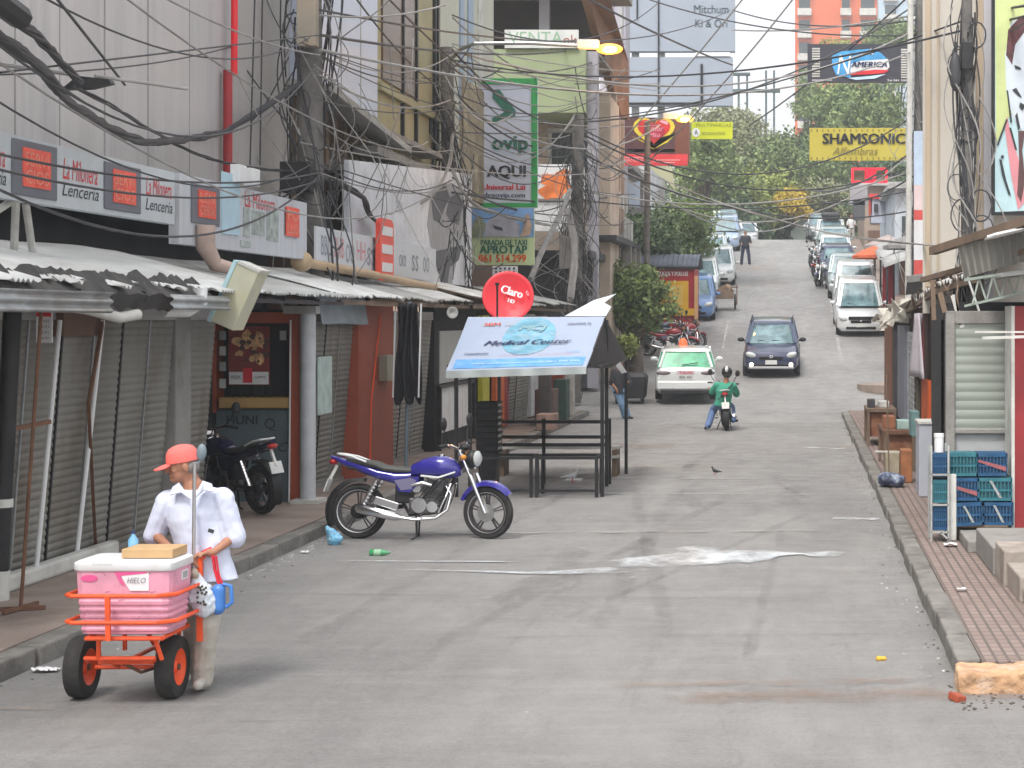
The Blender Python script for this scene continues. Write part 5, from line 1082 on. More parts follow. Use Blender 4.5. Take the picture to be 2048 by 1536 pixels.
# tables and goods
def boxy(name, lab, cat, x0,x1,d0,d1,z0,z1,m, **k):
    b = MB(); b.box(x0,x1,d0,d1,z0,z1); return single(b, name, m, lab, cat, ((x0+x1)/2,(d0+d1)/2,z0), **k)
boxy('cabinet','tall pale cabinet standing on the right pavement before the wire shelf','cabinet',1.58,1.98,23.9,24.6,.15,1.12,mat('pale cabinet', (.42,.44,.50), .5, 0, .08, 2, dirt=(.3,.3,.33)), bevel=.012)
b = MB(); b.box(1.57,1.99,23.88,24.62,1.12,1.15); single(b,'wire_tray',M['offwhite'],'white wire tray lying on the pale cabinet','tray',(1.8,24.2,1.12))
for (n_,lab,x0,x1,d0,d1,z0,z1,mm) in (('table','dark wooden vending table at the right kerb',1.25,1.8,33.6,35.2,.78,.84,'wood'),('table','second vending table with rusty front beside the pale cabinet',1.3,1.8,28,30,.72,.78,'rust')):
    t = thing(n_, lab, 'table', ((x0+x1)/2,d0,.15)); b = MB(); b.box(x0,x1,d0,d1,z0,z1); b.build('tabletop', M[mm], t)
    for xx in (x0+.03,x1-.03):
        for dd in (d0+.03,d1-.03): b = MB(); b.beam((xx,dd,.15),(xx,dd,z0),.05); b.build('leg', M['wood'], t)
    b = MB(); b.box(x0+.05,x1-.02,d0+.08,d1-.05,.32,z0); b.build('front_panel', mat('rusty board', (.22,.09,.045), .85, 0, .35, 4, dirt=(.35,.25,.18)), t)
gs = [(1.28,1.42,34,34.4,.84,1.0,(.05,.045,.05),'small black box on the wooden vending table'),(1.5,1.7,34.2,34.8,.84,.95,(.5,.5,.48),'flat white carton on the wooden vending table'),(1.32,1.5,28.4,28.9,.78,.98,(.25,.10,.05),'brown basket on the rusty fronted table'),(1.53,1.72,28.3,28.7,.78,.92,(.30,.42,.40),'pale green box on the rusty fronted table'),(1.46,1.62,26,26.4,.15,.62,(.30,.12,.05),'rust brown crate standing left of the pale cabinet'),(1.3,1.5,27.2,27.6,.15,.5,(.34,.30,.22),'beige box on the pavement before the rusty table'),(1.64,1.76,26.5,27.1,.78,1.15,(.12,.22,.22),'stack of dark green trays by the cabinet')]
for (x0,x1,d0,d1,z0,z1,col,lab) in gs: boxy('box', lab, 'box', x0,x1,d0,d1,z0,z1, mat('g'+lab[:14], col, .7, 0, .3, 6), bevel=.01)
b = MB(); b.beam((1.14,27.4,.5),(1.62,27.3,.5),.025); single(b, 'stick', M['offwhite'], 'pale stick lying across the goods at the right kerb', 'stick', (1.4,27.4,.5))
b = MB(); b.tube([(1.33,26.9,.15),(1.3,27,1.7)], .012, 6); single(b, 'thin_pole', M['wood'], 'thin upright stick beside the goods on the right kerb', 'pole', (1.33,27,.15))
t = thing('cloth_bundle', 'blue and white knotted cloth bundle lying on the right pavement', 'bundle', (1.3,27.6,.15)); c0 = P(1766,940,27.4)
b = MB(); b.ell((1.27,25.4,.25),(.19,.2,.10)); b.ell((1.2,25.3,.28),(.12,.15,.08)); b.ell((1.38,25.4,.24),(.11,.2,.1)); b.build('cloth', mat('blue white cloth', (.07,.09,.17), .8, 0, .6, 9, dirt=(.45,.5,.55), dscale=11, damt=.9), t, remesh=.02, disp=.05, dsc=.12)
# litter paper on pavement
def paper(x, d, z, s, lab, m='white'):
    b = MB(); b.grid(lambda u, v: Vector((x+s*(u-.5), d+s*(v-.5), z+.02+s*.3*abs(noise.noise(Vector((u*2.3+x, v*2.1, d)))))), 5, 5); single(b, 'litter', M[m], lab, 'litter', (x,d,z), smooth=True, thick=.002)
paper(1.56,18.7,.15,.14,'crumpled white paper at the foot of the crates')
paper(1.4,15.6,.15,.08,'small pale scrap on the ribbed pavement')
# cream building
cr = mat('cream render', (.50,.465,.41), .8, 0, .08, .8, .05, 10, (.38,.34,.30), .7, .5); tan = mat('tan band', (.44,.355,.26), .8, 0, .1, 1)
t = thing('corner_building', 'cream building with vertical bands and a pop art poster on the right', 'building', (3,27,3))
def pil(x0, x1, d0, z0, z1, m, nm, dep=.2):
    a, c = (x0-1600)*27/F, (x1-1600)*27/F; b = MB(); b.box(a,c,27-d0,27-d0+dep,z0,z1); return b.build(nm, m, t)
b = MB(); b.add([(1.84,27,2.6),(6,27,2.6),(6,46,2.6),(3.5,46,2.6),(1.84,27,10),(6,27,10),(6,46,10),(3.5,46,10)], [(0,3,2,1),(4,5,6,7),(0,1,5,4),(1,2,6,5),(2,3,7,6),(3,0,4,7)]); b.build('wall', cr, t)
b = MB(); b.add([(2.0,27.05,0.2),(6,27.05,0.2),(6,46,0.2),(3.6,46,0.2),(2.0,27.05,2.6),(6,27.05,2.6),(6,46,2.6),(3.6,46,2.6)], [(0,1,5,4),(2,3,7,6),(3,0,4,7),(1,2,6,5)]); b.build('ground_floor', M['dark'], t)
pil(1851,1861,.04,2.8,10,tan,'band'); pil(1874,1878,.03,2.8,10,tan,'band'); pil(1943,1950,.10,2.8,10,cr,'pilaster'); pil(1950,1966,.06,2.8,10,tan,'band'); pil(1966,1985,.12,2.8,10,mat('lilac white render', (.50,.49,.52), .8, 0, .05),'pilaster')
# poster
def PP(x, y): d = 26.6; return ((x-1600)*d/F, 2.5-(y-640)*d/F)
po = thing('poster', 'framed pop art poster of a line drawn man in a suit on the cream building', 'poster', (PP(1985,0)[0],26.6,PP(0,428)[1]))
def pq(pts, m, nm, k): b = MB(); b.prism([PP(x,y) for x, y in pts], (0,26.6-.004*k,0), (1,0,0), (0,0,1), (0,.003,0)); return b.build(nm, m, po)
b = MB(); x0, z0 = PP(1984,430); x1, z1 = PP(2140,-60); b.box(x0,x1,26.6,26.7,z0,z1); b.build('board', M['black'], po)
pq([(1990,-60),(2140,-60),(2140,150),(2140,418),(1990,424)], mat('poster blue', (.45,.62,.66), .6), 'ground', 1)
pq([(1990,-60),(2140,-60),(2140,240),(2080,230),(2030,225),(2012,240),(1992,290)], mat('poster lime', (.55,.62,.28), .6), 'upper_field', 2)
pq([(2022,45),(2055,25),(2100,30),(2120,120),(2110,200),(2075,250),(2045,262),(2025,235),(2012,180),(2010,110)], mat('poster face', (.58,.64,.70), .6), 'face', 3)
pq([(2012,110),(2016,60),(2036,38),(2060,28),(2110,30),(2130,90),(2090,50),(2050,62),(2030,90),(2024,130)], mat('poster hair', (.10,.035,.04), .6, 0, .5, 14), 'hair', 4)
pq([(2014,232),(2020,260),(2040,330),(2052,400),(2036,420),(2022,350),(2010,260)], mat('poster pink', (.60,.24,.27), .6), 'tie_field', 4)
pq([(2036,262),(2050,262),(2044,300),(2050,360),(2042,405),(2034,390),(2038,320)], mat('poster brown', (.10,.05,.05), .6), 'tie', 5)
for i, l_ in enumerate(([(2028,130),(2040,135),(2042,140),(2030,138)],[(2024,180),(2032,176),(2044,196),(2036,192)],[(2040,205),(2052,212),(2044,222),(2038,214)],[(2013,180),(2016,182),(2024,245),(2020,245)],[(1998,318),(2003,320),(2012,360),(2022,392),(2016,388),(2004,352)],[(2012,238),(2015,240),(1996,292),(1993,290)],[(2018,255),(2022,256),(2034,300),(2030,300)],[(2034,225),(2040,255),(2036,262),(2030,232)],[(2003,310),(2008,312),(2006,318),(2001,316)])): pq(l_, M['ink'], 'ink_line', 6)
# things beyond the side street on the right
def far_house(x0, x1, d0, d1, z1, col, lab, win=2, roofcol=None):
    t = thing('shop_house', lab, 'building', ((x0+x1)/2, d0, zg(d0))); b = MB(); b.box(x0,x1,d0,d1,zg(d0)-1,zg(d0)+z1); b.build('wall', mat('fh'+lab[:10], col, .8, 0, .2, .7, dirt=tuple(q_*.5 for q_ in col), dscale=.8), t)
    b = MB(); b.box(x0-.3,x1,d0-.5,d1,zg(d0)+z1,zg(d0)+z1+.2); b.build('roof', M['zinc_old'], t)
    for i in range(win): b = MB(); a = x0+.3+i*(x1-x0)/win; b.box(a,a+.7,d0-.05,d0,zg(d0)+z1*.45,zg(d0)+z1*.75); w_ = b.build('window', M['glass'], t)
    b = MB(); b.box(x0+.2,x1-.3,d0-.1,d0,zg(d0)+.1,zg(d0)+z1*.35); b.build('shopfront', M['brown_wall'], t); return t
far_house(4.6,9,60,70,3.4,(.23,.22,.24),'grey low shop behind the tall dark pole on the right')
far_house(4.0,9,76,90,4.6,(.50,.55,.60),'pale blue shop behind the red banner pillar',3)
far_house(3.4,9,95,106,3.6,(.32,.25,.2),'brownish shop near the crest of the hill on the right')
t = thing('tarp_roof', 'grey tarpaulin roof over pavement stalls on the right beyond the corner', 'canopy', (3.6,66,4)); b = MB(); b.grid(lambda u, v: Vector((2.9+2.6*u, 62+10*v, 4.3+.35*math.sin(u*3.1)+.1*math.sin(v*9)+v*1.1)), 10, 14); b.build('tarp', M['zinc_old'], t, smooth=True, thick=.03)
b = MB()
for d in (62,67,72): b.beam((3.0,d,zg(d)),(3.0,d,4.3+(d-62)*.11),.07)
b.build('posts', M['black'], t)
t = thing('banner', 'tall narrow red banner standing among the right parked cars', 'banner', (3.1,66,2)); q0 = P(1765,612,66); q1 = P(1788,515,66)
b = MB(); b.box(q0.x,q1.x,66,66.1,q0.z,q1.z); b.build('cloth', mat('deep red cloth', (.30,.02,.035), .7, 0, .2, 2), t); b = MB(); b.beam((q1.x,66,zg(66)),(q1.x,66,q1.z+.3),.06); b.build('pole', M['black'], t)
random.seed(44)
def parasol(x, y, d, r, col, lab):
    c = P(x,y,d); t = thing('parasol', lab, 'parasol', (c.x,d,zg(d))); n = 10
    b = MB(); rings = [[c+Vector((r*k_*math.cos(a),r*k_*math.sin(a),h_)) for a in np.linspace(0,2*math.pi,n+1)[:-1]] for k_, h_ in ((.02,.0),(.5,-.18*r),(1,-.45*r),(1,-.58*r))]; b.loft(rings, cap=False); b.build('canopy', mat('ps'+lab[:8], col, .7, 0, .1), t, thick=.01)
    b = MB(); b.beam((c.x,d,zg(d)),(c.x,d,c.z),.05); b.build('pole', M['steel'], t)
parasol(1748,492,70,.85,(.55,.12,.05),'orange parasol over the parked cars on the right'); parasol(1775,470,75,1.0,(.36,.30,.28),'brownish grey parasol behind the orange one'); parasol(1815,470,66,.9,(.28,.27,.27),'grey parasol next to the pale conduit pipe')
b = MB(); q0 = P(1826,600,54); q1 = P(1850,260,54); t = thing('vertical_sign', 'tall pale blue and red upright sign against the cream building edge', 'sign', (q0.x,54,q0.z))
for (y0,y1,col) in ((262,370,(.45,.55,.68)),(370,420,(.62,.50,.50)),(420,440,(.55,.08,.07)),(440,520,(.62,.62,.64)),(520,560,(.5,.07,.06))): a, c = P(1828,y1,54), P(1846,y0,54); b = MB(); b.box(a.x,c.x,54,54.1,a.z,c.z); b.build('field', mat('vs%d' % y0, col, .6), t)
b = MB(); b.beam((P(1837,0,54).x,54.05,.5),(P(1837,0,54).x,54.05,P(0,560,54).z),.1); b.build('post', M['steel'], t)
# red framed shop sign + cluttered storefront
t = thing('shop_canopy', 'red edged canopy and pale shopfront below the glowing sign', 'canopy', tuple(P(1780,430,84)))
for (x0,y0,x1,y1,col,nm) in ((1738,388,1800,398,(.60,.05,.05),'red_fascia'),(1738,398,1744,430,(.5,.06,.05),'red_post'),(1742,398,1796,446,(.44,.46,.55),'pale_front'),(1748,408,1756,424,(.05,.05,.06),'window'),(1700,370,1735,410,(.32,.30,.32),'grey_front'),(1706,400,1730,440,(.10,.10,.11),'dark_opening'),(1790,398,1812,470,(.16,.13,.12),'side_opening')):
    a, c = P(x0,y1,84), P(x1,y0,84); b = MB(); b.box(a.x,c.x,84-(.1 if nm in('window','red_fascia') else 0),84.3,a.z,c.z); b.build(nm, mat('sc '+nm, col, .7, 0, .2, 1), t)
# white gate at the crest
t = thing('guard_hut', 'small white hut with dark windows at the crest of the hill', 'hut', tuple(P(1605,470,120)))
a, c = P(1582,478,120), P(1640,440,120); b = MB(); b.box(a.x,c.x,120,123,a.z-1.5,c.z); b.build('wall', mat('hut pale green', (.52,.60,.56), .7), t)
b = MB(); b.box(a.x-.4,c.x+.4,119.6,123.4,c.z,c.z+.45); b.build('roof', mat('hut roof', (.45,.38,.30), .8, 0, .15), t)
for i in range(3): b = MB(); a, c = P(1614+i*7,470,119.9), P(1619+i*7,452,119.9); b.box(a.x,c.x,119.9,120,a.z,c.z); b.build('window', M['glass'], t)
# far corner kerb island on the right
b = MB(); b.lathe([(1.3,-.1),(1.3,.14),(1.2,.15)], (3.0,53.6,zg(53.6)), n=30); struct(b, 'pavement', M['pave'])
# orange tower and other far buildings
def tower(x0, x1, d, y0, lab, col, bal):
    a, c = (x0-1600)*d/F, (x1-1600)*d/F; top = 2.5-(y0-640)*d/F; t = thing('apartment_tower', lab, 'building', ((a+c)/2, d, 5))
    b = MB(); b.box(a,c,d,d+14,2,top); b.build('wall', mat('tw'+lab[:6], col, .8, 0, .12, .2), t)
    fl = int((top-10)/3)
    for i in range(fl):
        z = 10+i*3
        for j, (u0, u1) in enumerate(bal):
            b = MB(); b.box(a+(c-a)*u0,a+(c-a)*u1,d-1.1,d,z,z+.9); b.build('balcony', M['offwhite'], t)
            b = MB(); b.box(a+(c-a)*u0+.2,a+(c-a)*u1-.2,d-.06,d,z+.95,z+2.5); b.build('window', M['glass'], t)
    return t
tower(1590,1755,240,-80,'orange brick apartment tower with white balconies above the trees',(.62,.14,.05),((.03,.20),(.55,.68),(.78,.98)))
tower(1758,1850,280,-60,'pale blue glass tower behind the trees at the top right',(.45,.58,.68),((.1,.4),(.6,.9)))
b = MB()
for q in ((1462,145,1500,149),(1462,178,1560,183)): a, c = P(q[0],q[3],170), P(q[2],q[1],170); b.box(a.x,c.x,170,171,a.z,c.z)
for x in (1475,1492,1530,1546): a, c = P(x,215,170), P(x+4,140 if x > 1500 else 146,170); b.box(a.x,c.x,170.2,170.8,a.z-6,c.z)
single(b, 'building_frame', mat('teal steel', (.07,.11,.12), .6), 'unfinished dark frame structure against the white sky', 'structure', tuple(P(1510,200,170)))
# ================= CARS =================
random.seed(51)
def paint(name, col): return mat('paint '+name, col, .28, .15, .05, 2, coat=.8, spec=.5, dirt=tuple(c*.8+.03 for c in col), dscale=2, damt=.3)
lit = mat('headlamp lit', (1,.95,.8), .2, emit=(1,.82,.5), estr=7, var=0); lens = mat('lamp lens', (.5,.52,.52), .1, 0, .1, spec=.8); tail = mat('tail lamp', (.35,.06,.05), .2, 0, .1); amber = mat('amber lens', (.7,.25,.03), .2)
plate = mat('number plate', (.65,.65,.63), .5)
wsh = mat('windscreen', (.10,.17,.19), .06, 0, .5, 3, spec=.9, dirt=(.25,.38,.42), dscale=1.6, damt=.8)
def car(label, col, loc, rz=0, W=1.7, L=4.2, H=1.45, belt=.88, kind='hatch', lights=None, group=None, front=True, glass=None, ws=None, cat='car', cladding=None, plate_txt=None, detail=True, tilt=0):
    """local: nose towards -y"""
    t = thing('parked_car' if not lights else 'car', label, cat, loc, group=group, rot=(tilt, 0, rz))
    pm = paint(label[:12], col); gl = glass or wsh; h = W/2; f, r_ = -L/2, L/2
    if kind == 'van': st = [(0,.78,.30,.62),(.06,.93,.24,.80),(.25,.98,.22,.95),(.9,1,.20,1.02),(L-.5,1,.2,belt),(L-.12,.97,.24,belt),(L,.9,.32,belt-.1)]
    elif kind == 'sedan': st = [(0,.80,.30,.55),(.08,.92,.22,.66),(.35,.98,.2,.74),(1.2,1,.18,.86),(L-1.0,1,.18,.93),(L-.25,.97,.2,.92),(L-.05,.92,.24,.86),(L,.86,.32,.70)]
    elif kind == 'pickup': st = [(0,.80,.35,.70),(.08,.93,.28,.86),(.4,.98,.26,.95),(1.3,1,.25,1.02),(L-.1,1,.28,1.02),(L,.96,.36,.95)]
    else: st = [(0,.76,.28,.58),(.08,.90,.2,.72),(.35,.97,.18,.80),(1.1,1,.18,.93),(L-.4,1,.2,.96),(L-.08,.95,.24,.94),(L,.88,.32,.85)]
    rings = []
    for y, ws_, zb, zt in st:
        w_ = h*ws_; m_ = (zb+zt)/2; e = min(.09, (zt-zb)*.25)
        rings.append([(-w_*.86,f+y,zb),(w_*.86,f+y,zb),(w_,f+y,zb+.12),(w_*1.0,f+y,m_+.05),(w_*.955,f+y,zt-e),(w_*.84,f+y,zt),(0,f+y,zt+.03),(-w_*.84,f+y,zt),(-w_*.955,f+y,zt-e),(-w_*1.0,f+y,m_+.05),(-w_,f+y,zb+.12)])
    b = MB(); b.loft(rings); b.build('body', pm, t, world=False, smooth=True, bevel=.02)
    # greenhouse
    if kind == 'van': gy = [(.55,.95),(L-.15,L-.35)]; 
    elif kind == 'sedan': gy = [(1.25,1.95),(L-.75,L-1.35)]
    elif kind == 'pickup': gy = [(1.3,1.85),(3.3,3.1)]
    else: gy = [(.95,1.65),(L-.12,L-.45)]
    (b0, t0), (b1, t1) = gy; hb, ht = h*.93, h*.78; zb = belt-.03
    def ring(yA, yB, w_, z, c_): return [(-w_+c_,f+yA,z),(0,f+yA-.07,z),(w_-c_,f+yA,z),(w_,f+yA+.15,z),(w_,f+yB-.15,z),(w_-c_,f+yB,z),(0,f+yB+.05,z),(-w_+c_,f+yB,z),(-w_,f+yB-.15,z),(-w_,f+yA+.15,z)]
    b = MB(); b.loft([ring(b0,b1,hb,zb,.08), ring(t0,t1,ht,H-.06,.1)]); g = b.build('windows', gl, t, world=False, smooth=True)
    b = MB(); b.loft([ring(t0-.05,t1+.05,ht+.02,H-.09,.1), ring(t0+.05,t1-.05,ht-.02,H-.025,.12), ring(t0+.3,t1-.3,ht-.2,H,.15)]); b.build('roof', pm, t, world=False, smooth=True)
    b = MB()
    R0, R1 = ring(b0,b1,hb,zb,.08), ring(t0,t1,ht,H-.06,.1)
    for k in (2,3,5,7,9,0): 
        a_, c_ = Vector(R0[k]), Vector(R1[k]); b.beam(a_, c_, .075 if k in (2,0,5,7) else .05)
    ym = (b0+b1)/2+.1
    for sx in (-1, 1): b.beam((sx*hb,f+ym,zb),(sx*ht,f+ym,H-.06),.07)
    b.build('pillars', pm, t, world=False)
    # wheels
    wr = .30 if kind != 'pickup' else .36
    for sx in (-1,1):
        for yy in (.78, L-.8):
            b = MB(); b.lathe([(wr*.62,-.10),(wr*.95,-.10),(wr,-.06),(wr,.06),(wr*.95,.10),(wr*.62,.10)], axis='x', n=22); wt = b.build('wheel', M['rubber'], t, world=False, smooth=True); wt.location = (sx*(h-.10), f+yy, wr)
            b = MB(); b.lathe([(.03,sx*.105),(wr*.6,sx*.09),(wr*.62,sx*.02)], axis='x', n=14, cap=True); b.build('rim', M['alu'], wt, world=False, smooth=True)
            if cladding: b = MB(); b.lathe([(wr+.05,sx*.02),(wr+.07,sx*.115),(wr*.9,sx*.12)], axis='x', n=22, cap=False); b.build('arch', cladding, wt, world=False, smooth=True)
    zt = [s_[3] for s_ in st]
    if front:
        for sx in (-1,1):
            b = MB(); b.ell((sx*h*.68,f+.12,st[1][3]-.09),(.22,.15,.10),14,8,(0,-sx*.35,-sx*.35)); b.build('headlight', lens, t, world=False, smooth=True)
        b = MB(); b.box(-h*.42,h*.42,f-.012,f+.05,.50,.60); 
        for i in range(3): b.box(-h*.42,h*.42,f-.02,f+.05,.515+i*.03,.522+i*.03)
        b.build('grille', M['black'], t, world=False)
        b = MB(); b.box(-h*.62,h*.62,f-.008,f+.08,.27,.38); b.build('lower_intake', M['black'], t, world=False, bevel=.02)
        b = MB(); b.cbox((0,f-.02,.43),(.36,.02,.13)); b.build('number_plate', plate, t, world=False)
        b = MB(); b.ell((0,f-.015,.60),(.06,.015,.05),8,6); b.build('badge', M['chrome'], t, world=False)
        b = MB(); b.beam((-.45,f+b0+.02,zb+.10),(.02,f+b0+.12,zb+.07),.015); b.beam((.02,f+b0+.02,zb+.10),(.5,f+b0+.12,zb+.07),.015); b.build('wipers', M['black'], t, world=False)
    if lights:
        for sx in (-1,1): b = MB(); b.lathe([(.001,-.03),(.055,-.025),(.06,0)], (sx*h*.70,f+.01,.36), axis='y', n=14); b.build('fog_lamp', lit, t, world=False, smooth=True)
    for sx in (-1,1):
        b = MB(); b.ell((sx*(h+.10),f+b0+.32,belt+.06),(.11,.06,.07),10,7); b.beam((sx*h*.9,f+b0+.35,belt),(sx*(h+.05),f+b0+.34,belt+.04),.04); b.build('mirror', M['black'] if cladding or detail is False else pm, t, world=False, smooth=True)
    return t
til = -math.atan(.1333)
def onroad(x, d): return (x, d, zg(d))
# the dark blue car coming down the street
clad = mat('grey cladding strip', (.05,.052,.06), .5)
dcar = 57.4
c = car('dark blue car with lit lamps driving towards the camera in the middle of the street', (.035,.045,.10), ((1543-1600)*56/F, dcar, zg(dcar)), W=1.74, L=4.1, H=1.56, belt=.95, lights=True, cladding=clad, tilt=R(5))
b = MB()
for sx in (-1,1): b.tube([(sx*.66,-.3,1.52),(sx*.66,-.1,1.60),(sx*.66,1.3,1.60),(sx*.66,1.5,1.52)], .02, 6)
b.build('roof_rails', M['black'], c, world=False)
b = MB(); b.box(-.7,.7,-2.07,-2.0,.22,.30); b.build('chrome_strip', M['alu'], c, world=False, bevel=.02)
# white taxi seen from behind
green = mat('green tinted glass', (.04,.34,.16), .12, 0, .45, 4, spec=.8, dirt=(.12,.5,.38), dscale=3, damt=.7)
dt = 52.2; tl = ((1364-1600)*50.2/F, dt, zg(dt))
c = car('white taxi with green rear window and orange roof light, seen from behind', (.70,.72,.72), tl, rz=R(180+3), W=1.72, L=4.3, H=1.46, belt=.97, kind='hatch', front=False, glass=green, cat='taxi', tilt=R(-2))
b = MB(); b.lathe([(.13,0),(.12,.12),(.07,.2),(.001,.22)], (.10,-.2,1.45), n=12); b.build('roof_light', mat('roof light orange', (.9,.16,.05), .4), c, world=False, smooth=True)
b = MB(); b.box(-.70,.70,2.10,2.21,.20,.34); b.build('bumper_shadow', M['black'], c, world=False, bevel=.03)
b = MB(); b.box(-.8,.8,2.08,2.20,.34,.58); b.build('bumper', MATS['paint white taxi w'], c, world=False, bevel=.04)
for sx in (-1,1): b = MB(); b.ell((sx*.60,2.12,.80),(.22,.06,.065),14,8); b.build('tail_lamp', mat('smoked lamp', (.16,.12,.13), .2), c, world=False, smooth=True)
b = MB(); b.box(-.22,.22,2.12,2.165,.62,.74); b.build('number_plate', plate, c, world=False)
b = MB(); b.box(-.24,.24,2.10,2.155,.76,.86); b.build('sticker', mat('pale pink sticker', (.6,.45,.5), .6), c, world=False)
for a, z, w_ in (('TAXI',.81,.36),('BEK 482',.68,.34)):
    o = text(a, .1, M['redink'] if a == 'TAXI' else M['ink'], (0,0,0)); 
    bpy.data.objects.remove(o)
    cu_loc = Vector(tl)
    Mx = Matrix.Translation(tl) @ Euler((R(-2),0,R(183))).to_matrix().to_4x4(); R3 = Mx.to_3x3()
    text(a, .1, M['redink'] if a == 'TAXI' else M['ink'], Mx @ Vector((0,2.17,z)), R3 @ Vector((-1,0,0)), R3 @ Vector((0,0,1)), c, width=w_, height=.07)
b = MB(); b.beam((.1,2.06,1.02),(-.35,2.03,1.08),.02); b.build('rear_wiper', M['black'], c, world=False)
# parked cars, right side of the street (nose down the hill)
def pk(label, col, xp, d, **k): return car(label, col, (SX(xp,d), d, zg(d)), tilt=R(7.2) if d < 104 else R(2), rz=R(.9), group='cars parked along the street', **k)
c = pk('white van parked nose down first in the right row', (.72,.73,.74), 3.16, 66.5, W=1.74, L=4.4, H=1.86, belt=1.04, kind='hatch')
b = MB(); b.box(-.45,.45,-2.235,-2.17,.62,.74); b.build('dark_grille', M['black'], c, world=False)
pk('second white van mostly hidden behind the first white van in the right row', (.68,.70,.72), 3.3, 71.9, W=1.74, L=4.4, H=1.95, belt=1.04, kind='hatch')
pk('grey pickup truck with black mirrors in the right row', (.30,.36,.37), 3.24, 77.6, W=1.82, L=5, H=1.75, belt=1.05, kind='pickup', detail=False)
pk('dark blue car behind the grey pickup in the right row', (.10,.14,.26), 3.0, 84.4, W=1.7, L=4.2, H=1.48)
pk('pale car with wide windscreen, fifth in the right row', (.62,.66,.70), 3.1, 89.6, W=1.7, L=4.2, H=1.5)
pk('grey green car, sixth in the right row', (.30,.36,.36), 3.2, 94.6, W=1.7, L=4.2, H=1.5)
c = pk('silver car with a black box on its roof, seventh in the right row', (.6,.62,.64), 3.2, 99.6, W=1.7, L=4.2, H=1.55); b = MB(); b.box(-.5,.5,-.8,.8,1.58,1.85); b.build('roof_box', M['black'], c, world=False, bevel=.08)
pk('dark grey car, eighth in the right row near the crest', (.12,.14,.15), 2.9, 104.6, W=1.7, L=4.2, H=1.55)
pk('pale grey car at the crest, last but one in the right row', (.45,.47,.48), 2.9, 110, W=1.7, L=4.2, H=1.5)
pk('black car past the crest, last in the right row', (.05,.055,.06), 3.0, 115.4, W=1.75, L=4.2, H=1.75, kind='van', belt=1.05)
# left row
pk('blue and silver car half hidden by the red food kiosk, first in the left row', (.10,.20,.42), -3.05, 70.4, W=1.7, L=4, H=1.55)
pk('white car with dark mirrors, second in the left row', (.66,.69,.70), -3.1, 77.5, W=1.65, L=4, H=1.55)
pk('white car standing further out, third in the left row', (.70,.72,.72), -2.5, 82.2, W=1.65, L=4, H=1.6)
pk('silver estate car with long roof, fourth in the left row', (.5,.54,.58), -3.0, 88.5, W=1.75, L=4.3, H=1.6)
pk('pale blue high car, fifth in the left row', (.33,.42,.58), -2.65, 98.6, W=1.8, L=4.4, H=1.85, kind='van', belt=1.1)
pk('teal grey car at the crest, sixth in the left row', (.25,.36,.38), -2.9, 107.6, W=1.75, L=4.3, H=1.8, kind='van', belt=1.05)
pk('small white car beyond the crest, last on the left', (.68,.7,.72), -1.7, 114, W=1.65, L=3.9, H=1.5)
# dark shape of unclear kind beside the taxi, modelled as a covered cart
t = thing('covered_cart', 'dark shape built as a low black covered cart between the black side tarp and the taxi', 'cart', (-4.75, 50.5, zg(50.5)))
b = MB(); X_, Z_ = -4.75, zg(50.5); b.loft([[(X_-.42,50.2,Z_+.15),(X_+.40,50.2,Z_+.15),(X_+.40,51.0,Z_+.15),(X_-.42,51.0,Z_+.15)],[(X_-.50,50.15,Z_+.75),(X_+.46,50.15,Z_+.75),(X_+.46,51.05,Z_+.75),(X_-.50,51.05,Z_+.75)],[(X_-.44,50.2,Z_+.88),(X_+.38,50.2,Z_+.86),(X_+.38,51.0,Z_+.86),(X_-.44,51.0,Z_+.88)]]); b.build('covered_box', M['tarp_blk'], t, bevel=.04)
for x_ in (X_-.36, X_+.34): b = MB(); b.lathe([(.12,-.04),(.15,0),(.12,.04)], (x_,50.3,Z_+.15), axis='x', n=16); b.build('wheel', M['rubber'], t)
b = MB(); b.tube([(X_-.1,50.3,Z_+.85),(X_-.2,50.25,Z_+1.1),(X_+.15,50.25,Z_+1.05)], .02, 6); b.build('handle', M['black'], t)
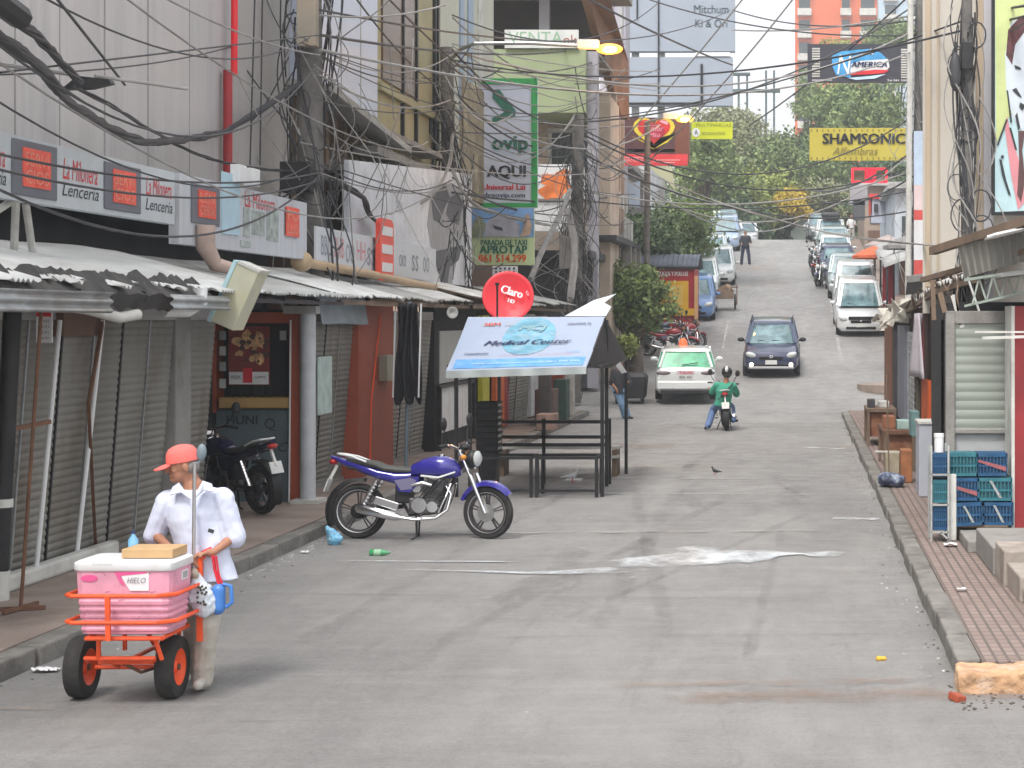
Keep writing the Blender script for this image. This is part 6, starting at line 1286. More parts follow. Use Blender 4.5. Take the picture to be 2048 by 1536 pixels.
# ================= MOTORCYCLES =================
def moto(label, col, loc, rz=0, s=1.0, group=None, steer=14, tiltx=0, seatc=None, lay=-4, name='motorcycle', simple=False):
    t = thing(name, label, 'motorcycle', loc, group=group, rot=(R(lay), tiltx, rz)); t.scale = (s, s, s)
    pm = mat('moto '+label[:14], col, .22, .1, .08, 4, coat=.9); K = dict(world=False)
    blk = M['black']; dg = mat('engine grey', (.14,.14,.145), .45, .7, .5, 14, .3, 60, (.05,.045,.04), 9, .8)
    def wheel(cx, cz, r, par, w=.05):
        b = MB(); n = 40; pr = [(r-.075,-w*.6),(r-.05,-w),(r-.02,-w*.95),(r-.005,-w*.5),(r,0),(r-.005,w*.5),(r-.02,w*.95),(r-.05,w),(r-.075,w*.6)]
        b.lathe(pr, axis='y', n=n, cap=False); b.loft([[Vector(((r-.075)*math.sin(2*math.pi*k/n), h, (r-.075)*math.cos(2*math.pi*k/n))) for k in range(n)] for h in (-w*.6, w*.6)], cap=False)
        o = b.build('wheel', M['rubber'], par, smooth=True, **K); o.location = (cx, 0, cz)
        b = MB(); b.loft([[Vector(((rr)*math.sin(2*math.pi*k/n), h, rr*math.cos(2*math.pi*k/n))) for k in range(n)] for rr, h in ((r-.07,-.035),(r-.10,-.03),(r-.10,.03),(r-.07,.035))], cap=False)
        b.lathe([(.05,-.055),(.05,.055)], axis='y', n=16)
        for k in range(10):
            a = 2*math.pi*(k//2)/5+(.16 if k % 2 else -.16); a2 = 2*math.pi*(k//2)/5+(.10 if k % 2 else -.10)
            b.beam((.04*math.sin(a),0,.04*math.cos(a)), ((r-.09)*math.sin(a2),0,(r-.09)*math.cos(a2)), .012, .026, up=(0,1,0))
        b.build('rim', mat('dark alloy', (.07,.065,.07), .4, .5, .2, 8), o, smooth=True, **K)
        b = MB(); n2 = 28; ring = lambda rr, h: [Vector((rr*math.sin(2*math.pi*k/n2), h, rr*math.cos(2*math.pi*k/n2))) for k in range(n2)]
        b.loft([ring(r-.078,-w-.001), ring(r-.068,-w-.004)], cap=False); b.build('rim_line', M['alu'], o, **K)
        return o
    rw = wheel(-.72, .31, .31, t, .055)
    # steering group: meshes rotated about the fork axis
    ang = R(steer); piv = Vector((.50,0,.85)); ax = Vector((.40,0,-.92)).normalized()
    SM = Matrix.Translation(piv) @ Matrix.Rotation(ang, 4, ax) @ Matrix.Translation(-piv)
    fw = wheel(0, 0, .30, t, .042); fw.matrix_local = SM @ Matrix.Translation((.735,0,.30))
    b = MB(); b.M = SM; b.lathe([(.10,-.068),(.10,-.06)], (.735,0,.30), axis='y', n=24); b.build('brake_disc', M['alu'], t, **K)
    b = MB(); b.M = SM
    for y in (-.085,.085): b.tube([(.735,y,.30),(.56,y,.72)], .024, 10); b.tube([(.56,y,.72),(.44,y,1.0)], .019, 8)
    b.beam((.55,-.1,.76),(.55,.1,.76),.05); b.beam((.45,-.1,.97),(.45,.1,.97),.05); b.build('fork', M['chrome'], t, smooth=True, **K)
    b = MB(); b.M = SM; n = 12; rings = []
    for k in range(n+1):
        a = R(-62+118*k/n)-R(4); c_ = Vector((.735,0,.30)); rr = .335
        e = c_+Vector((math.sin(a)*rr, 0, math.cos(a)*rr)); o_ = Vector((math.sin(a),0,math.cos(a)))
        wd = .075*(.6+.4*math.sin(math.pi*min(1,max(.1,k/n))))
        rings.append([e+Vector((0,-wd,0))-o_*.03, e+Vector((0,-wd*.8,0))+o_*.012, e+o_*.028, e+Vector((0,wd*.8,0))+o_*.012, e+Vector((0,wd,0))-o_*.03, e-o_*.005])
    b.loft(rings); b.build('front_fender', pm, t, smooth=True, **K)
    b = MB(); b.M = SM; b.ell((.56,0,.90),(.09,.10,.10)); b.build('headlight', M['black'], t, smooth=True, **K)
    b = MB(); b.M = SM; b.lathe([(.085,0),(.09,.02),(.05,.05)], (.60,0,.90), axis='x', n=16); b.build('headlight_glass', lens, t, smooth=True, **K)
    b = MB(); b.M = SM; b.ell((.47,0,1.03),(.06,.08,.04)); b.build('gauges', blk, t, smooth=True, **K)
    b = MB(); b.M = SM; b.tube([(.34,-.34,1.06),(.38,-.22,1.07),(.43,-.10,1.02),(.43,.10,1.02),(.38,.22,1.07),(.34,.34,1.06)], .013, 8); b.build('handlebar', M['chrome'], t, smooth=True, **K)
    for y in (-1,1):
        b = MB(); b.M = SM; b.tube([(.33,y*.38,1.06),(.365,y*.26,1.07)], .02, 8); b.tube([(.37,y*.25,1.055),(.44,y*.33,1.05)], .009, 6); b.build('grip', blk, t, smooth=True, **K)
        b = MB(); b.M = SM; b.tube([(.39,y*.22,1.07),(.36,y*.28,1.18),(.37,y*.32,1.27)], .008, 6); b.ell((.37,y*.33,1.31),(.03,.06,.075),10,8); b.build('mirror', blk, t, smooth=True, **K)
        b = MB(); b.M = SM; b.ell((.52,y*.16,.93),(.035,.04,.03),8,6); b.build('indicator', amber, t, smooth=True, **K)
        b = MB(); b.M = SM; b.tube([(.50,y*.1,.99),(.44,y*.12,1.12),(.38,y*.06,.9),(.34,0,.7)], .006, 5); b.build('cable', blk, t, **K)
    # frame
    b = MB(); b.tube([(.47,0,.88),(.28,0,.55),(.20,0,.30),(-.15,0,.27),(-.28,0,.5),(-.3,0,.72)], .022, 8); b.tube([(.45,0,.86),(.1,0,.74),(-.3,0,.70),(-.85,0,.80)], .022, 8)
    for y in (-.10,.10): b.tube([(-.28,y,.70),(-.85,y,.80)], .014, 6); b.tube([(-.25,y,.36),(-.72,y,.31)], .024, 8)
    b.build('frame', blk, t, smooth=True, **K)
    for y in (-.12,.12):
        b = MB(); b.tube([(-.66,y,.36),(-.50,y,.66)], .026, 8); 
        for k in range(7): b.lathe([(.036,0),(.036,.012)], (-.64+.02*k,y,.38+.037*k), n=10)
        b.build('shock_absorber', M['chrome'] , t, **K)
    # engine
    b = MB(); b.box(-.14,.20,-.10,.10,.28,.46); b.cbox((.14,0,.56),(.20,.20,.24),(0,.25,0)); b.cbox((.18,0,.70),(.17,.17,.08),(0,.25,0)); b.build('engine', dg, t, bevel=.015, **K)
    b = MB()
    for k in range(7): b.cbox((.13+.01*k*.5,0,.47+.03*k),(.23,.24,.010),(0,.25,0))
    b.build('cooling_fins', mat('fin metal', (.10,.10,.105), .4, .8, .4, 20), t, **K)
    b = MB(); b.lathe([(.085,-.125),(.095,-.10),(.10,-.0)], (-.02,0,.38), axis='y', n=20); b.lathe([(.06,-.13),(.07,-.1)], (.13,0,.36), axis='y', n=16); b.build('engine_cover', M['chrome'], t, smooth=True, **K)
    b = MB(); b.tube([(.26,-.06,.60),(.33,-.09,.50),(.30,-.13,.33),(.18,-.15,.24),(-.05,-.16,.22),(-.25,-.17,.25)], .019, 10); b.build('exhaust_pipe', M['chrome'], t, smooth=True, **K)
    b = MB(); b.tube([(-.20,-.17,.24),(-.28,-.175,.255),(-.68,-.18,.345),(-.71,-.18,.35)], [.025,.048,.058,.035], 14); b.build('muffler', M['chrome'], t, smooth=True, **K)
    b = MB(); b.ell((-.72,-.06,.31),(.085,.03,.085)); b.ell((-.72,.06,.31),(.09,.03,.09)); b.build('hub', blk, t, smooth=True, **K)
    b = MB(); b.cbox((-.38,-.145,.40),(.28,.02,.09),(0,.30,0)); b.build('heel_guard', M['alu'], t, bevel=.01, **K)
    # tank
    def sec(x, zc, hw, hh, n=14, p=.75): return [(x, hw*(abs(math.cos(a))**p)*(1 if math.cos(a) >= 0 else -1), zc+hh*(abs(math.sin(a))**p)*(1 if math.sin(a) >= 0 else -1)) for a in [2*math.pi*k/n for k in range(n)]]
    b = MB(); b.loft([sec(-.16,.74,.06,.03), sec(-.12,.765,.095,.07), sec(0,.79,.12,.105), sec(.14,.805,.14,.125), sec(.27,.80,.145,.125), sec(.37,.78,.12,.10), sec(.43,.76,.06,.05)]); b.build('fuel_tank', pm, t, smooth=True, **K)
    b = MB(); b.lathe([(.035,0),(.035,.02),(.02,.025)], (.2,0,.925), n=14); b.build('fuel_cap', M['chrome'], t, **K)
    b = MB(); b.loft([[(.0,-.142,.70),(.0,-.13,.70),(.0,-.13,.72),(.0,-.142,.72)],[(.2,-.155,.68),(.2,-.145,.68),(.2,-.145,.70),(.2,-.155,.70)],[(.38,-.12,.74),(.38,-.11,.74),(.38,-.11,.76),(.38,-.12,.76)]]); b.build('tank_trim', M['white'], t, **K)
    # seat
    b = MB(); b.loft([sec(-.10,.765,.09,.035), sec(-.25,.77,.125,.04), sec(-.42,.785,.13,.042), sec(-.52,.825,.125,.045), sec(-.72,.855,.11,.04), sec(-.86,.885,.08,.03)]); b.build('seat', seatc or mat('seat vinyl', (.06,.062,.058), .55, 0, .2, 5, .1, 40), t, smooth=True, **K)
    b = MB(); b.loft([sec(-.12,.70,.11,.05), sec(-.3,.68,.13,.075), sec(-.5,.725,.125,.06), sec(-.7,.79,.115,.055), sec(-.88,.85,.09,.045), sec(-1.04,.915,.04,.018)]); b.build('tail_cowl', pm, t, smooth=True, **K)
    b = MB(); b.box(-.30,-.12,-.09,.09,.40,.66); b.build('battery_box', blk, t, bevel=.02, **K)
    b = MB(); b.tube([(-.10,-.13,.60),(.02,-.15,.63),(.12,-.13,.60)], .02, 8); b.lathe([(.05,-.12),(.055,-.10),(.05,-.02)], (-.05,0,.57), axis='y', n=14); b.build('carburettor', M['alu'], t, smooth=True, **K)
    for q_ in range(4): b = MB(); a_ = rnd(-.1,.1); b.tube([(.40,-.04,.92-q_*.02),(.30+a_,-.13,.72),(.10+a_,-.12,.55-q_*.04),(-.02,-.12,.45)], .006, 5); b.build('hose', blk, t, **K)
    b = MB(); b.tube([(.22,-.20,.30),(.30,-.20,.48),(.34,-.14,.62)], .011, 6); b.tube([(.22,.20,.30),(.30,.20,.48),(.34,.14,.62)], .011, 6); b.build('crash_bar', M['chrome'], t, **K)
    b = MB(); b.prism([(-.30,.655),(-.12,.685),(-.05,.66),(-.10,.56),(-.22,.545)], (0,-.139,0), (1,0,0), (0,0,1), (0,-.003,0)); b.build('side_decal', mat('grey purple decal', (.16,.15,.24), .4), t, **K)
    b = MB()
    for y in (-.135,.125): b.prism([(-.30,.66),(-.02,.70),(-.04,.60),(-.12,.52),(-.25,.53)], (0,y,0), (1,0,0), (0,0,1), (0,.012,0))
    b.build('side_panel', pm, t, bevel=.004, **K)
    b = MB(); b.tube([(-.62,-.13,.86),(-.78,-.12,.92),(-.92,-.1,.945),(-.98,0,.95),(-.92,.1,.945),(-.78,.12,.92),(-.62,.13,.86)], .012, 8); b.build('grab_rail', M['white'], t, smooth=True, **K)
    b = MB(); b.ell((-1.02,0,.86),(.05,.07,.035)); b.build('tail_light', mat('tail red', (.4,.02,.02), .2), t, smooth=True, **K)
    b = MB(); n = 10; rings = []
    for k in range(n+1):
        a = R(-118+128*k/n); c_ = Vector((-.72,0,.31)); rr = .36; e = c_+Vector((math.sin(a)*rr,0,math.cos(a)*rr)); o_ = Vector((math.sin(a),0,math.cos(a)))
        rings.append([e+Vector((0,-.075,0))-o_*.03, e+Vector((0,-.06,0))+o_*.012, e+Vector((0,.06,0))+o_*.012, e+Vector((0,.075,0))-o_*.03])
    b.loft(rings); b.build('rear_fender', blk, t, smooth=True, **K)
    b = MB(); b.cbox((-1.08,0,.60),(.012,.17,.15),(0,.35,0)); b.beam((-.98,0,.82),(-1.08,0,.62),.03); b.build('number_plate', plate, t, **K)
    b = MB(); b.tube([(-.06,.10,.26),(-.10,.22,.01)], .012, 6); b.tube([(.02,-.18,.27),(.02,-.26,.27)], .014, 6); b.tube([(.02,.18,.27),(.02,.26,.27)], .014, 6); b.tube([(-.05,-.1,.26),(-.04,-.11,.03),(-.10,-.12,.0)], .013, 6); b.build('stand', blk, t, **K)
    b = MB(); b.box(-.12,.16,-.108,-.10,.60,.66); b.build('badge_strip', M['white'], t, **K) if False else None
    return t
gx = lambda x, d: (x-1600)*d/F
m1 = moto('purple blue motorcycle parked side on beside the left kerb', (.032,.026,.27), (gx(836,20.3), 20.55, 0), rz=R(-2), s=1.02, group='parked motorcycles')
m2 = moto('dark navy moped in the niche before the grey kiosk, seen from its tail', (.02,.02,.06), (gx(462,22.3), 22.25, .15), rz=R(140), s=.98, group='parked motorcycles', steer=25)
m3 = moto('red motorcycle parked side on below the red food kiosk', (.35,.02,.03), (gx(1338,60), 60.2, zg(60)), rz=R(8), s=1.0, group='parked motorcycles')
moto('dark motorcycle half behind the red motorcycle under the tree', (.03,.05,.12), (gx(1325,61.5), 61.6, zg(61.6)), rz=R(15), s=1.0, group='parked motorcycles')
moto('second red motorcycle leaning at the kiosk corner', (.3,.02,.03), (gx(1378,61.2), 61.2, zg(61.2)), rz=R(60), s=1.0, group='parked motorcycles')
for i, (x, d, cl_, lb) in enumerate(((2.05,80,(.04,.05,.12),'dark blue motorcycle beside the right row of parked cars, nearest of three'),(2.0,84,(.25,.03,.03),'red motorcycle beside the right row of parked cars, middle of three'),(1.95,88,(.05,.05,.05),'black motorcycle beside the right row of parked cars, farthest of three'))):
    moto(lb, cl_, (SX(x,d), d, zg(d)), rz=R(-97), group='parked motorcycles')
# cargo cart beside the left row
t = thing('cargo_tricycle', 'brown loaded cargo tricycle beside the left row of parked cars', 'tricycle', (SX(-1.95,72), 72, zg(72)), rz=R(5)); K = dict(world=False)
b = MB(); b.box(-.38,.38,-.5,.5,.45,.5); b.box(-.38,-.34,-.5,.5,.5,.8); b.box(.34,.38,-.5,.5,.5,.8); b.box(-.34,.34,-.5,-.46,.5,.75); b.build('cargo_box', M['wood'], t, **K)
for x in (-.44,.44): b = MB(); b.lathe([(.30,-.03),(.33,0),(.30,.03)], (x,-.3,.33), axis='x', n=18); b.build('wheel', M['rubber'], t, **K)
b = MB(); blobs(b, 0, .75, 1, .1, .1, -.4, .2, .2); b.ell((0,-.1,.7),(.3,.3,.25)); b.ell((.15,.2,.85),(.2,.25,.2)); b.build('load', mat('brown load', (.22,.15,.10), .9, 0, .5, 6), t, **K)
b = MB(); b.beam((.5,-.5,.2),(.5,-.5,1.0),.04); b.beam((.30,-.5,.9),(.55,-.5,.9),.04); b.build('handle', M['rust'], t, **K)
# red and yellow food kiosk
kd = 63.2; t = thing('food_kiosk', 'red and yellow food kiosk with dark arched roof on the left', 'kiosk', (gx(1330,kd), kd, zg(kd)))
a, c = P(1262,684,kd), P(1389,541,kd); kr = mat('kiosk red', (.34,.015,.025), .55, 0, .12, 1); ky = mat('kiosk yellow', (.62,.36,.02), .55, 0, .12, 1)
b = MB(); b.box(a.x,c.x,kd,kd+2.6,zg(kd)-.2,c.z+.15); b.build('body', kr, t)
def kb(x0,y0,x1,y1,m,nm,o=.03): p_, q_ = P(x0,y1,kd), P(x1,y0,kd); b = MB(); b.box(p_.x,q_.x,kd-o,kd,p_.z,q_.z); return b.build(nm, m, t)
kb(1320,562,1377,632,ky,'yellow_frame'); kb(1330,571,1366,610,mat('kiosk ochre', (.62,.42,.10), .6, 0, .2, 1),'panel',.05); kb(1300,617,1389,631,ky,'yellow_band',.06); kb(1389,552,1396,655,mat('kiosk edge', (.55,.33,.16), .6),'edge_board',.1)
text('YUGOS Y POLLOS', .3, M['white_ink'], P(1346,548,kd-.03), parent=t, width=1.05, height=.16, bold=.01); text('ASADO A LA BRASA', .3, M['white_ink'], P(1346,648,kd-.03), parent=t, width=1.1, height=.14, bold=.01)
b = MB(); n = 44
b.add([(a.x-.25+(c.x-a.x+.4)*j/n, kd-.12+2.9*(k/10), c.z+.12+.48*math.sin(math.pi*(k/10))**.7+.025*math.sin(j*2.2)) for j in range(n+1) for k in range(11)], [(j*11+k, (j+1)*11+k, (j+1)*11+k+1, j*11+k+1) for j in range(n) for k in range(10)]); b.build('arched_roof', mat('roof blue grey', (.085,.10,.13), .6, .1, .3, 2), t, smooth=True, thick=.03)
b = MB(); b.box(a.x-.25,c.x+.15,kd-.12,kd-.05,c.z+.04,c.z+.14); b.build('roof_fringe', M['black'], t)
# ================= PEOPLE =================
random.seed(61)
skin = mat('skin', (.36,.17,.105), .55, 0, .12, 8, .05, 60)
def hand(mb, w, dr, side, down, s=1):
    """w wrist, dr direction of fingers, side towards the thumb, down the way the fingers curl"""
    w, dr, side, down = Vector(w), Vector(dr).normalized(), Vector(side).normalized(), Vector(down).normalized()
    k = w+dr*.085*s
    mb.cap2(w, w+dr*.03*s, .026*s, .030*s, 10)
    for i in range(4):
        o = side*(.030-.020*i)*s; mb.cap2(w+dr*.02*s+o*.8, k+o, .014*s, .0125*s, 8)
        L = (.040,.045,.042,.033)[i]*s; c = (.5,.6,.65,.75)[i]
        p1 = k+o+(dr*(1-c*.5)+down*c).normalized()*L; p2 = p1+(dr*(.5-c)+down).normalized()*L*.8; p3 = p2+(down*.7-dr*.7).normalized()*L*.55
        mb.cap2(k+o, p1, .0105*s, .0095*s, 8); mb.cap2(p1, p2, .0092*s, .0085*s, 8); mb.cap2(p2, p3, .0082*s, .007*s, 8)
    a = w+dr*.02*s+side*.026*s; b_ = a+(side*.8+dr*.7+down*.3).normalized()*.04*s; c_ = b_+(dr*.8+down*.7).normalized()*.03*s
    mb.cap2(a, b_, .014*s, .011*s, 8); mb.cap2(b_, c_, .0105*s, .009*s, 8)
def head(mb, HM, detail=True):
    """HM: head matrix, +x is forward, origin at the centre of the skull"""
    def E(c, r, rot=None):
        sub = MB(); sub.ell(c, r, 16, 12, rot); mb.add([HM @ Vector(v) for v in sub.v], sub.f)
    E((0,0,.02),(.098,.076,.098)); E((.03,0,-.045),(.062,.056,.07)); E((.055,0,-.085),(.030,.030,.024)); E((-.02,0,-.03),(.07,.062,.07))
    E((.072,0,.035),(.022,.05,.016)); E((.100,0,-.003),(.015,.011,.030),(0,-.35,0)); E((.112,0,-.020),(.017,.015,.012)); 
    E((.089,0,-.047),(.014,.024,.006)); E((.087,0,-.060),(.013,.021,.007)); E((.086,0,-.083),(.014,.02,.014)); E((.06,.036,-.02),(.024,.02,.022)); E((.06,-.036,-.02),(.024,.02,.022))
    for y in (-1,1): E((-.008,y*.080,-.01),(.022,.012,.034),(0,.2,0))
def figure(name, label, J, cols, group=None, vox=.012, rad=1.0, hands=True, fwd=(0,-1,0), up=(0,0,1), hairc=None, helmet=None, short_sleeve=True, sway=0):
    base = Vector(((J['aL'].x+J['aR'].x)/2, (J['aL'].y+J['aR'].y)/2, min(J['aL'].z, J['aR'].z)-.09))
    t = thing(name, label, 'person', tuple(base), group=group)
    f = Vector(fwd).normalized(); u = Vector(up); u = (u-f*u.dot(f)).normalized(); l = u.cross(f)
    HM = Matrix((( f.x,l.x,u.x,J['head'].x),(f.y,l.y,u.y,J['head'].y),(f.z,l.z,u.z,J['head'].z),(0,0,0,1)))
    b = MB(); head(b, HM); q = rad
    b.cap2(J['head']-u*.05-f*.02, J['neck'], .055*q, .06*q)
    b.cap2(J['neck'], J['chest'], .07*q, .12*q); b.cap2(J['chest'], J['pelvis'], .13*q, .13*q); b.cap2(J['sL'].lerp(J['sR'],.15), J['sR'].lerp(J['sL'],.15), .04*q, .04*q)
    for s_ in 'LR':
        b.cap2(J['s'+s_], J['e'+s_], .040*q, .036*q); b.cap2(J['e'+s_], J['h'+s_], .038*q, .024*q)
        b.cap2(J['pelvis'].lerp(J['hip'+s_], .6), J['k'+s_], .085*q, .055*q); b.cap2(J['k'+s_], J['a'+s_], .055*q, .036*q); b.cap2(J['a'+s_], J['a'+s_]+(J['t'+s_]-J['a'+s_])*.4, .034*q, .024*q)
        if hands:
            dr = (J['h'+s_]-J['e'+s_]).normalized(); sd = J.get('th'+s_, Vector((0,0,1))); hand(b, J['h'+s_], J.get('hd'+s_, dr), sd, J.get('dn'+s_, Vector((0,0,-1))))
    b.build('body', cols['skin'], t, remesh=vox)
    # shirt
    b = MB(); ax = (J['sR']-J['sL']).normalized(); sp = (J['neck']-J['pelvis']).normalized(); dp = ax.cross(sp).normalized(); sh = (J['sR']-J['sL']).length/2
    hem = J.get('hem', J['pelvis']-sp*.08)
    rows = [(hem, sh*.98, .155), (hem.lerp(J['chest'], .35), sh*.90, .145), (hem.lerp(J['chest'], .7), sh*.93, .14), (J['chest'], sh*.98, .14), (J['chest'].lerp(J['neck'], .45), sh*1.0, .125), (J['chest'].lerp(J['neck'], .75), sh*.86, .10), (J['neck']-sp*.025, sh*.45, .08)]
    b.loft([[c_+ax*a_*q*math.cos(k)+dp*d_*q*math.sin(k) for k in [2*math.pi*i/24 for i in range(24)]] for c_, a_, d_ in rows])
    for s_ in 'LR':
        e = J['s'+s_].lerp(J['e'+s_], 1.02 if short_sleeve else 1)
        b.cap2(J['s'+s_]-ax*(.02 if s_ == 'R' else -.02), e, .080*q, .078*q); b.cap2(J['s'+s_], J['neck']-sp*.04, .066*q, .06*q)
        if not short_sleeve: b.cap2(J['e'+s_], J['e'+s_].lerp(J['h'+s_], .9), .05*q, .038*q)
    b.build('shirt', cols['shirt'], t, remesh=vox, disp=.026*q, dsc=.17)
    b = MB(); b.cap2(J['hipL'], J['hipR'], .12*q, .12*q); b.cap2(J['pelvis'], (J['hipL']+J['hipR'])/2, .13*q, .13*q)
    for s_ in 'LR': b.cap2(J['hip'+s_], J['k'+s_], .10*q, .084*q); b.cap2(J['k'+s_], J['a'+s_]+Vector((0,0,-.02)), .084*q, .076*q)
    b.build('trousers', cols['trousers'], t, remesh=vox, disp=.014*q, dsc=.10)
    for s_ in 'LR':
        a_, c_ = J['a'+s_], J['t'+s_]; v = (c_-a_); b = MB(); b.cap2(a_+Vector((0,0,-.035))-v*.25, c_+Vector((0,0,-.015)), .042, .036); b.cap2(a_, a_+Vector((0,0,-.03)), .045, .045); b.build('shoe', cols['shoes'], t, remesh=vox)
    if hairc:
        b = MB()
        sub = MB(); sub.ell((-.018,0,.035),(.094,.083,.095),16,12); sub.ell((-.05,0,-.02),(.055,.074,.07),14,10); b.add([HM @ Vector(v) for v in sub.v], sub.f); b.build('hair', hairc, t, remesh=vox)
    if helmet:
        sub = MB(); sub.ell((0,0,.02),(.14,.125,.14),20,14); b = MB(); b.add([HM @ Vector(v) for v in sub.v], sub.f); b.build('helmet', helmet, t, smooth=True)
        sub = MB(); sub.ell((-.06,.0,.07),(.09,.05,.09),14,10); b = MB(); b.add([HM @ Vector(v) for v in sub.v], sub.f); b.build('helmet_stripe', M['white'], t, smooth=True)
    return t, HM
# --- vendor with the cart ---
D = 12.2
def mp(x, y, dd=0): return P(x, y, D+dd)
J = dict(head=mp(366,931,-.02), neck=mp(386,972), chest=mp(390,1036), pelvis=mp(402,1125), hem=mp(420,1160,.0),
    sL=mp(330,1003), sR=mp(448,997), eL=mp(309,1068,.02), eR=mp(470,1072,.03), hL=mp(342,1098,-.20), hR=mp(428,1104,-.16),
    hipL=mp(384,1140), hipR=mp(428,1140), kL=mp(392,1250,.08), kR=mp(414,1245,-.12), aL=mp(386,1338,.42), aR=mp(404,1352,-.06), tL=mp(380,1356,.30), tR=mp(396,1366,-.22))
J['hdL'] = Vector((.35,-.9,-.1)); J['thL'] = Vector((.9,.3,0)); J['hdR'] = Vector((-.85,-.45,-.15)); J['thR'] = Vector((-.3,-.8,.2)); J['dnR'] = Vector((0,-.2,-1))
sh_ = mat('pale blue white cotton', (.60,.64,.78), .85, 0, .05, 5, .25, 14); tr_ = mat('beige trousers', (.47,.44,.39), .9, 0, .12, 5, .3, 18, (.28,.24,.19), 3, .5)
man, HM = figure('person', 'person in a coral cap, white short sleeved shirt and beige trousers pushing the orange cart', J, dict(skin=skin, shirt=sh_, trousers=tr_, shoes=mat('pale shoe', (.42,.40,.37), .7)), vox=.0065, fwd=(-.90,-.40,-.16), rad=.98, hairc=None)
def HP(mb, fn): sub = MB(); fn(sub); mb.add([HM @ Vector(v) for v in sub.v], sub.f)
b = MB(); HP(b, lambda s: s.ell((-.045,0,-.012),(.062,.083,.060),14,10)); b.build('hair', mat('grey hair', (.22,.20,.19), .9, 0, .3, 30), man, smooth=True)
capm = mat('coral cap', (.78,.16,.14), .8, 0, .08, 6, .15, 50)
def capf(s):
    s.loft([[Vector((-.004+.108*k_*math.cos(a), .088*k_*math.sin(a), z)) for a in np.linspace(0, 2*math.pi, 29)[:-1]] for k_, z in ((1,.028),(1.0,.06),(.93,.095),(.75,.122),(.45,.138),(.12,.144))])
def brim(s):
    n = 14; s.loft([[Vector((.085+.105*math.cos(a)*f_, .082*math.sin(a)*(1-.1*f_), .034-.026*math.cos(a)*f_-.012*abs(math.sin(a))+o_)) for a in np.linspace(-math.pi/2, math.pi/2, n)] for f_, o_ in ((.0,.0),(.5,.003),(1.0,.0),(1.0,-.006),(.5,-.004),(0,-.006))], cap=False, closed=False)
b = MB(); HP(b, capf); b.build('cap_crown', capm, man, smooth=True)
b = MB(); HP(b, brim); b.build('cap_brim', capm, man, smooth=True, thick=.003)
b = MB(); HP(b, lambda s: [s.ell((.083,y*.030,.012),(.008,.013,.007),8,6) for y in (-1,1)]); b.build('eyes', mat('eye', (.05,.03,.03), .3), man, smooth=True)
b = MB(); HP(b, lambda s: [s.ell((.086,y*.032,.026),(.010,.018,.004),8,6) for y in (-1,1)]); b.build('eyebrows', MATS['grey hair'], man, smooth=True)
b = MB(); c = J['neck']
b.add([mp(382,1000,-.16),mp(358,966,-.08),mp(345,975,-.11),mp(340,990,-.15),mp(362,985,-.17)], [(0,1,2,3,4)]); b.add([mp(385,1000,-.16),mp(406,962,-.08),mp(424,968,-.11),mp(427,984,-.15),mp(408,980,-.17)], [(0,1,2,3,4)])
b.build('collar', sh_, man, thick=.008)
b = MB(); b.beam(mp(384,1002,-.178), mp(396,1090,-.175), .022, .004); b.build('button_placket', sh_, man)
b = MB(); q0 = mp(422,1062,-.165); b.cbox(q0, (.04,.004,.025), (0,.3,0)); b.build('pocket_badge', M['ink'], man)
# --- handcart ---
ct = thing('handcart', 'orange three wheeled handcart carrying the pink cool box', 'cart', (-4.4,11.8,0))
og = M['orange']
def rail(z, r_=.014):
    X0, X1, d0, d1 = -4.68, -3.99, 11.44, 12.0; cr_ = .05
    return [(X0,d1,z),(X0,d0+cr_,z),(X0+cr_,d0,z),(X1-cr_*2,d0,z),(X1,d0+cr_*2,z),(X1,d1,z)]
b = MB(); b.tube(rail(.745), .014, 8); b.build('upper_rail', og, ct, smooth=True)
b = MB(); b.tube(rail(.575), .014, 8); b.build('lower_rail', og, ct, smooth=True)
for x in (-4.66,-4.0): b = MB(); b.beam((x,12.0,.36),(x,12.0,.80 if x < -4.5 else .95),.035); b.build('rear_post', og, ct)
b = MB(); b.beam((-4.40,11.435,.745),(-4.40,11.45,.46),.03,.02); b.build('front_post', og, ct)
b = MB()
for p_, q_ in (((-4.56,11.5,.465),(-4.08,11.5,.465)),((-4.56,11.5,.465),(-4.56,12,.465)),((-4.08,11.5,.465),(-4.08,12,.465)),((-4.56,12,.465),(-4.08,12,.465)),((-4.5,11.55,.465),(-4.53,11.62,.31)),((-4.14,11.55,.465),(-4.12,11.62,.31)),((-4.5,12,.465),(-4.5,12,.30)),((-4.14,12,.465),(-4.14,12,.30)),((-4.62,11.62,.315),(-4.16,11.62,.315)),((-4.56,11.7,.275),(-4.2,11.7,.275)),((-4.32,11.62,.31),(-4.32,12.2,.31)),((-4.35,11.95,.46),(-4.35,12.2,.25)),((-4.66,11.9,.205),(-4.15,11.9,.205)),((-4.5,11.9,.21),(-4.5,11.65,.31)),((-4.2,11.9,.21),(-4.2,11.65,.31))): b.tube([p_,q_], .015, 7)
b.build('chassis', og, ct, smooth=True)
b = MB(); b.tube([(-4.40,11.7,.27),(-4.3,11.75,.2),(-4.2,11.9,.22)], .012, 6); b.build('brake_rod', M['rust'], ct)
def cwheel(x, d, r_, w_, lab='wheel'):
    b = MB(); pr = [(r_*.58,-w_*.42),(r_*.80,-w_*.5),(r_*.95,-w_*.42),(r_,-w_*.2),(r_,w_*.2),(r_*.95,w_*.42),(r_*.80,w_*.5),(r_*.58,w_*.42)]
    b.lathe(pr, (x,d,r_), axis='x', n=40, cap=False); o = b.build('wheel', M['rubber'], ct, smooth=True)
    for z_ in (): pass
    return o
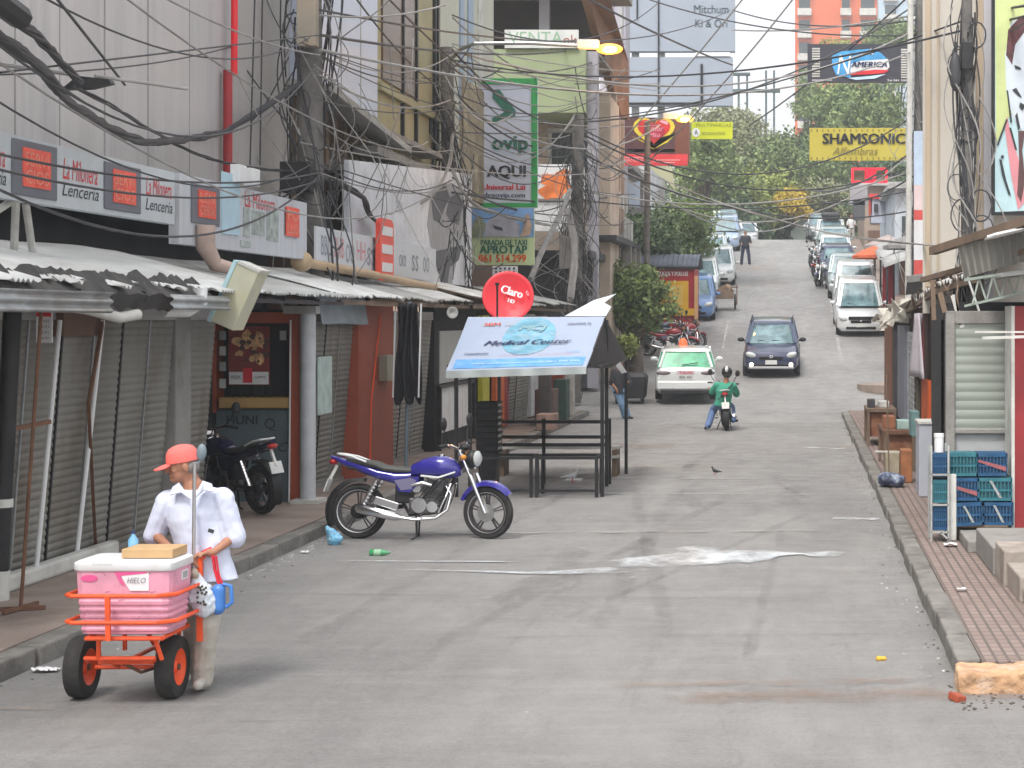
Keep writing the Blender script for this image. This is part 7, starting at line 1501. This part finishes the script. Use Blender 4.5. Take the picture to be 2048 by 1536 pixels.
for x in (-4.745,-4.15):
    o = cwheel(x, 11.9, .208, .125)
    b = MB(); b.lathe([(.001,.035),(.03,.04),(.05,.012),(.10,.022),(.118,.045),(.124,.05),(.124,-.05),(.10,-.02),(.05,-.01),(.001,-.01)], (x,11.9,.208), axis='x', n=30, cap=False); rim = b.build('rim', og, ct, smooth=True)
    b = MB(); b.lathe([(.001,.055),(.022,.05),(.024,.02)], (x,11.9,.208), axis='x', n=16); b.build('hub', M['rust'], ct, smooth=True)
cwheel(-4.30, 12.25, .15, .09)
b = MB(); b.tube([(-4.66,12.0,.78),(-4.64,12.02,.86),(-4.4,12.02,.90),(-4.1,12.02,.90),(-4.0,12.05,.93)], .014, 8); b.tube([(-4.0,12.0,.9),(-3.98,12.04,.93),(-3.92,12.1,.955)], .016, 8); b.build('handle', og, ct, smooth=True)
b = MB(); b.tube([(-4.0,12.05,.93),(-3.94,12.07,.96)], .024, 8); b.build('red_grip', mat('red grip', (.65,.03,.05), .5), ct, smooth=True)
# cool box
pk1 = mat('pink plastic', (.72,.33,.44), .42, 0, .1, 3, .05, 30, dirt=(.45,.22,.28), dscale=5, damt=.6); cx0, cx1, cd0, cd1 = -4.64, -4.02, 11.50, 11.93
t = thing('cool_box', 'big pink cool box with white lid strapped on the orange cart', 'cool box', ((cx0+cx1)/2,(cd0+cd1)/2,.48))
def rr(x0,x1,y0,y1,z,c_): return [(x0+c_,y0,z),(x1-c_,y0,z),(x1-c_*.3,y0+c_*.3,z),(x1,y0+c_,z),(x1,y1-c_,z),(x1-c_*.3,y1-c_*.3,z),(x1-c_,y1,z),(x0+c_,y1,z),(x0+c_*.3,y1-c_*.3,z),(x0,y1-c_,z),(x0,y0+c_,z),(x0+c_*.3,y0+c_*.3,z)]
rg = []; 
for i in range(41):
    u = i/40; z = .48+.42*u; o_ = .022*(1-u)**1.5+(.007 if (u < .58 and int(u*19) % 2 == 0) else 0)+(.03 if i == 0 else 0); rg.append(rr(cx0+o_,cx1-o_,cd0+o_,cd1-o_,z,.05))
b = MB(); b.loft(rg); b.build('body', pk1, t)
b = MB(); b.loft([rr(cx0-.008,cx1+.008,cd0-.008,cd1+.008,.895,.055), rr(cx0-.014,cx1+.014,cd0-.014,cd1+.014,.905,.055), rr(cx0-.012,cx1+.012,cd0-.012,cd1+.012,.945,.055), rr(cx0+.01,cx1-.01,cd0+.01,cd1-.01,.958,.05)]); b.build('lid', M['white'], t, smooth=True)
b = MB(); b.box(cx0+.12,cx0+.26,cd0-.015,cd0+.02,.93,.965); b.build('lid_latch', M['white'], t, bevel=.01)
b = MB(); b.prism([(.055*math.cos(a),.022*math.sin(a)) for a in np.linspace(0,6.28,20)[:-1]], (cx0+.10,cd0-.002,.85), (1,0,0), (0,0,1), (0,-.002,0)); b.build('oval_emblem', mat('deep pink', (.70,.10,.28), .5), t)
b = MB(); b.prism([(0,.10),(.18,.115),(.18,.0),(.06,.0)], (cx0+.30,cd0-.001,.77), (1,0,0), (0,0,1), (0,-.002,0)); b.build('white_label', M['white'], t)
b = MB(); b.prism([(-.04,.12),(.16,.128),(.17,.112),(.0,.095),(.03,.03),(.0,.05)], (cx0+.30,cd0-.003,.77), (1,0,0), (0,0,1), (0,-.002,0)); b.build('pink_flash', MATS['deep pink'], t)
text('HIELO', .06, mat('faded label ink', (.22,.20,.24), .8), (cx0+.40,cd0-.006,.835), parent=t, width=.12, shear=.3)
b = MB()
for i in range(14):
    x_, z_ = rnd(cx0+.05,cx1-.06), rnd(.50,.88); b.cbox((x_,cd0-.001+(.022*(1-(z_-.48)/.42)**1.5),z_), (rnd(.01,.05),.002,.003), (0,rnd(-.8,.8),0))
b.build('scratches', mat('scratch grime', (.30,.15,.19), .8), t)
b = MB(); b.box(cx1-.002,cx1+.003,cd0+.2,cd0+.32,.81,.87); b.build('side_label', M['white'], t); b = MB(); b.box(cx1+.002,cx1+.006,cd0+.22,cd0+.30,.82,.86); b.build('side_handle', M['zinc_old'], t)
b = MB(); b.box(-4.38,-4.05,11.62,11.90,.962,1.02); t = single(b, 'cardboard_box', mat('cardboard', (.50,.33,.17), .85, 0, .08, 4), 'flat cardboard box lying on the lid of the pink cool box', 'box', (-4.2,11.75,.962), bevel=.004)
t.name = 'cardboard_box'; text('FRUTAS', .05, mat('olive print', (.28,.24,.08), .8), (.0-.07,-.13,.03), parent=None, width=.12) if False else None
t = thing('water_bottle', 'small blue water bottle standing on the cool box beside the cardboard', 'bottle', (-4.37,11.95,.96)); q_ = (-4.40,11.88,.96)
b = MB(); b.lathe([(.03,0),(.033,.02),(.033,.09),(.012,.12),(.012,.13)], q_, n=14); b.build('bottle', mat('clear blue', (.18,.42,.65), .2, spec=.7), t, smooth=True); b = MB(); b.lathe([(.014,.13),(.014,.15)], q_, n=10); b.build('cap', nav, t)
t = thing('long_pole', 'upright silver pole with a grey rounded head tied to the cart', 'pole', (-3.99,11.98,.5))
b = MB(); b.tube([P(390,1200,11.97), P(387,1140,11.97), P(389,925,11.97)], .012, 10); b.build('shaft', M['alu'], t, smooth=True)
b = MB(); b.ell(P(403,905,11.97), (.034,.022,.058), 16, 12, (0,.08,0)); b.tube([P(389,930,11.97), P(402,922,11.97)], .008, 6); b.build('head', mat('grey blue plastic', (.16,.20,.23), .4), t, smooth=True)
b = MB(); b.ell(P(388,1148,11.95), (.035,.03,.04)); b.build('knot', mat('tan rag', (.42,.38,.30), .9, 0, .3, 20), t, remesh=.008, disp=.02, dsc=.02)
bgm = mat('white plastic bag', (.62,.68,.74), .4, 0, .06, 8, .3, 20)
t = thing('plastic_bag', 'full white plastic bag with dark spots hanging behind the cool box', 'bag', tuple(P(410,1190,12)))
b = MB(); b.cap2(P(392,1150,11.98), P(402,1190,11.98), .03, .09); b.cap2(P(402,1190,11.98), P(408,1212,11.98), .09, .075); b.build('bag', bgm, t, remesh=.01, disp=.045, dsc=.06)
b = MB()
for i in range(16): c_ = P(408+rnd(-7,14), 1165+rnd(0,42), 11.985); b.ell(c_+Vector((0,-.098+abs(c_.x+3.98)*.25,0)), (.009,.012,.009), 6, 5)
b.build('dark_spots', mat('olive ink spot', (.06,.055,.035), .7), t)
t = thing('blue_jug', 'blue plastic jug hanging from the cart handle', 'jug', tuple(P(448,1225,12.05)))
b = MB(); b.cap2(P(438,1180,12.02), P(436,1215,12.02), .045, .05); b.build('body', mat('jug blue', (.06,.20,.55), .35), t, remesh=.008)
b = MB(); b.tube([P(446,1168,12.02), P(462,1172,12.02), P(464,1205,12.02), P(452,1214,12.02)], .014, 8); b.build('handle', MATS['jug blue'], t, smooth=True)
b = MB(); b.tube([P(426,1112,12.0), P(430,1140,12.02), P(438,1168,12.02)], .012, 6); b.tube([P(432,1112,12.0), P(438,1150,12.02), P(446,1170,12.02)], .007, 6); b.build('strap', MATS['red grip'], t)
# --- motorcyclist ---
D2 = 40.6
def rp(x, y, dd=0): return P(x, y, D2+dd)
mr = moto('small dark motorcycle ridden by the person in the green shirt', (.12,.02,.03), (rp(1450,860).x, D2+.72, 0), rz=R(93), s=.98, lay=-3)
J = dict(head=rp(1454,746), neck=rp(1452,764), chest=rp(1449,782), pelvis=rp(1446,806,.05), hem=rp(1445,811,.05), sL=rp(1433,770), sR=rp(1469,771), eL=rp(1424,783,.15), eR=rp(1473,788,.2), hL=rp(1419,778,.55), hR=rp(1466,782,.55),
    hipL=rp(1440,808,.05), hipR=rp(1453,808,.05), kL=rp(1427,818,.32), kR=rp(1463,815,.4), aL=rp(1416,850,.1), aR=rp(1466,838,.1), tL=rp(1411,855,.25), tR=rp(1474,840,.25))
figure('person', 'person in green shirt, jeans and black helmet riding away on a small motorcycle', J, dict(skin=skin, shirt=mat('green shirt', (.06,.33,.23), .85, 0, .1, 4), trousers=mat('blue jeans', (.12,.19,.36), .9, 0, .15, 6), shoes=M['ink']), vox=.014, fwd=(.05,1,0), helmet=mat('helmet black', (.02,.02,.025), .15, coat=.8))
b = MB(); b.tube([rp(1466,766,-.08), rp(1450,785,-.19), rp(1436,800,-.14)], .012, 6); single(b, 'bag_strap', M['ink'], 'thin dark strap crossing the back of the green shirt', 'strap', tuple(rp(1450,785,-.15)))
# --- person by the stall ---
D3 = 45.3
def sp_(x, y, dd=0): return P(x, y, D3+dd)
J = dict(head=sp_(1240,722), neck=sp_(1239,738), chest=sp_(1238,756), pelvis=sp_(1239,780), sL=sp_(1226,744), sR=sp_(1252,744), eL=sp_(1224,764), eR=sp_(1258,766), hL=sp_(1232,778,-.15), hR=sp_(1252,760,-.25),
    hipL=sp_(1234,782), hipR=sp_(1244,782), kL=sp_(1243,808,-.1), kR=sp_(1248,808,.05), aL=sp_(1249,830,0), aR=sp_(1256,831,.1), tL=sp_(1256,835,-.1), tR=sp_(1264,835,0))
figure('person', 'person in a black top and blue jeans standing behind the black side tarp', J, dict(skin=skin, shirt=mat('black top', (.03,.03,.035), .8), trousers=mat('faded jeans', (.13,.22,.34), .9, 0, .15, 6), shoes=M['ink']), vox=.014, fwd=(.8,-.6,0), hairc=mat('black hair', (.02,.018,.018), .7))
# --- officer ---
D4 = 89.6
def cp(x, y, dd=0): return P(x, y, D4+dd)
def offic(x, yb, d, h, label, cols, f=(0,-1,0), spread=.14, hc=None):
    k = h/1.72; B_ = Vector(((x-1600)*d/F, d, 2.5-(yb-640)*d/F)); V = lambda a, b_, c_: B_+Vector((a*k, b_*k, c_*k))
    J = dict(head=V(0,0,1.60), neck=V(0,0,1.44), chest=V(0,0,1.25), pelvis=V(0,0,.95), sL=V(-.18,0,1.38), sR=V(.18,0,1.38), eL=V(-.25,0,1.12), eR=V(.25,0,1.12), hL=V(-.16,-.16,1.0), hR=V(.16,-.16,1.0),
        hipL=V(-.09,0,.92), hipR=V(.09,0,.92), kL=V(-spread*.8,0,.50), kR=V(spread*.8,0,.50), aL=V(-spread,0,.09), aR=V(spread,0,.09), tL=V(-spread-.04,-.15,.05), tR=V(spread+.04,-.15,.05))
    return figure('person', label, J, cols, vox=.02, fwd=f, hairc=hc or MATS['black hair'], hands=False)
offic(1491, 529, 89.6, 1.72, 'person in dark uniform standing with legs apart far up the street', dict(skin=skin, shirt=mat('dark olive uniform', (.025,.03,.04), .8), trousers=mat('dark blue uniform', (.02,.025,.05), .8), shoes=M['ink']), spread=.20)
offic(1476, 492, 106, 1.6, 'person in a white shirt standing beside the pale blue car near the crest', dict(skin=skin, shirt=M['white'], trousers=M['ink'], shoes=M['ink']))
offic(1703, 484, 106, 1.6, 'person in white beside the right row of cars near the crest', dict(skin=skin, shirt=M['white'], trousers=M['offwhite'], shoes=M['ink']))
# ================= TREES =================
rng = np.random.default_rng(5)
def leaf_mat(name, c1, c2, c3):
    m = bpy.data.materials.new(name); m.use_nodes = True; n = m.node_tree.nodes; l = m.node_tree.links; b = n['Principled BSDF']; b.inputs['Roughness'].default_value = .6
    at = n.new('ShaderNodeAttribute'); at.attribute_name = 'tint'; cr_ = n.new('ShaderNodeValToRGB'); l.new(at.outputs['Fac'], cr_.inputs[0])
    e = cr_.color_ramp.elements; e[0].color = (*c1, 1); e[1].color = (*c3, 1); e.new(.5).color = (*c2, 1); l.new(cr_.outputs[0], b.inputs['Base Color'])
    b.inputs['Subsurface Weight'].default_value = 0
    return m
LG = leaf_mat('leaves green', (.06,.10,.035), (.14,.20,.06), (.28,.35,.11)); LY = leaf_mat('leaves light', (.13,.17,.04), (.25,.30,.07), (.40,.43,.12)); LD = leaf_mat('leaves dark', (.035,.07,.035), (.08,.13,.06), (.15,.21,.09))
LO = leaf_mat('leaves yellow', (.30,.24,.03), (.50,.36,.03), (.65,.46,.05)); LB = leaf_mat('leaves olive', (.12,.14,.07), (.20,.22,.11), (.31,.32,.17))
bark = mat('bark', (.09,.07,.055), .9, 0, .3, 5, .5, 30)
def crown_mesh(clumps, nleaf, size):
    """clumps: (centre, radii); leaves gathered in twig tufts"""
    P_ = []; T = []; tot = sum(r[0]*r[1]*r[2] for c_, r in clumps)
    for c_, r in clumps:
        k = max(6, int(nleaf*r[0]*r[1]*r[2]/tot)); tufts = max(4, k//22)
        d = rng.normal(size=(tufts,3)); d /= np.linalg.norm(d, axis=1)[:,None]; rad = rng.uniform(.45,1.08,(tufts,1))**.6
        tc = np.array(c_)+d*rad*np.array(r)*(1+.25*np.sin(d[:,[1]]*7+d[:,[2]]*5)); tt = rng.uniform(0,1,tufts)*.5
        idx = rng.integers(0,tufts,k); sp = np.array(r)*.13+size*.5
        P_.append(tc[idx]+rng.normal(size=(k,3))*sp); T.append(np.clip(tt[idx]+rng.uniform(0,.5,k),0,1))
    P_ = np.concatenate(P_); T = np.concatenate(T); n = len(P_)
    a = rng.normal(size=(n,3)); a /= np.linalg.norm(a,axis=1)[:,None]; b_ = np.cross(a, rng.normal(size=(n,3))); b_ /= np.linalg.norm(b_,axis=1)[:,None]
    s = size*rng.uniform(.6,1.4,(n,1)); a *= s; b_ *= s*.5
    V = np.stack([P_-a, P_-b_*1.0, P_+a, P_+b_], 1).reshape(-1,3); return V, T
def tree(label, base, clumps, nleaf, size, lm, trunk_r=.15, name='tree', group=None, cat='tree'):
    t = thing(name, label, cat, tuple(base), group=group); B_ = Vector(base)
    V, T = crown_mesh([(np.array(c_)-np.array(B_), r) for c_, r in clumps], nleaf, size); n = len(T)
    me = bpy.data.meshes.new('crown'); me.vertices.add(4*n); me.vertices.foreach_set('co', V.ravel()); me.loops.add(4*n); me.loops.foreach_set('vertex_index', np.arange(4*n)); me.polygons.add(n); me.polygons.foreach_set('loop_start', np.arange(0,4*n,4)); me.polygons.foreach_set('loop_total', np.full(n,4)); me.update(calc_edges=True)
    at = me.attributes.new('tint','FLOAT','FACE'); at.data.foreach_set('value', T); me.materials.append(lm)
    o = bpy.data.objects.new('crown', me); COL.objects.link(o); setpar(o, t)
    if trunk_r:
        b = MB(); top = Vector(np.mean([np.array(c_) for c_, r in clumps], axis=0)); mid = B_.lerp(top, .45)+Vector((rnd(-.2,.2),0,0))
        b.tube([B_-Vector((0,0,.3)), B_.lerp(mid,.5), mid], [trunk_r*1.2, trunk_r, trunk_r*.8], 9)
        for c_, r in clumps[:9]: c_ = Vector(c_); m_ = mid.lerp(c_, .5)+Vector((0,0,-.1*(c_-mid).length)); b.tube([mid, m_, c_], [trunk_r*.6, trunk_r*.35, trunk_r*.12], 6)
        b.build('trunk', bark, t, smooth=True)
    return t
def CP(x, y, d, rx, ry=None, rz=None): # clump from picture position, radii in metres
    return (tuple(P(x,y,d)), (rx, ry or rx, rz or rx))
def rclumps(x0, x1, y0, y1, d, n, r, dd=1.5):
    o = []
    for i in range(n):
        x, y = rnd(x0,x1), rnd(y0,y1); o.append(CP(x, y, d+rnd(-dd,dd), r*rnd(.7,1.3), r*rnd(.8,1.2), r*rnd(.5,.9)))
    return o
random.seed(71)
# near left street trees
tree('leafy green tree in front of the red food kiosk', Vector((gx(1262,57), 57, zg(57))), [CP(1230,590,57,.75),CP(1275,580,57,.9,1,.7),CP(1310,600,57,.55,.8,.5),CP(1342,618,57,.32,.5,.3),CP(1270,620,57,.9,1,.6),CP(1225,625,57,.55),CP(1290,645,57,.45,.8,.4),CP(1205,600,57,.5),CP(1255,560,57,.7,.8,.45),CP(1296,562,57,.4,.5,.3),CP(1330,575,57,.25,.3,.15),CP(1215,650,57,.3,.3,.25)], 6500, .08, LG, .13)
tree('darker tree behind the kiosk tree on the left pavement', Vector((gx(1275,66), 66, zg(66))), rclumps(1220,1330,465,555,66,14,1.0), 9000, .09, LD, .15)
tree('green tree rising behind the dark arched kiosk roof', Vector((gx(1350,78), 78, zg(78))), rclumps(1300,1400,430,520,78,14,1.1), 9000, .10, LG, .15)
tree('small light green bush by the stump near the black tarp', Vector((gx(1252,55.5), 55.5, zg(55.5))), rclumps(1240,1262,680,710,55.5,6,.3,.2), 900, .06, LY, 0, name='bush', cat='bush')
b = MB(); b.lathe([(.28,-.1),(.24,.3),(.19,.7),(.17,.95)], (gx(1272,55.8),55.8,zg(55.8)), n=14); single(b, 'tree_stump', bark, 'thick grey tree stump beside the parked red motorcycles', 'tree stump', (gx(1272,55.8),55.8,zg(55.8)), smooth=True)
# far trees over the crest
far = [(1400,1470,250,330,125,1.8,LB,'olive tree under the yellow banner, left end of the far grove'),(1455,1520,250,310,150,1.6,LB,'pale olive tree crown below the unfinished frame'),(1530,1590,275,330,145,1.7,LB,'olive green tree in the middle of the far grove'),(1400,1460,330,440,120,1.7,LG,'green tree at the left edge of the crest'),
 (1460,1540,300,390,135,1.9,LG,'mid green tree behind the crest, left of the yellow flowering tree'),(1480,1560,370,430,122,1.5,LY,'light green low tree just over the crest'),(1570,1600,385,425,120,.7,LO,'yellow flowering tree just over the crest'),(1400,1500,420,470,118,1.4,LD,'dark low tree behind the left row of cars'),
 (1490,1600,420,470,124,1.4,LD,'dark hedge like tree at the end of the street'),(1640,1700,200,250,135,1.7,LG,'tall tree left part under the black billboard'),(1680,1800,180,260,130,2.3,LG,'tall green tree between the black billboard and the yellow banner'),(1760,1815,60,110,150,1.6,LG,'tree crown above the black billboard at the right'),
 (1615,1660,270,330,140,1.6,LD,'dark tree left of the yellow banner'),(1620,1720,320,390,130,1.7,LG,'green tree under the yellow banner'),(1640,1720,380,440,122,1.3,LB,'olive shrubbery tree behind the right row of cars'),(1640,1690,100,130,160,1.0,LY,'light green crown in front of the orange tower'),(1606,1625,150,230,155,.9,LG,'thin green crown at the left edge of the orange tower'),(1740,1830,330,440,115,1.5,LD,'dark tree behind the glowing sign'),(1560,1640,300,370,138,1.9,LG,'rounded green tree in the centre of the far grove'),(1380,1440,280,340,110,1.2,LG,'narrow green tree beside the torn tarpaulin')]
for (x0,x1,y0,y1,d,r,lm,lab) in far:
    xc = (x0+x1)/2; tree(lab, Vector((gx(xc,d), d, zg(d)+far_bump(0,d))), rclumps(x0,x1,y0,y1,d,12,r,3), 7000, .030*r+.10, lm, .22, group='trees beyond the crest of the hill')
# hill with ground cover behind
b = MB(); V, T = crown_mesh([((gx(x,160)+rnd(-3,3), 160+rnd(-6,12), rnd(8,15)), (4,4,3)) for x in range(1380,1860,16)], 26000, .24)
o = MB(); n = len(T); me = bpy.data.meshes.new('distant_wood'); me.vertices.add(4*n); me.vertices.foreach_set('co', V.ravel()); me.loops.add(4*n); me.loops.foreach_set('vertex_index', np.arange(4*n)); me.polygons.add(n); me.polygons.foreach_set('loop_start', np.arange(0,4*n,4)); me.polygons.foreach_set('loop_total', np.full(n,4)); me.update(calc_edges=True)
at = me.attributes.new('tint','FLOAT','FACE'); at.data.foreach_set('value', T); me.materials.append(LD); o = bpy.data.objects.new('distant_wood', me); COL.objects.link(o); tag(o, 'mass of dark foliage filling the hillside beyond the crest', 'wood', kind='stuff')

# ================= LITTER =================
random.seed(81)
t = thing('plastic_bag', 'light blue rubbish bag slumped at the left kerb by the motorcycle', 'bag', (-5.4,18.8,0)); q_ = G0(666,1090)
b = MB(); b.cap2(q_+Vector((.02,0,.07)), q_+Vector((-.03,0,.14)), .085, .05); b.cap2(q_+Vector((-.03,0,.14)), q_+Vector((-.07,0,.21)), .05, .02); b.build('bag', mat('blue bag', (.16,.42,.62), .45, 0, .4, 12, dirt=(.6,.68,.72), dscale=14, damt=.8), t, remesh=.01, disp=.05, dsc=.05)
t = thing('glass_bottle', 'green bottle lying on its side in the street near the left kerb', 'bottle', tuple(G0(760,1112))); q_ = G0(760,1112)
b = MB(); b.lathe([(.03,-.11),(.036,-.10),(.036,.03),(.014,.08),(.013,.11)], q_+Vector((0,0,.036)), axis='x', n=16); b.build('bottle', mat('green glass', (.05,.30,.12), .12, spec=.8), t, smooth=True)
b = MB(); b.lathe([(.0365,-.06),(.0365,.01)], q_+Vector((0,0,.036)), axis='x', n=16, cap=False); b.build('label', mat('pale green label', (.3,.5,.33), .6), t)
q_ = G0(1762,1322); b = MB(); b.ell(q_+Vector((-.012,0,.018)), (.03,.025,.02)); b.ell(q_+Vector((.02,.01,.016)), (.025,.022,.018)); single(b, 'fruit_peel', mat('yellow peel', (.65,.38,.04), .6, 0, .2, 20), 'yellow fruit peel lying on the road near the right kerb', 'fruit peel', tuple(q_), remesh=.005)
ls = [(85,1345,.12,'crumpled white cup by the left kerb behind the cart'),(105,1345,.09,'second white scrap beside the crumpled cup'),(610,1108,.08,'white scrap in the left gutter before the blue bag')]
for x, y, s_, lab in ls: q_ = G0(x,y); paper(q_.x, q_.y, 0, s_, lab)
b = MB()
for i in range(260):
    if i < 110: x, y = rnd(560,680), 0; d = rnd(17.5,20.5); p_ = Vector((-5.42+rnd(0,.35)**1.6, d, 0))
    elif i < 180: p_ = Vector((1.02-rnd(0,.5)**2, rnd(12.5,30), 0))
    elif i < 220: p_ = Vector((-5.4+rnd(0,.4)**1.5, rnd(11.8,46), 0))
    else: p_ = Vector((rnd(-5.3,1.0), rnd(11,44), 0))
    s_ = rnd(.005,.017); b.cbox(p_+Vector((0,0,s_*.3)), (s_*1.5,s_,s_*.5), (rnd(-.4,.4),rnd(-.4,.4),rnd(0,3)))
o = single(b, 'litter', mat('pale crumbs', (.45,.44,.42), .8, 0, .4, 40), 'scattered pale crumbs and scraps along the kerbs', 'litter', (-2,20,0)); o['kind'] = 'stuff'
b = MB()
for i in range(300):
    p_ = Vector((random.choice([-5.45+rnd(0,.5)**2*1.4, 1.05-rnd(0,.5)**2]), rnd(11.8,45), .0)); s_ = rnd(.004,.018); b.cbox(p_+Vector((0,0,s_*.3)), (s_,s_*rnd(.6,2),s_*.6), (rnd(-.4,.4),rnd(-.4,.4),rnd(0,3)))
for i in range(60):
    p_ = Vector((rnd(1.0,1.5)*1.0, rnd(11.5,12.1), 0)); s_ = rnd(.006,.022); b.cbox(p_+Vector((0,0,s_*.3)), (s_,s_,s_*.6), (rnd(-.4,.4),0,rnd(0,3)))
o = single(b, 'gravel', mat('dark grit', (.10,.085,.07), .9, 0, .4, 30), 'loose grit and small stones in both gutters', 'gravel', (-2,20,0)); o['kind'] = 'stuff'
# goods and bric-a-brac at the end of the left row
boxes = [(-5.9,-5.5,40,41,.15,.95,(.10,.06,.05),'dark brown crate pile under the far end of the left awnings'),(-5.8,-5.5,42.3,43,.15,1.1,(.03,.06,.05),'dark green sack standing at the far left kerb'),(-5.75,-5.55,44,44.4,.15,1.8,(.35,.34,.32),'pale upright post like board at the far left kerb'),(-5.6,-5.2,38.2,38.8,.15,.5,(.26,.17,.14),'pinkish low box on the left kerb behind the stall'),(-5.7,-5.45,39.2,39.5,.15,1.6,(.05,.045,.045),'tall narrow black shelf at the left kerb behind the stall'),(-6.2,-5.9,44.8,45.4,.15,1.9,(.3,.07,.05),'rust red upright panel at the left street corner')]
for (x0,x1,d0,d1,z0,z1,col,lab) in boxes: boxy('box', lab, 'box', x0,x1,d0,d1,z0,z1, mat('lb'+lab[:16], col, .8, 0, .35, 5), bevel=.015)
boxy('paper_sheet', 'white paper sheet on the ground behind the table frames', 'paper', -3.65,-3.4,27.9,28.2,.0,.02, M['white'])
# ================= HAZE =================
b = MB(); b.box(-320, 320, -32, 310, -1.2, 75)
hz = bpy.data.materials.new('haze'); hz.use_nodes = True; hn = hz.node_tree.nodes; hl = hz.node_tree.links
hn.remove(hn['Principled BSDF']); pv = hn.new('ShaderNodeVolumePrincipled'); pv.inputs['Color'].default_value = (.82,.87,.92,1); pv.inputs['Density'].default_value = .0014; pv.inputs['Anisotropy'].default_value = .2
hl.new(pv.outputs[0], hn['Material Output'].inputs['Volume'])
o = b.build('haze', hz); tag(o, 'thin pale haze filling the street', 'haze', kind='stuff')
